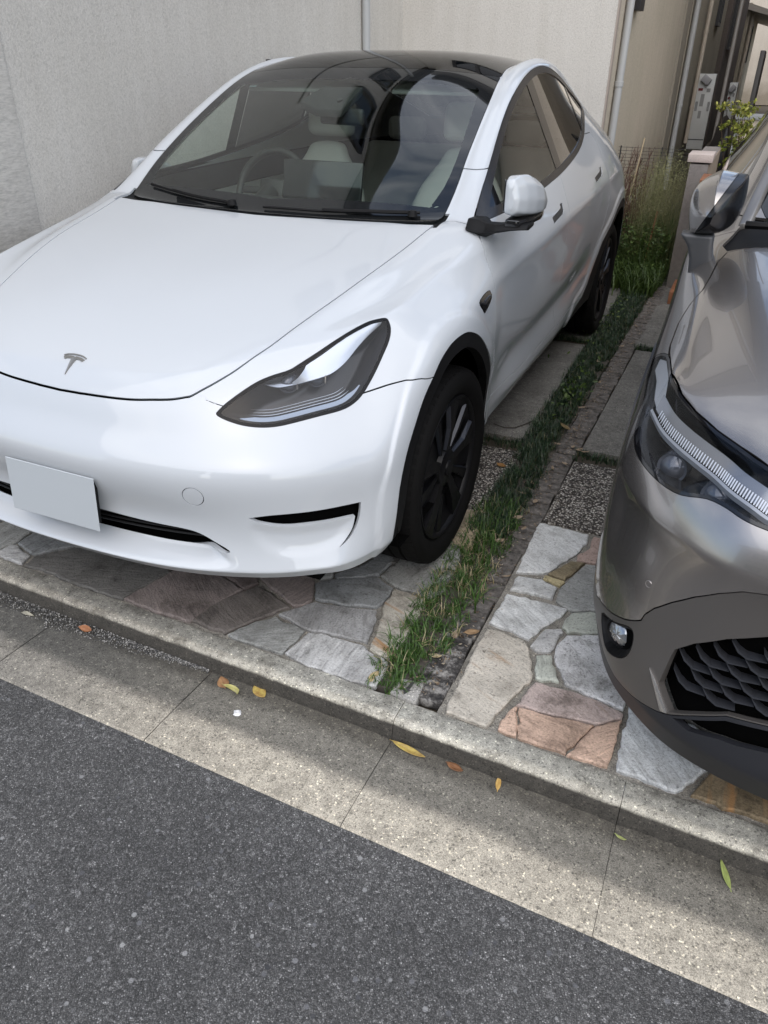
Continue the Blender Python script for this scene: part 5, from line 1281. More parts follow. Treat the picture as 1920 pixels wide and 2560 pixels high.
def build_ground():
    asph = mat_asphalt()
    # washed-in dirt lies dark in the low part of the gutter; the outer part stays pale
    def gutter_stain_shade(t, co, c):
        v, s = along(t, co); v = wob(t, co, v, .05, 2.2); v = wob(t, co, v, .02, 14)
        f = ramp(t, v, [(0, (0, 0, 0)), (1, (1, 1, 1))])
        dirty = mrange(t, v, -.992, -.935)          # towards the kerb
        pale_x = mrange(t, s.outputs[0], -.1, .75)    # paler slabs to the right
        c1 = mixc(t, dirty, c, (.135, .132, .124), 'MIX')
        ft = mrange(t, v, -.865, -.815); c1 = mixc(t, ft, c1, (.075, .072, .066)); mul = mixc(t, pale_x, (.74, .73, .70), (1.36, 1.30, 1.17)); c1b = mixc(t, 1, c1, mul, 'MULTIPLY')  # gutter foot darker still: kerb shade painted over the dirt
        speck = ramp(t, noise(t, co, 260, 2, .6), [(.35, (.72, .72, .72)), (.65, (1.25, 1.25, 1.25))]); return mixc(t, .8, c1b, speck, 'MULTIPLY')
    gut = mat_concrete('gutter_concrete', (.28, .265, .24), (.38, .36, .325), gutter_stain_shade)
    def kerb_stain_shade(t, co, c):
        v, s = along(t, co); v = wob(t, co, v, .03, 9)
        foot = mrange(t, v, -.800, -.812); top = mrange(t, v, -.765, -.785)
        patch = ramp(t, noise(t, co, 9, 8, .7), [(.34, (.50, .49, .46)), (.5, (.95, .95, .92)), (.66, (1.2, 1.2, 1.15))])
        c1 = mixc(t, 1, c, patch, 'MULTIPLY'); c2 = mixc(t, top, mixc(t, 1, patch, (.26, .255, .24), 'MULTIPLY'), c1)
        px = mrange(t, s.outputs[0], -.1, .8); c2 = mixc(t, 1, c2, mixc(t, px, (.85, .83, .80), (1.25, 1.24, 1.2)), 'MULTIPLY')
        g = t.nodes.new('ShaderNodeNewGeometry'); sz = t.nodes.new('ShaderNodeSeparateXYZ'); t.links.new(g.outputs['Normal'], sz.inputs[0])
        zz = mrange(t, s.outputs[2], -.006, -.018); return mixc(t, zz, c2, (.060, .055, .047))  # front face near black: grime, with its shade painted in
    kerbm = mat_concrete('kerb_concrete', (.31, .295, .265), (.45, .43, .395), kerb_stain_shade)
    GZ = -.070
    struct(grid('road', -12, 14, -40, -1.136, 26, 20, lambda x, y: -.052 - .004 * max(0, -1.2 - y) ** .5 - .010 * max(0, min(1, (-1.14 - y) / .3)), asph))
    struct(sheet('ground', [(-60, ky(-60, -.72)), (60, ky(60, -.72)), (60, 90), (-60, 90)], -.035, mat('bare_earth', (.09, .075, .055), .95)))
    # gutter pans: .61 m castings with open joints
    ga = []; xs = [-.157 - .614 * k for k in range(9, 0, -1)] + [-.157 + .6135 * k for k in range(0, 14)]
    for a, b in zip(xs[:-1], xs[1:]):
        n = 8
        V = []; F = []
        rows = [-1.137, -1.128, -1.05, -.95, -.86, -.806]
        zr = [-.056, -.050, -.052, -.057, -.063, -.066]
        for j, (y0, z) in enumerate(zip(rows, zr)):
            for i in range(n + 1):
                e = .0010 + .0006 * math.sin(y0 * 70 + a * 9); x = a + e + (b - a - 2 * e) * i / n
                V.append((x - .02 * (y0 + 1.0) * 0, ky(x, y0) + .003 * math.sin(x * 40) * (j == 0), z - (.004 if i in (0, n) else 0)))
        for j in range(len(rows) - 1):
            for i in range(n): F.append((j * (n + 1) + i, j * (n + 1) + i + 1, (j + 1) * (n + 1) + i + 1, (j + 1) * (n + 1) + i))
        ga.append((V, F))
    struct(solid('gutter', merge(*ga), gut, None, smooth=30))
    struct(sheet('gutter_bed', [(-6, ky(-6, -1.15)), (9, ky(9, -1.15)), (9, ky(9, -.74)), (-6, ky(-6, -.74))], -.075, mat('joint_dirt', (.085, .08, .07), .95)))
    ks = [-.157 - .614 * k for k in range(9, 0, -1)] + [-.157 + .6135 * k for k in range(0, 14)]
    ka = []; prof = [(-.733, -.05), (-.733, .001), (-.738, .003), (-.770, .002), (-.800, .000), (-.8085, -.003), (-.8125, -.010), (-.815, -.030), (-.818, -.052), (-.818, -.075)]
    rnd = random.Random(3)
    for a, b in zip(ks[:-1], ks[1:]):
        n = 14; V = []; F = []
        dz = rnd.uniform(-.002, .002)
        for i in range(n + 1):
            x = a + .0008 + (b - a - .0016) * i / n
            for k, (y, z) in enumerate(prof):
                j = (.0012 * math.sin(x * 61 + k) + .001 * math.sin(x * 23 + 2 * k)); V.append((x, ky(x, y) + j, z + dz + j * .6 - (.003 if i in (0, n) else 0)))
        k = len(prof)
        for i in range(n):
            for q in range(k - 1): F.append((i * k + q, (i + 1) * k + q, (i + 1) * k + q + 1, i * k + q + 1))
        F += [tuple(range(k)), tuple(n * k + q for q in range(k))[::-1]]
        ka.append((V, F))
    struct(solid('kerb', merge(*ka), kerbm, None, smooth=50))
    # mortar bed under the flagstones
    mort = mat_concrete('mortar', (.15, .14, .12), (.27, .255, .225), None, 300)
    struct(sheet('mortar_bed', [(-3.2, ky(-3.2, -.734)), (.958, ky(.958, -.734)), (.972, .338), (-3.2, .30)], -.006, mort))
    struct(sheet('mortar_bed', [(1.166, ky(1.166, -.734)), (4.6, ky(4.6, -.734)), (4.6, .26), (1.178, .36)], -.006, mort))
    # washed aggregate pads, concrete pads
    agg = mat('washed_aggregate', (.3, .3, .3), .8); t, n, l, b = NT(agg); co = coords(t)
    v = node(t, 'ShaderNodeTexVoronoi'); v.inputs['Scale'].default_value = 118; l.new(co, v.inputs[0]); sep = t.nodes.new('ShaderNodeSeparateColor'); l.new(v.outputs['Color'], sep.inputs[0])
    peb = ramp(t, sep.outputs[0], [(0, (.08, .075, .07)), (.3, (.22, .20, .18)), (.6, (.42, .39, .34)), (.85, (.66, .63, .57)), (1, (.78, .76, .70))])
    gap = ramp(t, v.outputs['Distance'], [(.25, (1, 1, 1)), (.62, (.10, .09, .08))]); l.new(mixc(t, 1, peb, gap, 'MULTIPLY'), b.inputs['Base Color'])
    bp = bump(t, v.outputs['Distance'], 1.0, .006, b); bp.invert = True
    slab = mat_concrete('pad_concrete', (.12, .115, .105), (.19, .185, .17), None, 340)
    def pad(name, poly, z, mt, th=.03):
        v, f = prism(poly, z - th, z); o = solid(name, (v, f), mt, None, bevel=.004, seg=2); return struct(o)
    pad('aggregate_pad', [(-3.2, .30), (.955, .342), (.945, .925), (-3.2, .90)], 0, agg)
    pad('aggregate_pad', [(1.186, .360), (4.6, .26), (4.6, .93), (1.188, .935)], .001, agg)
    for y0, y1 in ((1.065, 2.60), (2.73, 4.28)):
        pad('concrete_pad', [(-1.24, y0 - .03), (.925, y0), (.905, y1), (-1.24, y1)], 0, slab)
        pad('concrete_pad', [(1.195, y0), (4.6, y0), (4.6, y1 + .03), (1.215, y1 + .03)], .002, slab)
    pad('concrete_pad', [(1.225, 4.44), (4.6, 4.44), (4.6, 5.8), (1.235, 5.8)], .002, slab)
    # dark brick edging, laid crosswise
    edg = mat('dark_edging_brick', (.11, .095, .085), .9); t, n, l, b = NT(edg); co = coords(t)
    sx = t.nodes.new('ShaderNodeSeparateXYZ'); l.new(co, sx.inputs[0]); near_ = mrange(t, sx.outputs[1], -.15, -.50)
    cA = ramp(t, noise(t, co, 30, 8, .75), [(.33, (.020, .018, .016)), (.5, (.12, .11, .10)), (.60, (.18, .165, .15)), (.72, (.34, .32, .30))])
    cB = ramp(t, noise(t, co, 20, 10, .8), [(.40, (.015, .014, .014)), (.50, (.06, .056, .052)), (.57, (.24, .23, .215)), (.70, (.38, .37, .34))])
    l.new(mixc(t, near_, cA, cB), b.inputs['Base Color']); bump(t, noise(t, co, 90, 4, .7), .8, .006, b)
    parts = []; y = -.735; rnd = random.Random(5); i = 0
    while y < 5.6:
        L = .098 if y > 0 else .105; xo = (1.078 + .012 * y if y > -.3 else 1.068) + rnd.uniform(-.004, .004); w_ = .098
        if i > 0 or True: parts.append(box(xo + w_ / 2, y + L / 2 - .002, -.014 + rnd.uniform(-.003, .003), w_, L - .007, .03, rot=Matrix.Rotation(rnd.uniform(-.03, .03), 3, 'Z')))
        y += L; i += 1
    struct(solid('brick_edging', merge(*parts), edg, None, bevel=.004, seg=2))
    # small boundary marker block with an engraved arrow
    bk = solid('boundary_marker', prism([(1.022, -.756), (1.028, -.690), (1.098, -.680), (1.104, -.762)], -.03, .010), mat_concrete('marker_concrete', (.24, .235, .22), (.33, .32, .30), None, 380), None, bevel=.003)
    tag(bk, 'small grey concrete block with a carved arrow, at the kerb end of the grass strip', 'marker block')
    ar = [(1.062, -.690), (1.071, -.690), (1.069, -.726), (1.076, -.722), (1.061, -.748), (1.050, -.726), (1.058, -.728)]
    solid('arrow_groove', prism(ar, .0085, .0107), mat('groove_dark', (.05, .05, .048), .9), bk, smooth=None)
    # flagstones
    cols = {'grey': (.31, .315, .30), 'pale': (.46, .46, .45), 'slate': (.25, .26, .26), 'dark': (.13, .125, .115), 'redbrown': (.22, .185, .17), 'darkred': (.15, .12, .11), 'darkstreak': (.17, .15, .135), 'mottle': (.35, .35, .345),
            'tanstreak': (.47, .44, .375), 'tancream': (.38, .31, .22), 'white': (.60, .61, .60), 'pink': (.36, .27, .23), 'brown': (.22, .18, .11), 'yellow': (.42, .36, .21), 'palegreen': (.46, .48, .42), 'cream': (.60, .555, .475), 'white2': (.60, .60, .595),
            'salmon': (.56, .40, .305), 'rose': (.47, .385, .35), 'whiteblue': (.64, .66, .66), 'brownrust': (.26, .20, .12)}
    fm = mat('flagstone', (.3, .3, .3), .75); t, n, l, b = NT(fm)
    at = node(t, 'ShaderNodeVertexColor'); at.layer_name = 'stone'; a2 = node(t, 'ShaderNodeAttribute'); a2.attribute_name = 'grain'
    co = coords(t)
    # streak direction differs stone by stone: rotate the coordinates by the stone's own angle
    vr = t.nodes.new('ShaderNodeVectorRotate'); vr.rotation_type = 'Z_AXIS'; l.new(co, vr.inputs['Vector'])
    an = t.nodes.new('ShaderNodeMath'); an.operation = 'MULTIPLY'; an.inputs[1].default_value = 6.28; l.new(a2.outputs['Fac'], an.inputs[0]); l.new(an.outputs[0], vr.inputs['Angle'])
    mp_ = t.nodes.new('ShaderNodeMapping'); mp_.inputs['Scale'].default_value = (2.2, 13, 1); l.new(vr.outputs[0], mp_.inputs[0])
    streak = noise(t, mp_.outputs[0], 5, 9, .68, .8); blot = noise(t, co, 7, 8, .65); fine = noise(t, co, 150, 4, .7)
    fr_ = t.nodes.new('ShaderNodeMath'); fr_.operation = 'MULTIPLY'; fr_.inputs[1].default_value = 7.3; l.new(a2.outputs['Fac'], fr_.inputs[0]); f2_ = t.nodes.new('ShaderNodeMath'); f2_.operation = 'FRACT'; l.new(fr_.outputs[0], f2_.inputs[0])
    f3_ = t.nodes.new('ShaderNodeMapRange'); f3_.inputs['To Min'].default_value = .25; l.new(f2_.outputs[0], f3_.inputs[0])
    c = mixc(t, f3_.outputs[0], at.outputs[0], mixc(t, 1, at.outputs[0], ramp(t, streak, [(.28, (.42, .41, .40)), (.45, (.88, .88, .88)), (.60, (1.12, 1.12, 1.12)), (.75, (1.35, 1.34, 1.30))]), 'MULTIPLY'))
    pit = ramp(t, noise(t, co, 62, 6, .75, .4), [(.36, (.30, .29, .28)), (.43, (1, 1, 1))]); inv = t.nodes.new('ShaderNodeMath'); inv.operation = 'SUBTRACT'; inv.inputs[0].default_value = 1.1; l.new(f3_.outputs[0], inv.inputs[1])
    c = mixc(t, inv.outputs[0], c, mixc(t, 1, c, pit, 'MULTIPLY'))
    grime = ramp(t, noise(t, co, 4.2, 10, .76, .8), [(.38, (.36, .35, .33)), (.49, (.95, .95, .95))]); c = mixc(t, .75, c, mixc(t, 1, c, grime, 'MULTIPLY'))
    c = mixc(t, 1, c, ramp(t, blot, [(.30, (.60, .59, .58)), (.5, (1, 1, 1)), (.7, (1.15, 1.15, 1.15))]), 'MULTIPLY')
    c = mixc(t, 1, c, ramp(t, fine, [(.34, (.60, .60, .60)), (.46, (1, 1, 1)), (.7, (1.18, 1.18, 1.18))]), 'MULTIPLY')
    rust = ramp(t, noise(t, mp_.outputs[0], 1.6, 4, .5), [(.60, (0, 0, 0)), (.70, (1, 1, 1))])
    sp = t.nodes.new('ShaderNodeMath'); sp.operation = 'MULTIPLY'; l.new(rust, sp.inputs[0]); l.new(at.outputs['Alpha'], sp.inputs[1])
    c = mixc(t, sp.outputs[0], c, (.34, .19, .08)); l.new(c, b.inputs['Base Color'])
    hh = mixc(t, .35, streak, fine); bump(t, hh, .9, .009, b)
    rnd = random.Random(11); V = []; F = []; C = []; G = []
    def stone(poly, key, z=.006):
        base = cols[key]; g = rnd.random(); al = {'tanstreak': .9, 'tancream': 1, 'cream': .7, 'yellow': 1, 'brownrust': 1, 'salmon': .9, 'rose': .4, 'pink': .5}.get(key, 0)
        P = []
        n = len(poly)
        for i in range(n):          # ragged edge
            a = np.array(poly[i]); b_ = np.array(poly[(i + 1) % n]); L = np.linalg.norm(b_ - a); k = max(1, int(L / .018)); nn = np.array([-(b_ - a)[1], (b_ - a)[0]]) / (L + 1e-9)
            for q in range(k): P.append(a + (b_ - a) * q / k + nn * rnd.gauss(0, .0026) * (q > 0))
        c_ = np.mean(P, 0); o = len(V)
        ring = []
        for sc, zz in ((1.0, -.012), (1.0, z - .004), (.985, z), (.72, z + .0008)):
            for p_ in P:
                d = p_ - c_; r = np.linalg.norm(d); k = 1 if sc == 1.0 else (max(0, (r - .006) / r) if sc == .985 else sc)
                V.append((c_[0] + d[0] * k, c_[1] + d[1] * k, zz + rnd.uniform(-.0006, .0006)))
        V.append((c_[0], c_[1], z + .001)); m_ = len(P)
        for r_ in range(3):
            for i in range(m_): F.append((o + r_ * m_ + i, o + r_ * m_ + (i + 1) % m_, o + (r_ + 1) * m_ + (i + 1) % m_, o + (r_ + 1) * m_ + i))
        for i in range(m_): F.append((o + 3 * m_ + i, o + 3 * m_ + (i + 1) % m_, o + 4 * m_))
        jit = rnd.uniform(.92, 1.08)
        C.extend([(base[0] * jit, base[1] * jit, base[2] * jit, al)] * (4 * m_ + 1)); G.extend([g] * (4 * m_ + 1))
    for key, poly in STONES: stone(poly, key)
    # the paving goes on under and beyond both cars
    keys = ['grey', 'slate', 'redbrown', 'pale', 'dark', 'tanstreak']
    def filler(x0, x1, y0, y1):
        cells = [[(x0 + (x1 - x0) * i / max(1, round((x1 - x0) / .36)) + rnd.uniform(-.05, .05) * (0 < j < 3), y0 + (y1 - y0) * j / 3 + rnd.uniform(-.05, .05) * (0 < j < 3)) for i in range(round((x1 - x0) / .36) + 1)] for j in range(4)]
        for j in range(3):
            for i in range(len(cells[0]) - 1):
                q = [np.array(cells[j][i]), np.array(cells[j][i + 1]), np.array(cells[j + 1][i + 1]), np.array(cells[j + 1][i])]; c_ = sum(q) / 4
                stone([tuple(c_ + (p_ - c_) * .95) for p_ in q], rnd.choice(keys))
    filler(-3.1, -.72, -.63, .28); filler(-.66, .80, -.16, .29); filler(2.10, 4.5, -.72, .24); filler(1.52, 2.06, -.30, .28)
    o = solid('flagstone_paving', (V, F), fm, None, smooth=25)
    me = o.data; ga_ = me.attributes.new('grain', 'FLOAT', 'POINT'); ga_.data.foreach_set('value', np.array(G, dtype=np.float32))
    ca = me.color_attributes.new('stone', 'FLOAT_COLOR', 'POINT'); ca.data.foreach_set('color', np.array(C, dtype=np.float32).ravel())
    struct(o)
    # grit washed into the gutter at the left
    gv = []; rnd = random.Random(21)
    gc = [mat('grit_dark', (.06, .06, .06), .9), mat('grit_mid', (.17, .165, .155), .9), mat('grit_pale', (.36, .35, .33), .9)]
    bins = [[], [], []]
    for i in range(5200):
        u = rnd.random(); x = -1.6 + 2.05 * rnd.random() ** .85; w_ = .085 * max(0, min(1, (.42 - x) / .5)) + .008
        y = ky(x, -.822) - abs(rnd.gauss(0, .45)) * w_ * 1.0
        if y < ky(x, -.822) - w_ * 1.25: continue
        s = rnd.uniform(.0013, .0034); k = rnd.choice((0, 0, 1, 1, 2))
        V8, F8 = box(0, 0, 0, s * rnd.uniform(.8, 1.5), s, s * .8, rot=Matrix.Rotation(rnd.uniform(0, 3), 3, 'Z') @ Matrix.Rotation(rnd.uniform(-.6, .6), 3, 'X'))
        zb = -.066 + .0035 * max(0, 1 - (ky(x, -.822) - y) / (w_ + .001)) * 2.0
        bins[k].append(([(a + x, b_ + y, c_ + zb + .001) for a, b_, c_ in V8], F8))
    allp = []; idx = []
    me_parts = merge(*[p_ for bn in bins for p_ in bn]); o = solid('grit', me_parts, gc[0], None, smooth=None)
    for g_ in gc[1:]: o.data.materials.append(g_)
    nf = [len(bn) * 6 for bn in bins]; arr = np.concatenate([np.full(nf[0], 0), np.full(nf[1], 1), np.full(nf[2], 2)]).astype(np.int32)
    o.data.polygons.foreach_set('material_index', arr)
    tag(o, 'loose grey grit washed along the foot of the kerb at the left', 'grit'); struct(o, 'stuff')

def blade_mesh(specs, seed=1):
    """specs: (x, y, z, length, width, azimuth, bend, shade); thin curved leaf blades"""
    V = []; F = []; S = []
    for x, y, z, L, w_, az, bd, sh in specs:
        o = len(V); ca, sa = math.cos(az), math.sin(az); n = 4; a = math.pi / 2; px = pz = 0.
        for i in range(n + 1):
            k = i / n; ww = w_ * (1 - k ** 1.6) * .5 + .0002
            V.append((x + ca * px - sa * ww, y + sa * px + ca * ww, z + pz)); V.append((x + ca * px + sa * ww, y + sa * px - ca * ww, z + pz))
            S += [sh, sh]
            px += math.cos(a) * L / n; pz += math.sin(a) * L / n; a -= bd / n
        for i in range(n): F.append((o + 2 * i, o + 2 * i + 1, o + 2 * i + 3, o + 2 * i + 2))
    return V, F, S

def mat_leafy(name, stops, rough=.5, attr='shade'):
    m = mat(name, stops[0][1], rough); t, n, l, b = NT(m)
    a = node(t, 'ShaderNodeAttribute'); a.attribute_name = attr
    c = ramp(t, a.outputs['Fac'], stops); l.new(c, b.inputs['Base Color'])
    tr = t.nodes.new('ShaderNodeBsdfTranslucent'); l.new(c, tr.inputs[0]); mx = t.nodes.new('ShaderNodeMixShader'); mx.inputs[0].default_value = .25
    out_ = [q for q in t.nodes if q.type == 'OUTPUT_MATERIAL'][0]; l.new(b.outputs[0], mx.inputs[1]); l.new(tr.outputs[0], mx.inputs[2]); l.new(mx.outputs[0], out_.inputs[0])
    return m
def shaded(name, V, F, S, mt, parent=None):
    o = solid(name, (V, F), mt, parent, smooth=180)
    at = o.data.attributes.new('shade', 'FLOAT', 'POINT'); at.data.foreach_set('value', np.array(S, dtype=np.float32)); return o

def build_grass():
    rnd = random.Random(8)
    mondo = mat_leafy('dwarf_lilyturf', [(0, (.012, .026, .014)), (.6, (.032, .066, .032)), (.92, (.065, .115, .05)), (1, (.20, .17, .09))], .4)
    lawn = mat_leafy('lawn_green', [(0, (.025, .055, .012)), (.55, (.06, .13, .025)), (.8, (.11, .20, .045)), (.86, (.30, .26, .14)), (1, (.42, .36, .22))], .5)
    soil = struct(solid('soil_strip', prism([(.945, -.735), (1.085, -.735), (1.10, 4.2), (1.19, 5.8), (.4, 5.8), (.5, 4.28), (.905, 4.28), (.925, 1.0), (.958, .34)], -.05, -.003), mat('dark_soil', (.075, .066, .056), .95), None))
    def edge(y): return .962 - .018 * ss(-.7, .4, y) - .03 * ss(.5, 1.5, y), 1.062 + .018 * ss(-.6, .2, y) - .02 * ss(.4, 1.0, y) + .03 * ss(1.2, 3.5, y)
    sp = []
    def clump(x, y, n, L, spread, mk):
        for _ in range(n):
            az = rnd.uniform(0, 6.283); mk.append((x + rnd.gauss(0, spread), y + rnd.gauss(0, spread), -.008, L * rnd.uniform(.6, 1.25), rnd.uniform(.0022, .0036), az, rnd.uniform(.9, 2.3), rnd.random()))
    y = .18
    while y < 4.3:
        a, b = edge(y)
        for k in range(5):
            if math.sin(y * 37) * math.sin(y * 13 + k) > .75: continue
            clump(rnd.uniform(a + .005, b + .014), y + rnd.uniform(-.02, .02), 17, .055, .012, sp)
        y += .021
    for y0, x0, x1 in ((.985, .35, .93), (2.665, .3, .92), (.99, 1.19, 1.75), (2.68, 1.21, 1.7)):
        x = x0
        while x < x1:
            for k in range(2): clump(x, y0 + rnd.gauss(0, .022), 13, .042, .010, sp)
            x += .022
    V, F, S = blade_mesh(sp); o = shaded('dwarf_lilyturf', V, F, S, mondo); tag(o, 'dark green dwarf lilyturf filling the strip and the gaps between the pads', 'ground cover'); struct(o, 'stuff')
    sp = []; y = -.735
    while y < .42:
        a = .955; b = 1.056 + .03 * ss(-.70, -.45, y)
        for k in range(5):
            x = rnd.uniform(a - .020, b + .028)
            if math.sin(x * 70 + 3 * math.sin(y * 23)) * math.sin(y * 41 + 2 * math.sin(x * 50)) > .42 + .4 * (x < b - .05): continue
            dry = rnd.random() < (.16 + .30 * math.exp(-((y + .13) / .16) ** 2))
            for _ in range(9):
                az = rnd.uniform(0, 6.283); fl = rnd.random() < .35
                sp.append((x + rnd.gauss(0, .012), y + rnd.gauss(0, .012), -.008, rnd.uniform(.022, .065) * (1.25 if fl else 1), rnd.uniform(.0022, .0050), az, rnd.uniform(1.0, 2.8), (rnd.uniform(.84, 1) if (dry and rnd.random() < .7) else rnd.uniform(.1, .8))))
        y += .0135
    V, F, S = blade_mesh(sp); o = shaded('lawn_grass', V, F, S, lawn); tag(o, 'bright green and straw-coloured grass at the kerb end of the strip', 'grass'); struct(o, 'stuff')
    # a taller tuft leaning over the paving
    sp = [(1.125, -.30, -.004, L, w_, az, bd, sh) for L, w_, az, bd, sh in ((.20, .007, 1.0, 1.0, .6), (.16, .006, .3, 1.5, .7), (.13, .006, -.5, 1.7, .5), (.15, .005, 2.6, 1.5, .6), (.12, .006, -1.6, 1.3, .75), (.10, .005, 3.6, 1.7, .5), (.14, .006, -.1, 1.9, .65), (.09, .005, 4.4, 1.2, .6))]
    V, F, S = blade_mesh(sp); o = shaded('grass_tuft', V, F, S, lawn); tag(o, 'single long-bladed grass tuft sprawling over the pale flagstone', 'grass tuft')
    sp = [(1.07 + rnd.gauss(0, .01), -.02 + rnd.gauss(0, .02), -.006, L, .004, az, bd, .6) for L, az, bd in ((.27, .5, .5), (.30, .8, .4), (.22, .2, .8), (.26, 1.2, .5), (.20, 2.0, .8), (.2, -.3, .9))]
    V, F, S = blade_mesh(sp); o = shaded('grass_tuft', V, F, S, lawn); tag(o, 'tall upright grass blades in the middle of the strip beside the front tyre', 'grass tuft')

def leaf_obj(label, x, y, z, L, W, az, curl, col1, col2, fold=.25, roll=0., grp='fallen leaves by the kerb'):
    n = 9; V = []; F = []
    for i in range(n + 1):
        k = i / n; w_ = W / 2 * math.sin(math.pi * min(1, k * .96 + .02)) ** .75 * (1 - .25 * k)
        a = curl * (k - .5); px = (math.sin(a) / curl if abs(curl) > .01 else k - .5) * L; pz = ((1 - math.cos(a)) / curl if abs(curl) > .01 else 0) * L
        for j, s in enumerate((-1, -.5, 0, .5, 1)): V.append((px, s * w_, pz + abs(s) * w_ * fold + .0008 * math.sin(9 * k + 3 * s)))
    for i in range(n):
        for j in range(4): F.append((i * 5 + j, i * 5 + j + 1, (i + 1) * 5 + j + 1, (i + 1) * 5 + j))
    v2, f2 = tube([(V[2][0] - L * .10, .0, V[2][2] - .001), (V[2][0], 0, V[2][2]), (V[5 * (n // 2) + 2][0], 0, V[5 * (n // 2) + 2][2] + .0006), (V[-3][0], 0, V[-3][2])], [.0011, .0010, .0007, .0003], 5)
    col1 = tuple(c * .82 for c in col1); col2 = tuple(c * .75 for c in col2)
    key = 'leaf_' + '_'.join('%d' % round(c * 100) for c in col1 + col2)
    m = mat(key, col1, .55)
    if len(m.node_tree.nodes) < 4:
        t, n_, l, b = NT(m); co = coords(t); l.new(ramp(t, noise(t, co, 45, 5, .65), [(.38, col1), (.62, col2)]), b.inputs['Base Color'])
    o = solid('fallen_leaf', merge((V, F), (v2, f2)), m, None, smooth=180)
    sol = o.modifiers.new('t', 'SOLIDIFY'); sol.thickness = .0004
    M = Matrix.Translation((x, y, z)) @ Matrix.Rotation(az, 4, 'Z') @ Matrix.Rotation(roll, 4, 'X'); o.matrix_world = M
    mn = min((M @ Vector(v)).z for v in V); o.location.z += z - mn + .0012
    tag(o, label, 'leaf', grp); return o

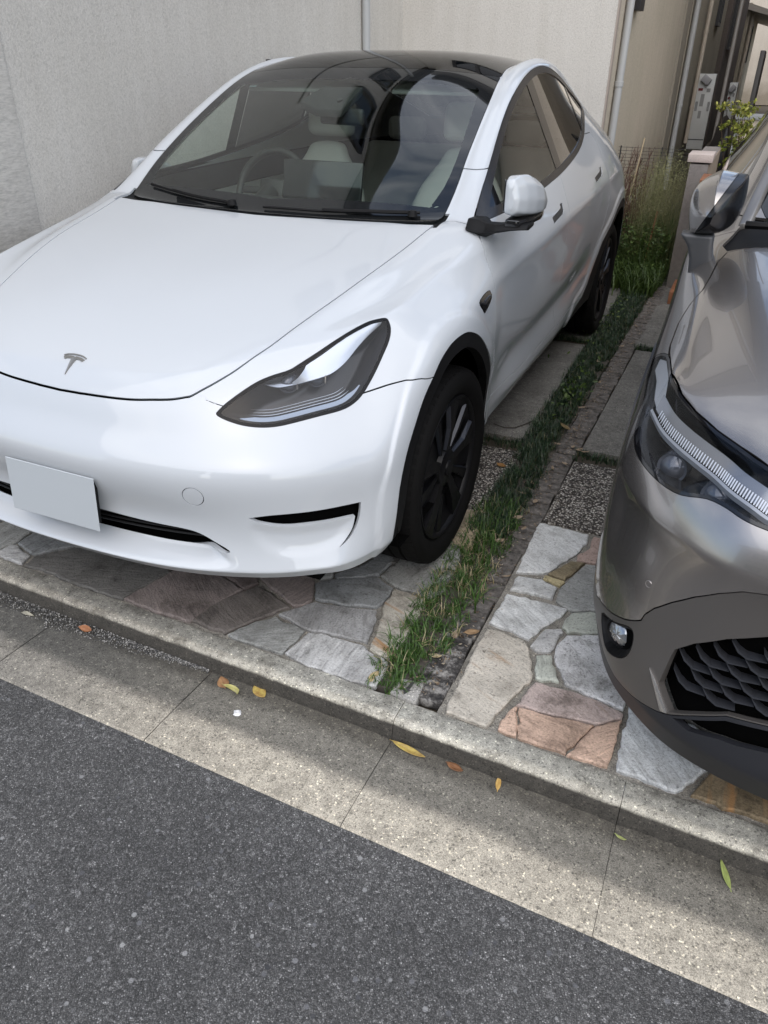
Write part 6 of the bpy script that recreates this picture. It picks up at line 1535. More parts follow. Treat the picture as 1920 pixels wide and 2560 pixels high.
def build_leaves():
    yl = (.50, .40, .10); br = (.28, .13, .05); tan = (.42, .30, .16); gr = (.36, .42, .14); pale = (.55, .46, .30)
    G = -.064
    leaf_obj('broad orange-brown leaf, left end of the three leaves together in the gutter', .520, -.862, G, .052, .040, 2.4, .8, (.45, .26, .12), (.36, .19, .09), .1)
    leaf_obj('curled yellow-green leaf arching between two broader leaves in the gutter', .573, -.872, G, .085, .018, -.25, 3.0, (.50, .47, .15), (.58, .53, .25), .1, .9)
    leaf_obj('broad yellow leaf with brown blotches, right end of the three leaves in the gutter', .640, -.848, G, .062, .042, -.55, .5, (.58, .45, .12), (.42, .26, .08), .15)
    leaf_obj('long twisted yellow leaf lying just below the kerb joint', 1.130, -.868, G, .105, .021, -.15, .7, (.55, .42, .10), (.40, .27, .08), .5, .3)
    leaf_obj('small dark brown leaf beside the twisted yellow leaf', 1.263, -.872, G, .050, .026, -.2, .8, (.30, .14, .06), (.20, .09, .04), .25)
    leaf_obj('narrow upright yellow-orange leaf in the gutter', 1.383, -.872, G, .048, .016, 1.75, .3, (.72, .48, .16), (.60, .36, .10), .2)
    leaf_obj('tiny yellow-green sliver of leaf near the middle gutter joint', 1.700, -.905, G, .030, .009, -.2, 1.5, gr, (.5, .5, .2), .2)
    leaf_obj('long green leaf lying in the gutter at the right', 1.936, -.905, G + .004, .075, .017, 1.9, .3, (.42, .50, .16), (.34, .40, .12), .15)
    leaf_obj('rust-brown half-round leaf standing in the grit below the kerb', -.024, -.846, G + .004, .050, .026, .1, .9, (.42, .18, .08), (.33, .13, .05), .2, 1.0)
    leaf_obj('pale grey curled leaf in the grit at the far left', -.262, -.868, G + .004, .055, .014, .05, -1.2, (.40, .38, .30), (.33, .31, .24), .3, .5)
    leaf_obj('dry straw-coloured leaf standing at the kerb end of the grass', .952, -.716, .004, .050, .026, 1.4, .6, (.62, .50, .28), (.50, .38, .2), .25, .5)
    leaf_obj('dry tan leaf lying on the brick edging beside the cream flagstone', 1.150, -.405, .004, .050, .030, .6, .7, (.42, .28, .15), (.30, .19, .10), .3)
    leaf_obj('pale curled leaf on the edging near the carved marker block', 1.085, -.556, .004, .040, .020, .3, 1.2, pale, (.45, .36, .2), .3)
    leaf_obj('long dull olive leaf lying across the lilyturf in front of the concrete pad', 1.085, 1.20, .035, .085, .030, -.8, .5, (.26, .19, .08), (.20, .14, .06), .2)
    leaf_obj('orange-brown leaf on the aggregate pad beside the front wheel', .905, .740, .004, .050, .028, -.3, .8, (.40, .22, .07), (.30, .15, .05), .3, .2)
    rnd = random.Random(33)
    sp = [(1.10, .30), (1.125, .47), (1.075, .62), (1.12, .80), (1.16, .86), (1.09, 1.02), (1.13, 1.22), (1.155, 1.05), (1.10, 1.52), (1.12, 1.9), (1.05, 2.25), (1.13, 2.62), (1.17, 2.70), (1.15, 3.1), (1.08, .12), (1.17, -.10), (1.11, -.46), (1.06, .52), (1.14, .24), (1.02, 2.4), (1.19, 1.02), (1.22, 1.0)]
    nth = 'first second third fourth fifth sixth seventh eighth ninth tenth eleventh twelfth thirteenth fourteenth fifteenth sixteenth seventeenth eighteenth nineteenth twentieth twenty-first twenty-second'.split()
    for q_, (x, y) in enumerate(sorted(sp, key=lambda p_: p_[1])):
        leaf_obj('small dry curled leaf on the brick edging, ' + nth[q_] + ' counting from the kerb', x, y, .008 + .02 * rnd.random(), rnd.uniform(.03, .05), rnd.uniform(.014, .022), rnd.uniform(0, 6), rnd.uniform(.8, 2.2), (.30, .22, .14), (.42, .34, .25), .35, rnd.uniform(-.3, .3), 'dry leaves littering the brick edging')
    V = []; F = []; S = []      # crumbs of dead leaf and straw along the edging
    for k in range(2300):
        y = rnd.uniform(-.73, 4.2); x = 1.10 + .012 * y + abs(rnd.gauss(0, .035)) * rnd.choice((-1, 1, 1)); 
        if rnd.random() < .15: x = 1.0 + rnd.gauss(0, .05)
        a = rnd.uniform(0, 6.28); L = rnd.uniform(.003, .016); w_ = L * rnd.uniform(.15, .6); o_ = len(V); z = .003 + .006 * rnd.random(); s_ = rnd.random()
        for u, v in ((-1, 0), (0, 1), (1, 0), (0, -1)): V.append((x + (u * L * math.cos(a) - v * w_ * math.sin(a)) / 2, y + (u * L * math.sin(a) + v * w_ * math.cos(a)) / 2, z + .003 * abs(u) * rnd.random()))
        F.append((o_, o_ + 1, o_ + 2, o_ + 3)); S += [s_] * 4
    o = shaded('leaf_litter', V, F, S, mat_leafy('litter_brown', [(0, (.07, .045, .03)), (.5, (.20, .14, .09)), (.85, (.36, .29, .20)), (1, (.50, .44, .34))], .8)); tag(o, 'crumbled dead leaves and straw scattered along the brick edging', 'leaf litter'); struct(o, 'stuff')
    # white crushed scrap in the gutter
    v, f = lathe([(0, .004), (.006, .0055), (.011, .002), (.013, 0)], 9); v = [(a * (1 + .3 * math.sin(5 * b * 99)), b * 1.1, c) for a, b, c in v]
    o = solid('crushed_scrap', v and (v, f), mat('scrap_white', (.7, .7, .7), .6), None, smooth=20); o.location = (.630, -.950, -.0585); tag(o, 'small crushed white scrap pressed on the gutter below the three leaves', 'litter')
    tw = solid('twig', tube([(.74, 1.16, .006), (.80, 1.13, .010), (.85, 1.16, .006), (.90, 1.25, .008), (.93, 1.36, .012)], .0022, 5), mat('twig_brown', (.05, .04, .03), .8), None); tag(tw, 'thin dark twig lying on the concrete pad behind the front wheel', 'twig')

# ---------------------------------------------------------------- houses, walls and plants
def mat_stucco(name, c1, c2, bscale=55, bstr=.8, dist=.006, streak=False, fine=210):
    m = mat(name, c1, .9); t, n, l, b = NT(m); co = coords(t)
    big = noise(t, co, 1.3, 5, .55)
    c = ramp(t, big, [(.35, c1), (.65, c2)])
    vec = co
    if streak:
        mp_ = t.nodes.new('ShaderNodeMapping'); mp_.inputs['Scale'].default_value = (1, .45, 1.9); l.new(co, mp_.inputs[0]); vec = mp_.outputs[0]
    h = noise(t, vec, bscale, 5, .62, .5); h2 = noise(t, vec, fine, 3, .6)
    c = mixc(t, 1, c, ramp(t, h, [(.32, (.84, .84, .84)), (.5, (1, 1, 1)), (.68, (1.06, 1.06, 1.06))]), 'MULTIPLY')
    c = mixc(t, 1, c, ramp(t, h2, [(.32, (.84, .84, .84)), (.6, (1.06, 1.06, 1.06))]), 'MULTIPLY')
    # rain streaks and splash-back grime near the ground
    mp2 = t.nodes.new('ShaderNodeMapping'); mp2.inputs['Scale'].default_value = (5, 5, .35); l.new(co, mp2.inputs[0])
    stx = ramp(t, noise(t, mp2.outputs[0], 1.6, 6, .6), [(.40, (.96, .957, .95)), (.60, (1.015, 1.015, 1.015))]); c = mixc(t, 1, c, stx, 'MULTIPLY')
    sp_ = t.nodes.new('ShaderNodeSeparateXYZ'); l.new(co, sp_.inputs[0]); gz = t.nodes.new('ShaderNodeMath'); gz.operation = 'MULTIPLY_ADD'; l.new(noise(t, co, 3, 5, .6), gz.inputs[0]); gz.inputs[1].default_value = -.8; l.new(sp_.outputs[2], gz.inputs[2])
    gm = ramp(t, gz.outputs[0], [(0, (.66, .64, .60)), (.45, (1, 1, 1))]); c = mixc(t, 1, c, gm, 'MULTIPLY')
    l.new(c, b.inputs['Base Color']); bump(t, mixc(t, .35, h, h2), bstr, dist, b)
    return m
def wallbox(name, x0, x1, y0, y1, z0, z1, mt, par):
    return solid(name, box((x0 + x1) / 2, (y0 + y1) / 2, (z0 + z1) / 2, x1 - x0, y1 - y0, z1 - z0), mt, par, smooth=None)
def window(par, face, a0, a1, z0, z1, pos, outd, frame=(.03, .03, .032), glass=(.02, .025, .03), shut=False):
    """window on a wall; face 'x' looks along +-x (a = y range), 'y' along +-y (a = x range)"""
    fr = mat('window_frame_dark', frame, .4); gl = mat('window_pane_dark', glass, .04, 0, 0, spec=.8)
    fw = .05; parts = []
    def bx(a, b, c, d, o0, o1):
        o0, o1 = pos + outd * o0, pos + outd * o1
        return box((o0 + o1) / 2, (a + b) / 2, (c + d) / 2, abs(o1 - o0), b - a, d - c) if face == 'x' else box((a + b) / 2, (o0 + o1) / 2, (c + d) / 2, b - a, abs(o1 - o0), d - c)
    for q in ((a0, a1, z0, z0 + fw), (a0, a1, z1 - fw, z1), (a0, a0 + fw, z0 + fw, z1 - fw), (a1 - fw, a1, z0 + fw, z1 - fw), ((a0 + a1) / 2 - fw / 2, (a0 + a1) / 2 + fw / 2, z0 + fw, z1 - fw)): parts.append(bx(*q, 0.002, .05))
    w_ = solid('window', merge(*parts), fr, par, smooth=None)
    solid('pane', bx(a0 + fw, a1 - fw, z0 + fw, z1 - fw, .004, .018), mat('shutter_grey', (.12, .12, .12), .5) if shut else gl, w_, smooth=None)
    return w_
def pipe(name, par, x, y, z0, z1, r, mt, brackets=()):
    o = solid(name, lathe([(r, z0), (r, z1)], 16), mt, par); 
    for v in o.data.vertices: v.co.x += x; v.co.y += y
    for z in brackets: 
        q = solid('bracket', lathe([(r, -.02), (r + .005, -.018), (r + .006, .018), (r, .02)], 16), mt, o)
        for v in q.data.vertices: v.co.x += x; v.co.y += y; v.co.z += z
    return o

def build_env():
    grey = mat_stucco('grey_stucco', (.56, .54, .50), (.60, .58, .54), 85, .7, .005)
    rough = mat_stucco('rough_stucco', (.62, .595, .55), (.66, .635, .59), 32, .45, .004, True, 90)
    beige = mat_stucco('beige_stucco', (.50, .45, .36), (.55, .49, .40), 60, .5, .004)
    khaki = mat_stucco('khaki_stucco', (.35, .32, .25), (.40, .36, .28), 50, .4, .004)
    brown = mat_stucco('brown_siding', (.12, .10, .09), (.15, .125, .11), 30, .3, .004)
    cream = mat_stucco('cream_stucco', (.52, .46, .38), (.56, .50, .42), 40, .4, .004)
    pvc = mat('grey_downpipe', (.40, .41, .41), .35); pvc2 = mat('beige_downpipe', (.52, .46, .38), .4)
    dark = mat('dark_metal', (.025, .025, .028), .45); found = mat_stucco('foundation_render', (.20, .21, .20), (.26, .27, .26), 60, .5, .004)
    roofm = mat('roof_slate', (.06, .06, .065), .6); eave = mat('eave_board', (.10, .09, .08), .6)
    # --- house the white car stands against
    h = thing('house', 'grey stuccoed house forming the nook behind and beside the white car', 'house', (0, 0, 0))
    wallbox('wall', -6.5, -1.25, .441, 9.3, 0, 4.95, grey, h)
    solid('rough_wall_panel', box(-3.9, -.15, 2.475, 5.324, 1.18, 4.95), rough, h, bevel=.01)
    wallbox('wall', -1.2501, .474, 4.60, 9.25, 0, 5.7, grey, h)
    wallbox('side_wall', .40, .478, 4.603, 9.20, .31, 5.7, beige, h)
    wallbox('foundation', .30, .462, 4.7, 9.22, 0, .31, found, h)
    wallbox('corner_trim', .474, .486, 4.597, 4.66, 0, 5.7, mat('corner_pinkish', (.36, .31, .27), .8), h)
    r = solid('roof', prism([(-7, 4.95), (-1.10, 4.95), (-1.10, 5.07), (-3.9, 5.9), (-7, 5.2)], -.9, 9.4, 'y'), roofm, h, smooth=None)
    wallbox('frieze_board', -1.252, -1.225, -.74, 4.59, 4.68, 4.94, eave, h); wallbox('frieze_board', -1.22, .46, 4.57, 4.598, 5.25, 5.69, eave, h)
    solid('roof', box(-.1, 7.0, 5.78, 2.1, 5.3, .16), roofm, h, smooth=None)
    solid('roof_gutter', tube([(-1.05, -.9, 4.93), (-1.05, 4.3, 4.93)], .05, 10), dark, r); solid('roof_gutter', tube([(-1.05, 4.30, 5.70), (1.0, 4.30, 5.70)], .05, 10), dark, r)
    window(h, 'x', 2.05, 2.65, 3.65, 4.45, -1.25, 1); window(h, 'x', 2.95, 3.5, 3.65, 4.45, -1.25, 1); window(h, 'y', -.75, .05, 3.6, 4.5, 4.6, -1)
    solid('wall_ledge', box(-1.25, 3.2, 2.9, .03, 2.6, .02), mat('ledge_grey', (.35, .34, .31), .7), h)
    pipe('downpipe', h, -1.215, 3.83, 0, 4.9, .030, pvc, (1.1, 2.6, 4.2))
    pipe('downpipe', h, .515, 4.90, 0, 5.6, .030, pvc, (1.40, 3.1))
    solid('meter_box', box(.51, 5.35, 2.12, .06, .22, .42), dark, h, bevel=.006)
    solid('wall_vent', box(-1.235, 2.60, 1.525, .05, .30, .055), mat('vent_black', (.012, .012, .012), .5), h, bevel=.004)
    # --- next houses down the passage
    h2 = thing('house', 'khaki house behind the grey one, with pale downpipes and a water heater at its side', 'house')
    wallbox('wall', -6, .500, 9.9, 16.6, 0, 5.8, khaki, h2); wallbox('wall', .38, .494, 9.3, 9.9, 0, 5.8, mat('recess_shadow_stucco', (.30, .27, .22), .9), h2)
    pipe('downpipe', h2, .55, 9.95, 0, 5.8, .035, pvc, (1.05, 2.8)); pipe('downpipe', h2, .56, 11.9, .45, 5.8, .030, pvc2, (.95, 1.95))
    wallbox('roof', -6.2, .85, 9.8, 16.8, 5.8, 6.0, roofm, h2)
    window(h2, 'x', 14.2, 14.9, 2.1, 3.1, .500, 1)
    h3 = thing('house', 'dark brown house further down the passage with shuttered windows', 'house')
    wallbox('wall', -6, .56, 17.3, 24.5, 0, 6.0, brown, h3); wallbox('roof', -6.2, .9, 17.2, 24.7, 6.0, 6.2, roofm, h3)
    window(h3, 'x', 18.0, 18.9, 1.8, 3.0, .56, 1, shut=True); window(h3, 'x', 20.0, 20.9, 1.7, 2.9, .56, 1, shut=True)
    pipe('downpipe', h3, .63, 19.4, 0, 6, .04, mat('brown_pipe', (.17, .14, .12), .4), (1.6, 3))
    h4 = thing('house', 'cream house with a low pent roof and gutter at the end of the passage', 'house')
    wallbox('wall', -6, .62, 25.2, 34, 0, 3.0, khaki, h4)
    pipe('downpipe', h4, .70, 25.4, 0, 2.75, .045, pvc2, (1.9,)); window(h4, 'x', 27.6, 29.0, 1.5, 2.6, .62, 1, frame=(.2, .17, .13))
    solid('roof', prism([(-1, 3.25), (.98, 2.72), (1.22, 2.66), (1.22, 2.78), (.98, 2.86), (-1, 3.45)], 25.0, 34, 'y'), mat('eave_pale', (.42, .39, .35), .6), h4, smooth=None)
    solid('roof_gutter', tube([(1.27, 25.0, 2.72), (1.27, 34, 2.72)], .07, 10), pvc2, h4)
    h5 = thing('house', 'pinkish cream house closing the view at the top right', 'house')
    wallbox('wall', -3, 12, 38, 44, 0, 7.5, cream, h5); wallbox('roof', -3.4, 12.4, 37.6, 44.4, 7.5, 7.8, roofm, h5); window(h5, 'y', 3.6, 5.0, 2.6, 4.0, 38, -1); window(h5, 'y', 6.6, 8.0, 2.6, 4.0, 38, -1)
    h6 = thing('house', 'neighbouring pale house beyond the grey car', 'house')
    wallbox('wall', 5.2, 12, 3.2, 12, 0, 6, cream, h6); wallbox('roof', 4.8, 12.4, 2.8, 12.4, 6, 6.2, roofm, h6); window(h6, 'y', 6.2, 7.6, 1.0, 2.9, 3.2, -1); window(h6, 'x', 5, 6.4, 3.4, 4.5, 5.2, -1)
    h9 = thing('house', 'pale house lining the right side of the passage behind the grey car', 'house')
    wallbox('wall', 2.35, 8, 8.6, 30, 0, 5.2, cream, h9); wallbox('roof', 2.1, 8.2, 8.4, 30.2, 5.2, 5.4, roofm, h9); window(h9, 'x', 11, 12.2, 1.0, 2.2, 2.35, -1); window(h9, 'x', 16, 17.2, 1.0, 2.2, 2.35, -1)
    # --- street side opposite, behind the camera (mirrored in paint and glass)
    h7 = thing('house', 'two-storey beige house across the street, seen only as a reflection in the cars', 'house')
    wallbox('wall', -7.5, .2, -19, -12.0, 0, 5.2, beige, h7); wallbox('roof', -8, .7, -19.4, -11.5, 5.2, 5.4, roofm, h7); window(h7, 'y', -5.6, -3.9, .4, 2.3, -12, 1); window(h7, 'y', -2.6, -1.2, 1.0, 2.2, -12, 1); window(h7, 'y', -5.4, -4.0, 3.5, 4.6, -12, 1); window(h7, 'y', -2.4, -1.0, 3.5, 4.6, -12, 1)
    wallbox('door', -.9, -.1, -12.0, -11.96, .1, 2.1, eave, h7)
    h8 = thing('house', 'dark-clad house across the street with a garage opening, seen only as a reflection', 'house')
    wallbox('wall', 1.6, 9.5, -20, -12.6, 0, 5.4, brown, h8); wallbox('roof', 1.2, 10, -20.4, -12.2, 5.4, 5.6, roofm, h8); window(h8, 'y', 2.4, 4.8, .1, 2.2, -12.6, 1); window(h8, 'y', 6.2, 7.6, 3.4, 4.5, -12.6, 1); window(h8, 'y', 2.6, 4.0, 3.4, 4.5, -12.6, 1)
    fw = wallbox('garden_wall', -7.5, -1.4, -11.2, -11.05, 0, 1.2, grey, None); tag(fw, 'low grey garden wall across the street, in front of the beige house', 'wall')
    # --- low wall with a capped pillar
    pm = mat_stucco('mauve_stucco', (.22, .20, .19), (.27, .25, .235), 34, .9, .008)
    pl = thing('gate_pillar', 'low mauve-grey stucco pillar with a pinkish stone cap at the head of the strip', 'pillar', (1.27, 4.45, 0))
    wallbox('pillar_wall', -.065, .065, -.12, 1.4, 0, .905, pm, pl).matrix_parent_inverse = Matrix()
    solid('lit_side_sheet', box(.069, .60, .4525, .006, 1.4, .900), mat_stucco('lit_side_tan', (.34, .28, .22), (.38, .31, .25), 50, .4, .004), pl, smooth=None)  # thin lighter sheet: the pillar's lit right side put into the colour
    solid('cap_stone', box(0, .02, .945, .175, .30, .055), mat_stucco('pink_granite', (.50, .43, .40), (.58, .51, .47), 240, .3, .002), pl, bevel=.004)
    # --- wire fence
    wf = []
    for k in range(9): wf.append(tube([(.30 + .0 * k, 5.62, .72 + .028 * k), (1.22, 5.62, .72 + .028 * k)], .0016, 4)) if k % 1 == 0 and k < 7 else None
    for k in range(15): wf.append(tube([(.50 + k * .05, 5.62, .55), (.50 + k * .05, 5.62, .895)], .0014, 4))
    for x in (.50, .86, 1.20): wf.append(tube([(x, 5.62, 0), (x, 5.62, .90)], .006, 6))
    o = solid('wire_fence', merge(*[q for q in wf if q]), mat('black_wire', (.015, .015, .016), .5), None); tag(o, 'black wire mesh fence crossing the passage behind the weeds', 'fence')
    # --- wooden stand
    wood = mat('orange_brown_wood', (.26, .10, .045), .5); t, n, l, b = NT(wood); co = coords(t, 'Object', (1, 1, .12))
    l.new(ramp(t, noise(t, co, 26, 5, .6), [(.35, (.20, .075, .035)), (.65, (.34, .145, .07))]), b.inputs['Base Color'])
    ws = thing('wooden_stand', 'orange-brown bolted wooden stand half hidden by the grey car mirror', 'wooden stand', (1.30, 4.0, 0))
    ps = [('foot_beam', box(.10, .02, .045, .26, .42, .09)), ('leg_board', box(.085, .0, .26, .078, .05, .34)), ('cross_board', box(.115, -.032, .355, .17, .018, .13)), ('leg_board', box(.115, .012, .60, .085, .05, .34)), ('top_board', box(.20, .05, .845, .36, .36, .022)), ('leg_board', box(.34, .0, .44, .078, .05, .70))]
    for nm, q in ps: solid(nm, q, wood, ws, bevel=.003)
    for x, z in ((.09, .385), (.07, .345), (.105, .66)): solid('bolt', xf(lathe([(0, .006), (.005, .005), (.008, 0)], 12), Matrix.Translation((x, -.042 if z < .5 else -.014, z)) @ Matrix.Rotation(math.radians(90), 4, 'X')), CHROME, ws)
    # --- white wall panel on the right
    gw = thing('garden_wall', 'cream garden wall with grey coping behind the yellow-green shrub', 'wall', (0, 7.5, 0))
    solid('wall', box(3.3, .08, .52, 3.8, .15, 1.04), cream, gw, smooth=None); solid('coping', box(3.28, .08, 1.065, 3.86, .20, .05), mat('coping_grey', (.33, .35, .36), .6), gw, bevel=.004); solid('end_post', box(1.39, .08, .52, .035, .17, 1.04), mat('post_grey', (.28, .30, .31), .5), gw, smooth=None)
    # --- slatted screen, heaters, bag
    sc = thing('slat_screen', 'dark grey slatted screen rising in steps beside the cream garden wall', 'screen', (0, 0, 0))
    for k in range(6): solid('slat_panel', box(1.445 - .012 * k, 9.6 + 1.0 * k, .87 - .0 * k, .05, .94, 1.62 + .012 * k * (1 if k < 4 else 0)), mat('slat_dark', (.055, .053, .052), .6), sc, bevel=.004)
    def heater(x, y, z0, z1, wd, lab):
        w_ = thing('water_heater', lab, 'water heater', (x, y, z0)); wh = mat('heater_white', (.62, .63, .61), .45); H = z1 - z0
        solid('casing', box(0, .10, H / 2, wd, .20, H), wh, w_, bevel=.008)
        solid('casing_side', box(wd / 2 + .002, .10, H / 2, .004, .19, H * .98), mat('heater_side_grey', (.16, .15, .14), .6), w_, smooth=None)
        solid('exhaust_hood', xf(box(0, 0, 0, wd * .55, .07, .10), Matrix.Translation((-.01, -.035, H - .08)) @ Matrix.Rotation(.6, 4, 'Y')), mat('hood_grey', (.33, .33, .34), .5), w_, bevel=.006)
        solid('warning_sticker', box(-wd * .28, -.002, H - .21, wd * .26, .004, .035), mat('sticker_maroon', (.16, .02, .02), .5), w_, smooth=None)
        for xx in (-.36, .36):
            for k in range(4): solid('vent_slot', box(wd * xx + (k - 1.5) * .009, -.002, H * .58, .004, .004, .13), dark, w_, smooth=None)
        gp = mat('print_grey', (.30, .30, .29), .6)
        solid('label_panel', box(-.02, -.002, H * .66, wd * .22, .003, H * .16), gp, w_, smooth=None); solid('label_panel', box(wd * .20, -.002, H * .79, wd * .22, .003, .05), gp, w_, smooth=None); solid('label_panel', box(-.02, -.002, H * .47, wd * .18, .003, H * .10), gp, w_, smooth=None)
        solid('lower_seam', box(0, -.003, H * .135, wd * .94, .006, .012), dark, w_, smooth=None)
    heater(.700, 12.0, .36, 1.405, .245, 'nearer tall white water heater with a tilted grey hood, in the passage')
    heater(1.08, 12.4, .50, 1.285, .12, 'further narrow white water heater in the passage, beside the dark screen')
    bk = []; rnd = random.Random(4)
    V = []; F = []; nn = 14
    for i, (z, r_) in enumerate(((0, .16), (.25, .20), (.5, .19), (.75, .15), (.93, .10), (1.02, .05), (1.05, .01))):
        for k in range(nn):
            a = 2 * math.pi * k / nn; q = r_ * (1 + .22 * math.sin(3 * a + z * 5) + .12 * math.sin(7 * a + z * 11)); V.append((1.24 + q * .62 * math.cos(a), 8.0 + q * math.sin(a), z))
    for i in range(6):
        for k in range(nn): F.append((i * nn + k, i * nn + (k + 1) % nn, (i + 1) * nn + (k + 1) % nn, (i + 1) * nn + k))
    o = solid('covered_bundle', (V, F), mat('black_cover', (.010, .009, .010), .35), None, smooth=30); tag(o, 'black draped cover over something tall standing in the passage', 'cover')
    pp = solid('wall_pipe', lathe([(.022, 0), (.022, 5.6)], 14), mat('grey_wall_pipe', (.20, .19, .18), .4), None); pp.location = (1.10, 9.2, 0); tag(pp, 'thin grey pipe rising between the nearer heater and the black cover', 'pipe')

def leaf_cloud(pts, size, rnd, aspect=.5, up=.3):
    V = []; F = []; S = []
    for x, y, z, sh in pts:
        n = Vector((rnd.gauss(0, 1), rnd.gauss(0, 1), abs(rnd.gauss(0, 1)) + up)).normalized(); a = n.orthogonal().normalized(); a.rotate(Matrix.Rotation(rnd.uniform(0, 6.28), 3, n)); b_ = n.cross(a)
        s = size * rnd.uniform(.6, 1.3); o = len(V)
        for u, v, h in ((-1, 0, 0), (-.3, aspect, .12), (.45, aspect * .8, .1), (1, 0, -.1), (.45, -aspect * .8, .1), (-.3, -aspect, .12)):
            V.append(tuple(Vector((x, y, z)) + a * u * s + b_ * v * s + n * h * s))
        F += [(o, o + 1, o + 2, o + 3), (o, o + 3, o + 4, o + 5)]; S += [sh] * 6
    return V, F, S

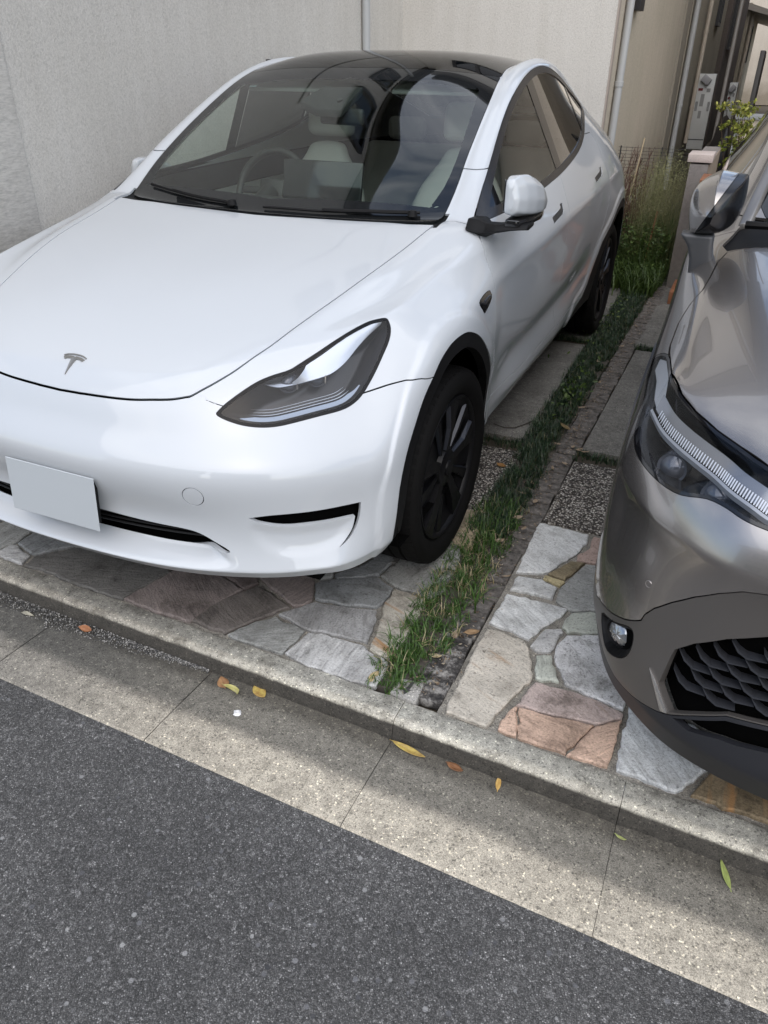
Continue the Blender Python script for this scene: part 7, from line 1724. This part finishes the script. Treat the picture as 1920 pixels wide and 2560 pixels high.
def build_plants():
    rnd = random.Random(17)
    shrub_m = mat_leafy('shrub_leaf', [(0, (.05, .075, .012)), (.5, (.16, .20, .03)), (.85, (.33, .35, .06)), (1, (.50, .48, .14))], .4)
    bark = mat('twig_bark', (.09, .06, .04), .8)
    sb = thing('shrub', 'yellow-green small-leaved shrub in front of the cream garden wall', 'shrub', (1.60, 6.0, 0))
    st = []; lp = []
    for k in range(38):
        az = rnd.uniform(0, 6.283); L = rnd.uniform(.75, 1.30); sp = rnd.uniform(.10, .36)
        P = []
        for i in range(9):
            t = i / 8; P.append((math.cos(az) * sp * t ** 1.2 + .015 * math.sin(7 * t + k), math.sin(az) * sp * t ** 1.2, L * t))
        st.append(tube(P, [.006 * (1 - .8 * i / 8) + .0008 for i in range(9)], 5))
        for i in range(3, 9):
            for _ in range(4):
                a2 = rnd.uniform(0, 6.283); l2 = rnd.uniform(.04, .14); b0 = Vector(P[i]); d = Vector((math.cos(a2), math.sin(a2), .7)).normalized(); e = b0 + d * l2
                st.append(tube([tuple(b0), tuple((b0 + e) / 2 + Vector((0, 0, .006))), tuple(e)], [.002, .0014, .0006], 4))
                for q in range(11):
                    tt = q / 10; c = b0 + (e - b0) * tt; lp.append((c.x + rnd.gauss(0, .010), c.y + rnd.gauss(0, .010), c.z + rnd.gauss(0, .008), min(1, max(0, rnd.gauss(.35, .18) + .45 * (c.z / 1.3) ** 2))))
    solid('stems', merge(*st), bark, sb, smooth=60); V, F, S = leaf_cloud(lp, .017, rnd); shaded('foliage', V, F, S, shrub_m, sb)
    # weeds at the head of the strip: one plant mass nobody could count
    weed = mat_leafy('weed_green', [(0, (.022, .045, .010)), (.5, (.055, .10, .020)), (.8, (.11, .16, .035)), (1, (.30, .29, .15))], .5)
    sp = []
    for k in range(4200):
        y = rnd.uniform(4.30, 5.55); x = .60 + (rnd.random() ** .9) * .60
        if x > 1.17 and y > 4.3: continue
        hmax = .80 * (1 - .30 * abs(x - .98) / .3) * (.55 + .45 * min(1, (y - 4.25) / .5))
        L = (.15 + .85 * rnd.random() ** 2.2) * hmax * (1 + .25 * math.sin(x * 21) * math.sin(y * 9)); sp.append((x, y, -.005, L, rnd.uniform(.003, .007), rnd.uniform(0, 6.283), rnd.uniform(.6, 2.6), min(1, max(0, rnd.gauss(.45, .2)))))
    for k in range(1500):
        x = rnd.uniform(.62, 1.15); y = 4.30 + rnd.gauss(0, .14) - .14 * (x > .9); sp.append((x, y, -.005, rnd.uniform(.10, .28), rnd.uniform(.006, .012), rnd.uniform(0, 6.283), rnd.uniform(1.3, 2.4), rnd.uniform(.2, .7)))
    V, F, S = blade_mesh(sp)
    lp = []
    for k in range(7000):
        x = rnd.uniform(.62, 1.16); y = rnd.uniform(4.22, 5.3); lp.append((x, y, rnd.uniform(.02, .45) ** 1.1 * (1 if y > 4.4 else .4), rnd.uniform(.2, .8)))
    for k in range(90): lp.append((.93 + rnd.gauss(0, .07), 3.3 + rnd.gauss(0, .42), rnd.uniform(.02, .07), rnd.uniform(.35, .85)))
    for k in range(110): lp.append((1.02 + rnd.gauss(0, .035), 1.75 + rnd.gauss(0, .22), rnd.uniform(.02, .06), rnd.uniform(.3, .75)))
    V2, F2, S2 = leaf_cloud(lp, .014, rnd, .5, .8)
    o_ = len(V); V += V2; F += [tuple(i + o_ for i in q) for q in F2]; S += S2
    # fine seed heads
    for k in range(620):
        x = rnd.uniform(.80, 1.19); y = rnd.uniform(4.5, 5.5); z = .50 + rnd.random() * .42 * (1 - abs(x - 1.0) / .5); az = rnd.uniform(0, 6.28); sway = rnd.uniform(.02, .16)
        v, f = tube([(x, y, .1), (x + .02 * math.cos(az), y, z * .6), (x + sway * math.cos(az), y + sway * math.sin(az), z)], [.0008, .0006, .0004], 3, False); o_ = len(V); V += v; F += [tuple(i + o_ for i in q) for q in f]; S += [.97] * len(v)
        sd = [(x + sway * math.cos(az) + rnd.gauss(0, .022), y + sway * math.sin(az) + rnd.gauss(0, .022), z + rnd.gauss(0, .04), rnd.uniform(.9, 1.0)) for _ in range(12)]
        v, f, s_ = leaf_cloud(sd, .0046, rnd); o_ = len(V); V += v; F += [tuple(i + o_ for i in q) for q in f]; S += s_
    o = shaded('weeds', V, F, S, weed); tag(o, 'tall tangled green weeds with pale seed heads beside the pillar', 'weeds'); struct(o, 'stuff')
    # dead vines on the beige wall
    dv = mat('dead_vine', (.10, .055, .04), .85); tb = []
    for k in range(95):
        x = .60 + rnd.random() * .20; y = 4.8 + rnd.random() * .7; H = rnd.uniform(.45, 1.06); P = []
        dx = rnd.uniform(-.02, .05); dy = rnd.uniform(-.30, .35)
        for i in range(12):
            t = i / 11; P.append((x + dx * t + .016 * math.sin(t * 9 + k), y + dy * t + .03 * math.sin(t * 7 + k * 2), H * t - (.12 * (t - .8) / .2 if t > .8 else 0)))
        tb.append(tube(P, [.0050 * (1 - .6 * i / 11) for i in range(12)], 4))
        for i in range(3, 11, 2):
            a = Vector(P[i]); e = a + Vector((rnd.uniform(-.02, .05), rnd.uniform(-.12, .12), rnd.uniform(-.05, .10))); tb.append(tube([tuple(a), tuple((a + e) / 2 + Vector((.01, 0, .02))), tuple(e)], [.0022, .0018, .0008], 4))
    o = solid('dead_vine', merge(*tb), dv, None, smooth=60); tag(o, 'dry brown leafless vine against the beige wall behind the white car', 'vine')
    cane = solid('bamboo_cane', tube([(.66, 5.1, 0), (.745, 5.2, 1.0)], .006, 8), mat('cane_tan', (.42, .34, .22), .6), None); tag(cane, 'pale leaning cane among the dead vines', 'cane')
    cane = solid('bamboo_cane', tube([(.98, 4.5, 0), (1.01, 4.6, .52)], .007, 8), mat('cane_red', (.16, .07, .03), .7), None); tag(cane, 'reddish brown stake standing in the green weeds', 'cane')

# ---------------------------------------------------------------- assemble
CAR, CARFULL = build_white_car()
GREY = build_grey_car()
build_ground(); build_grass(); build_leaves()
build_env(); build_plants()
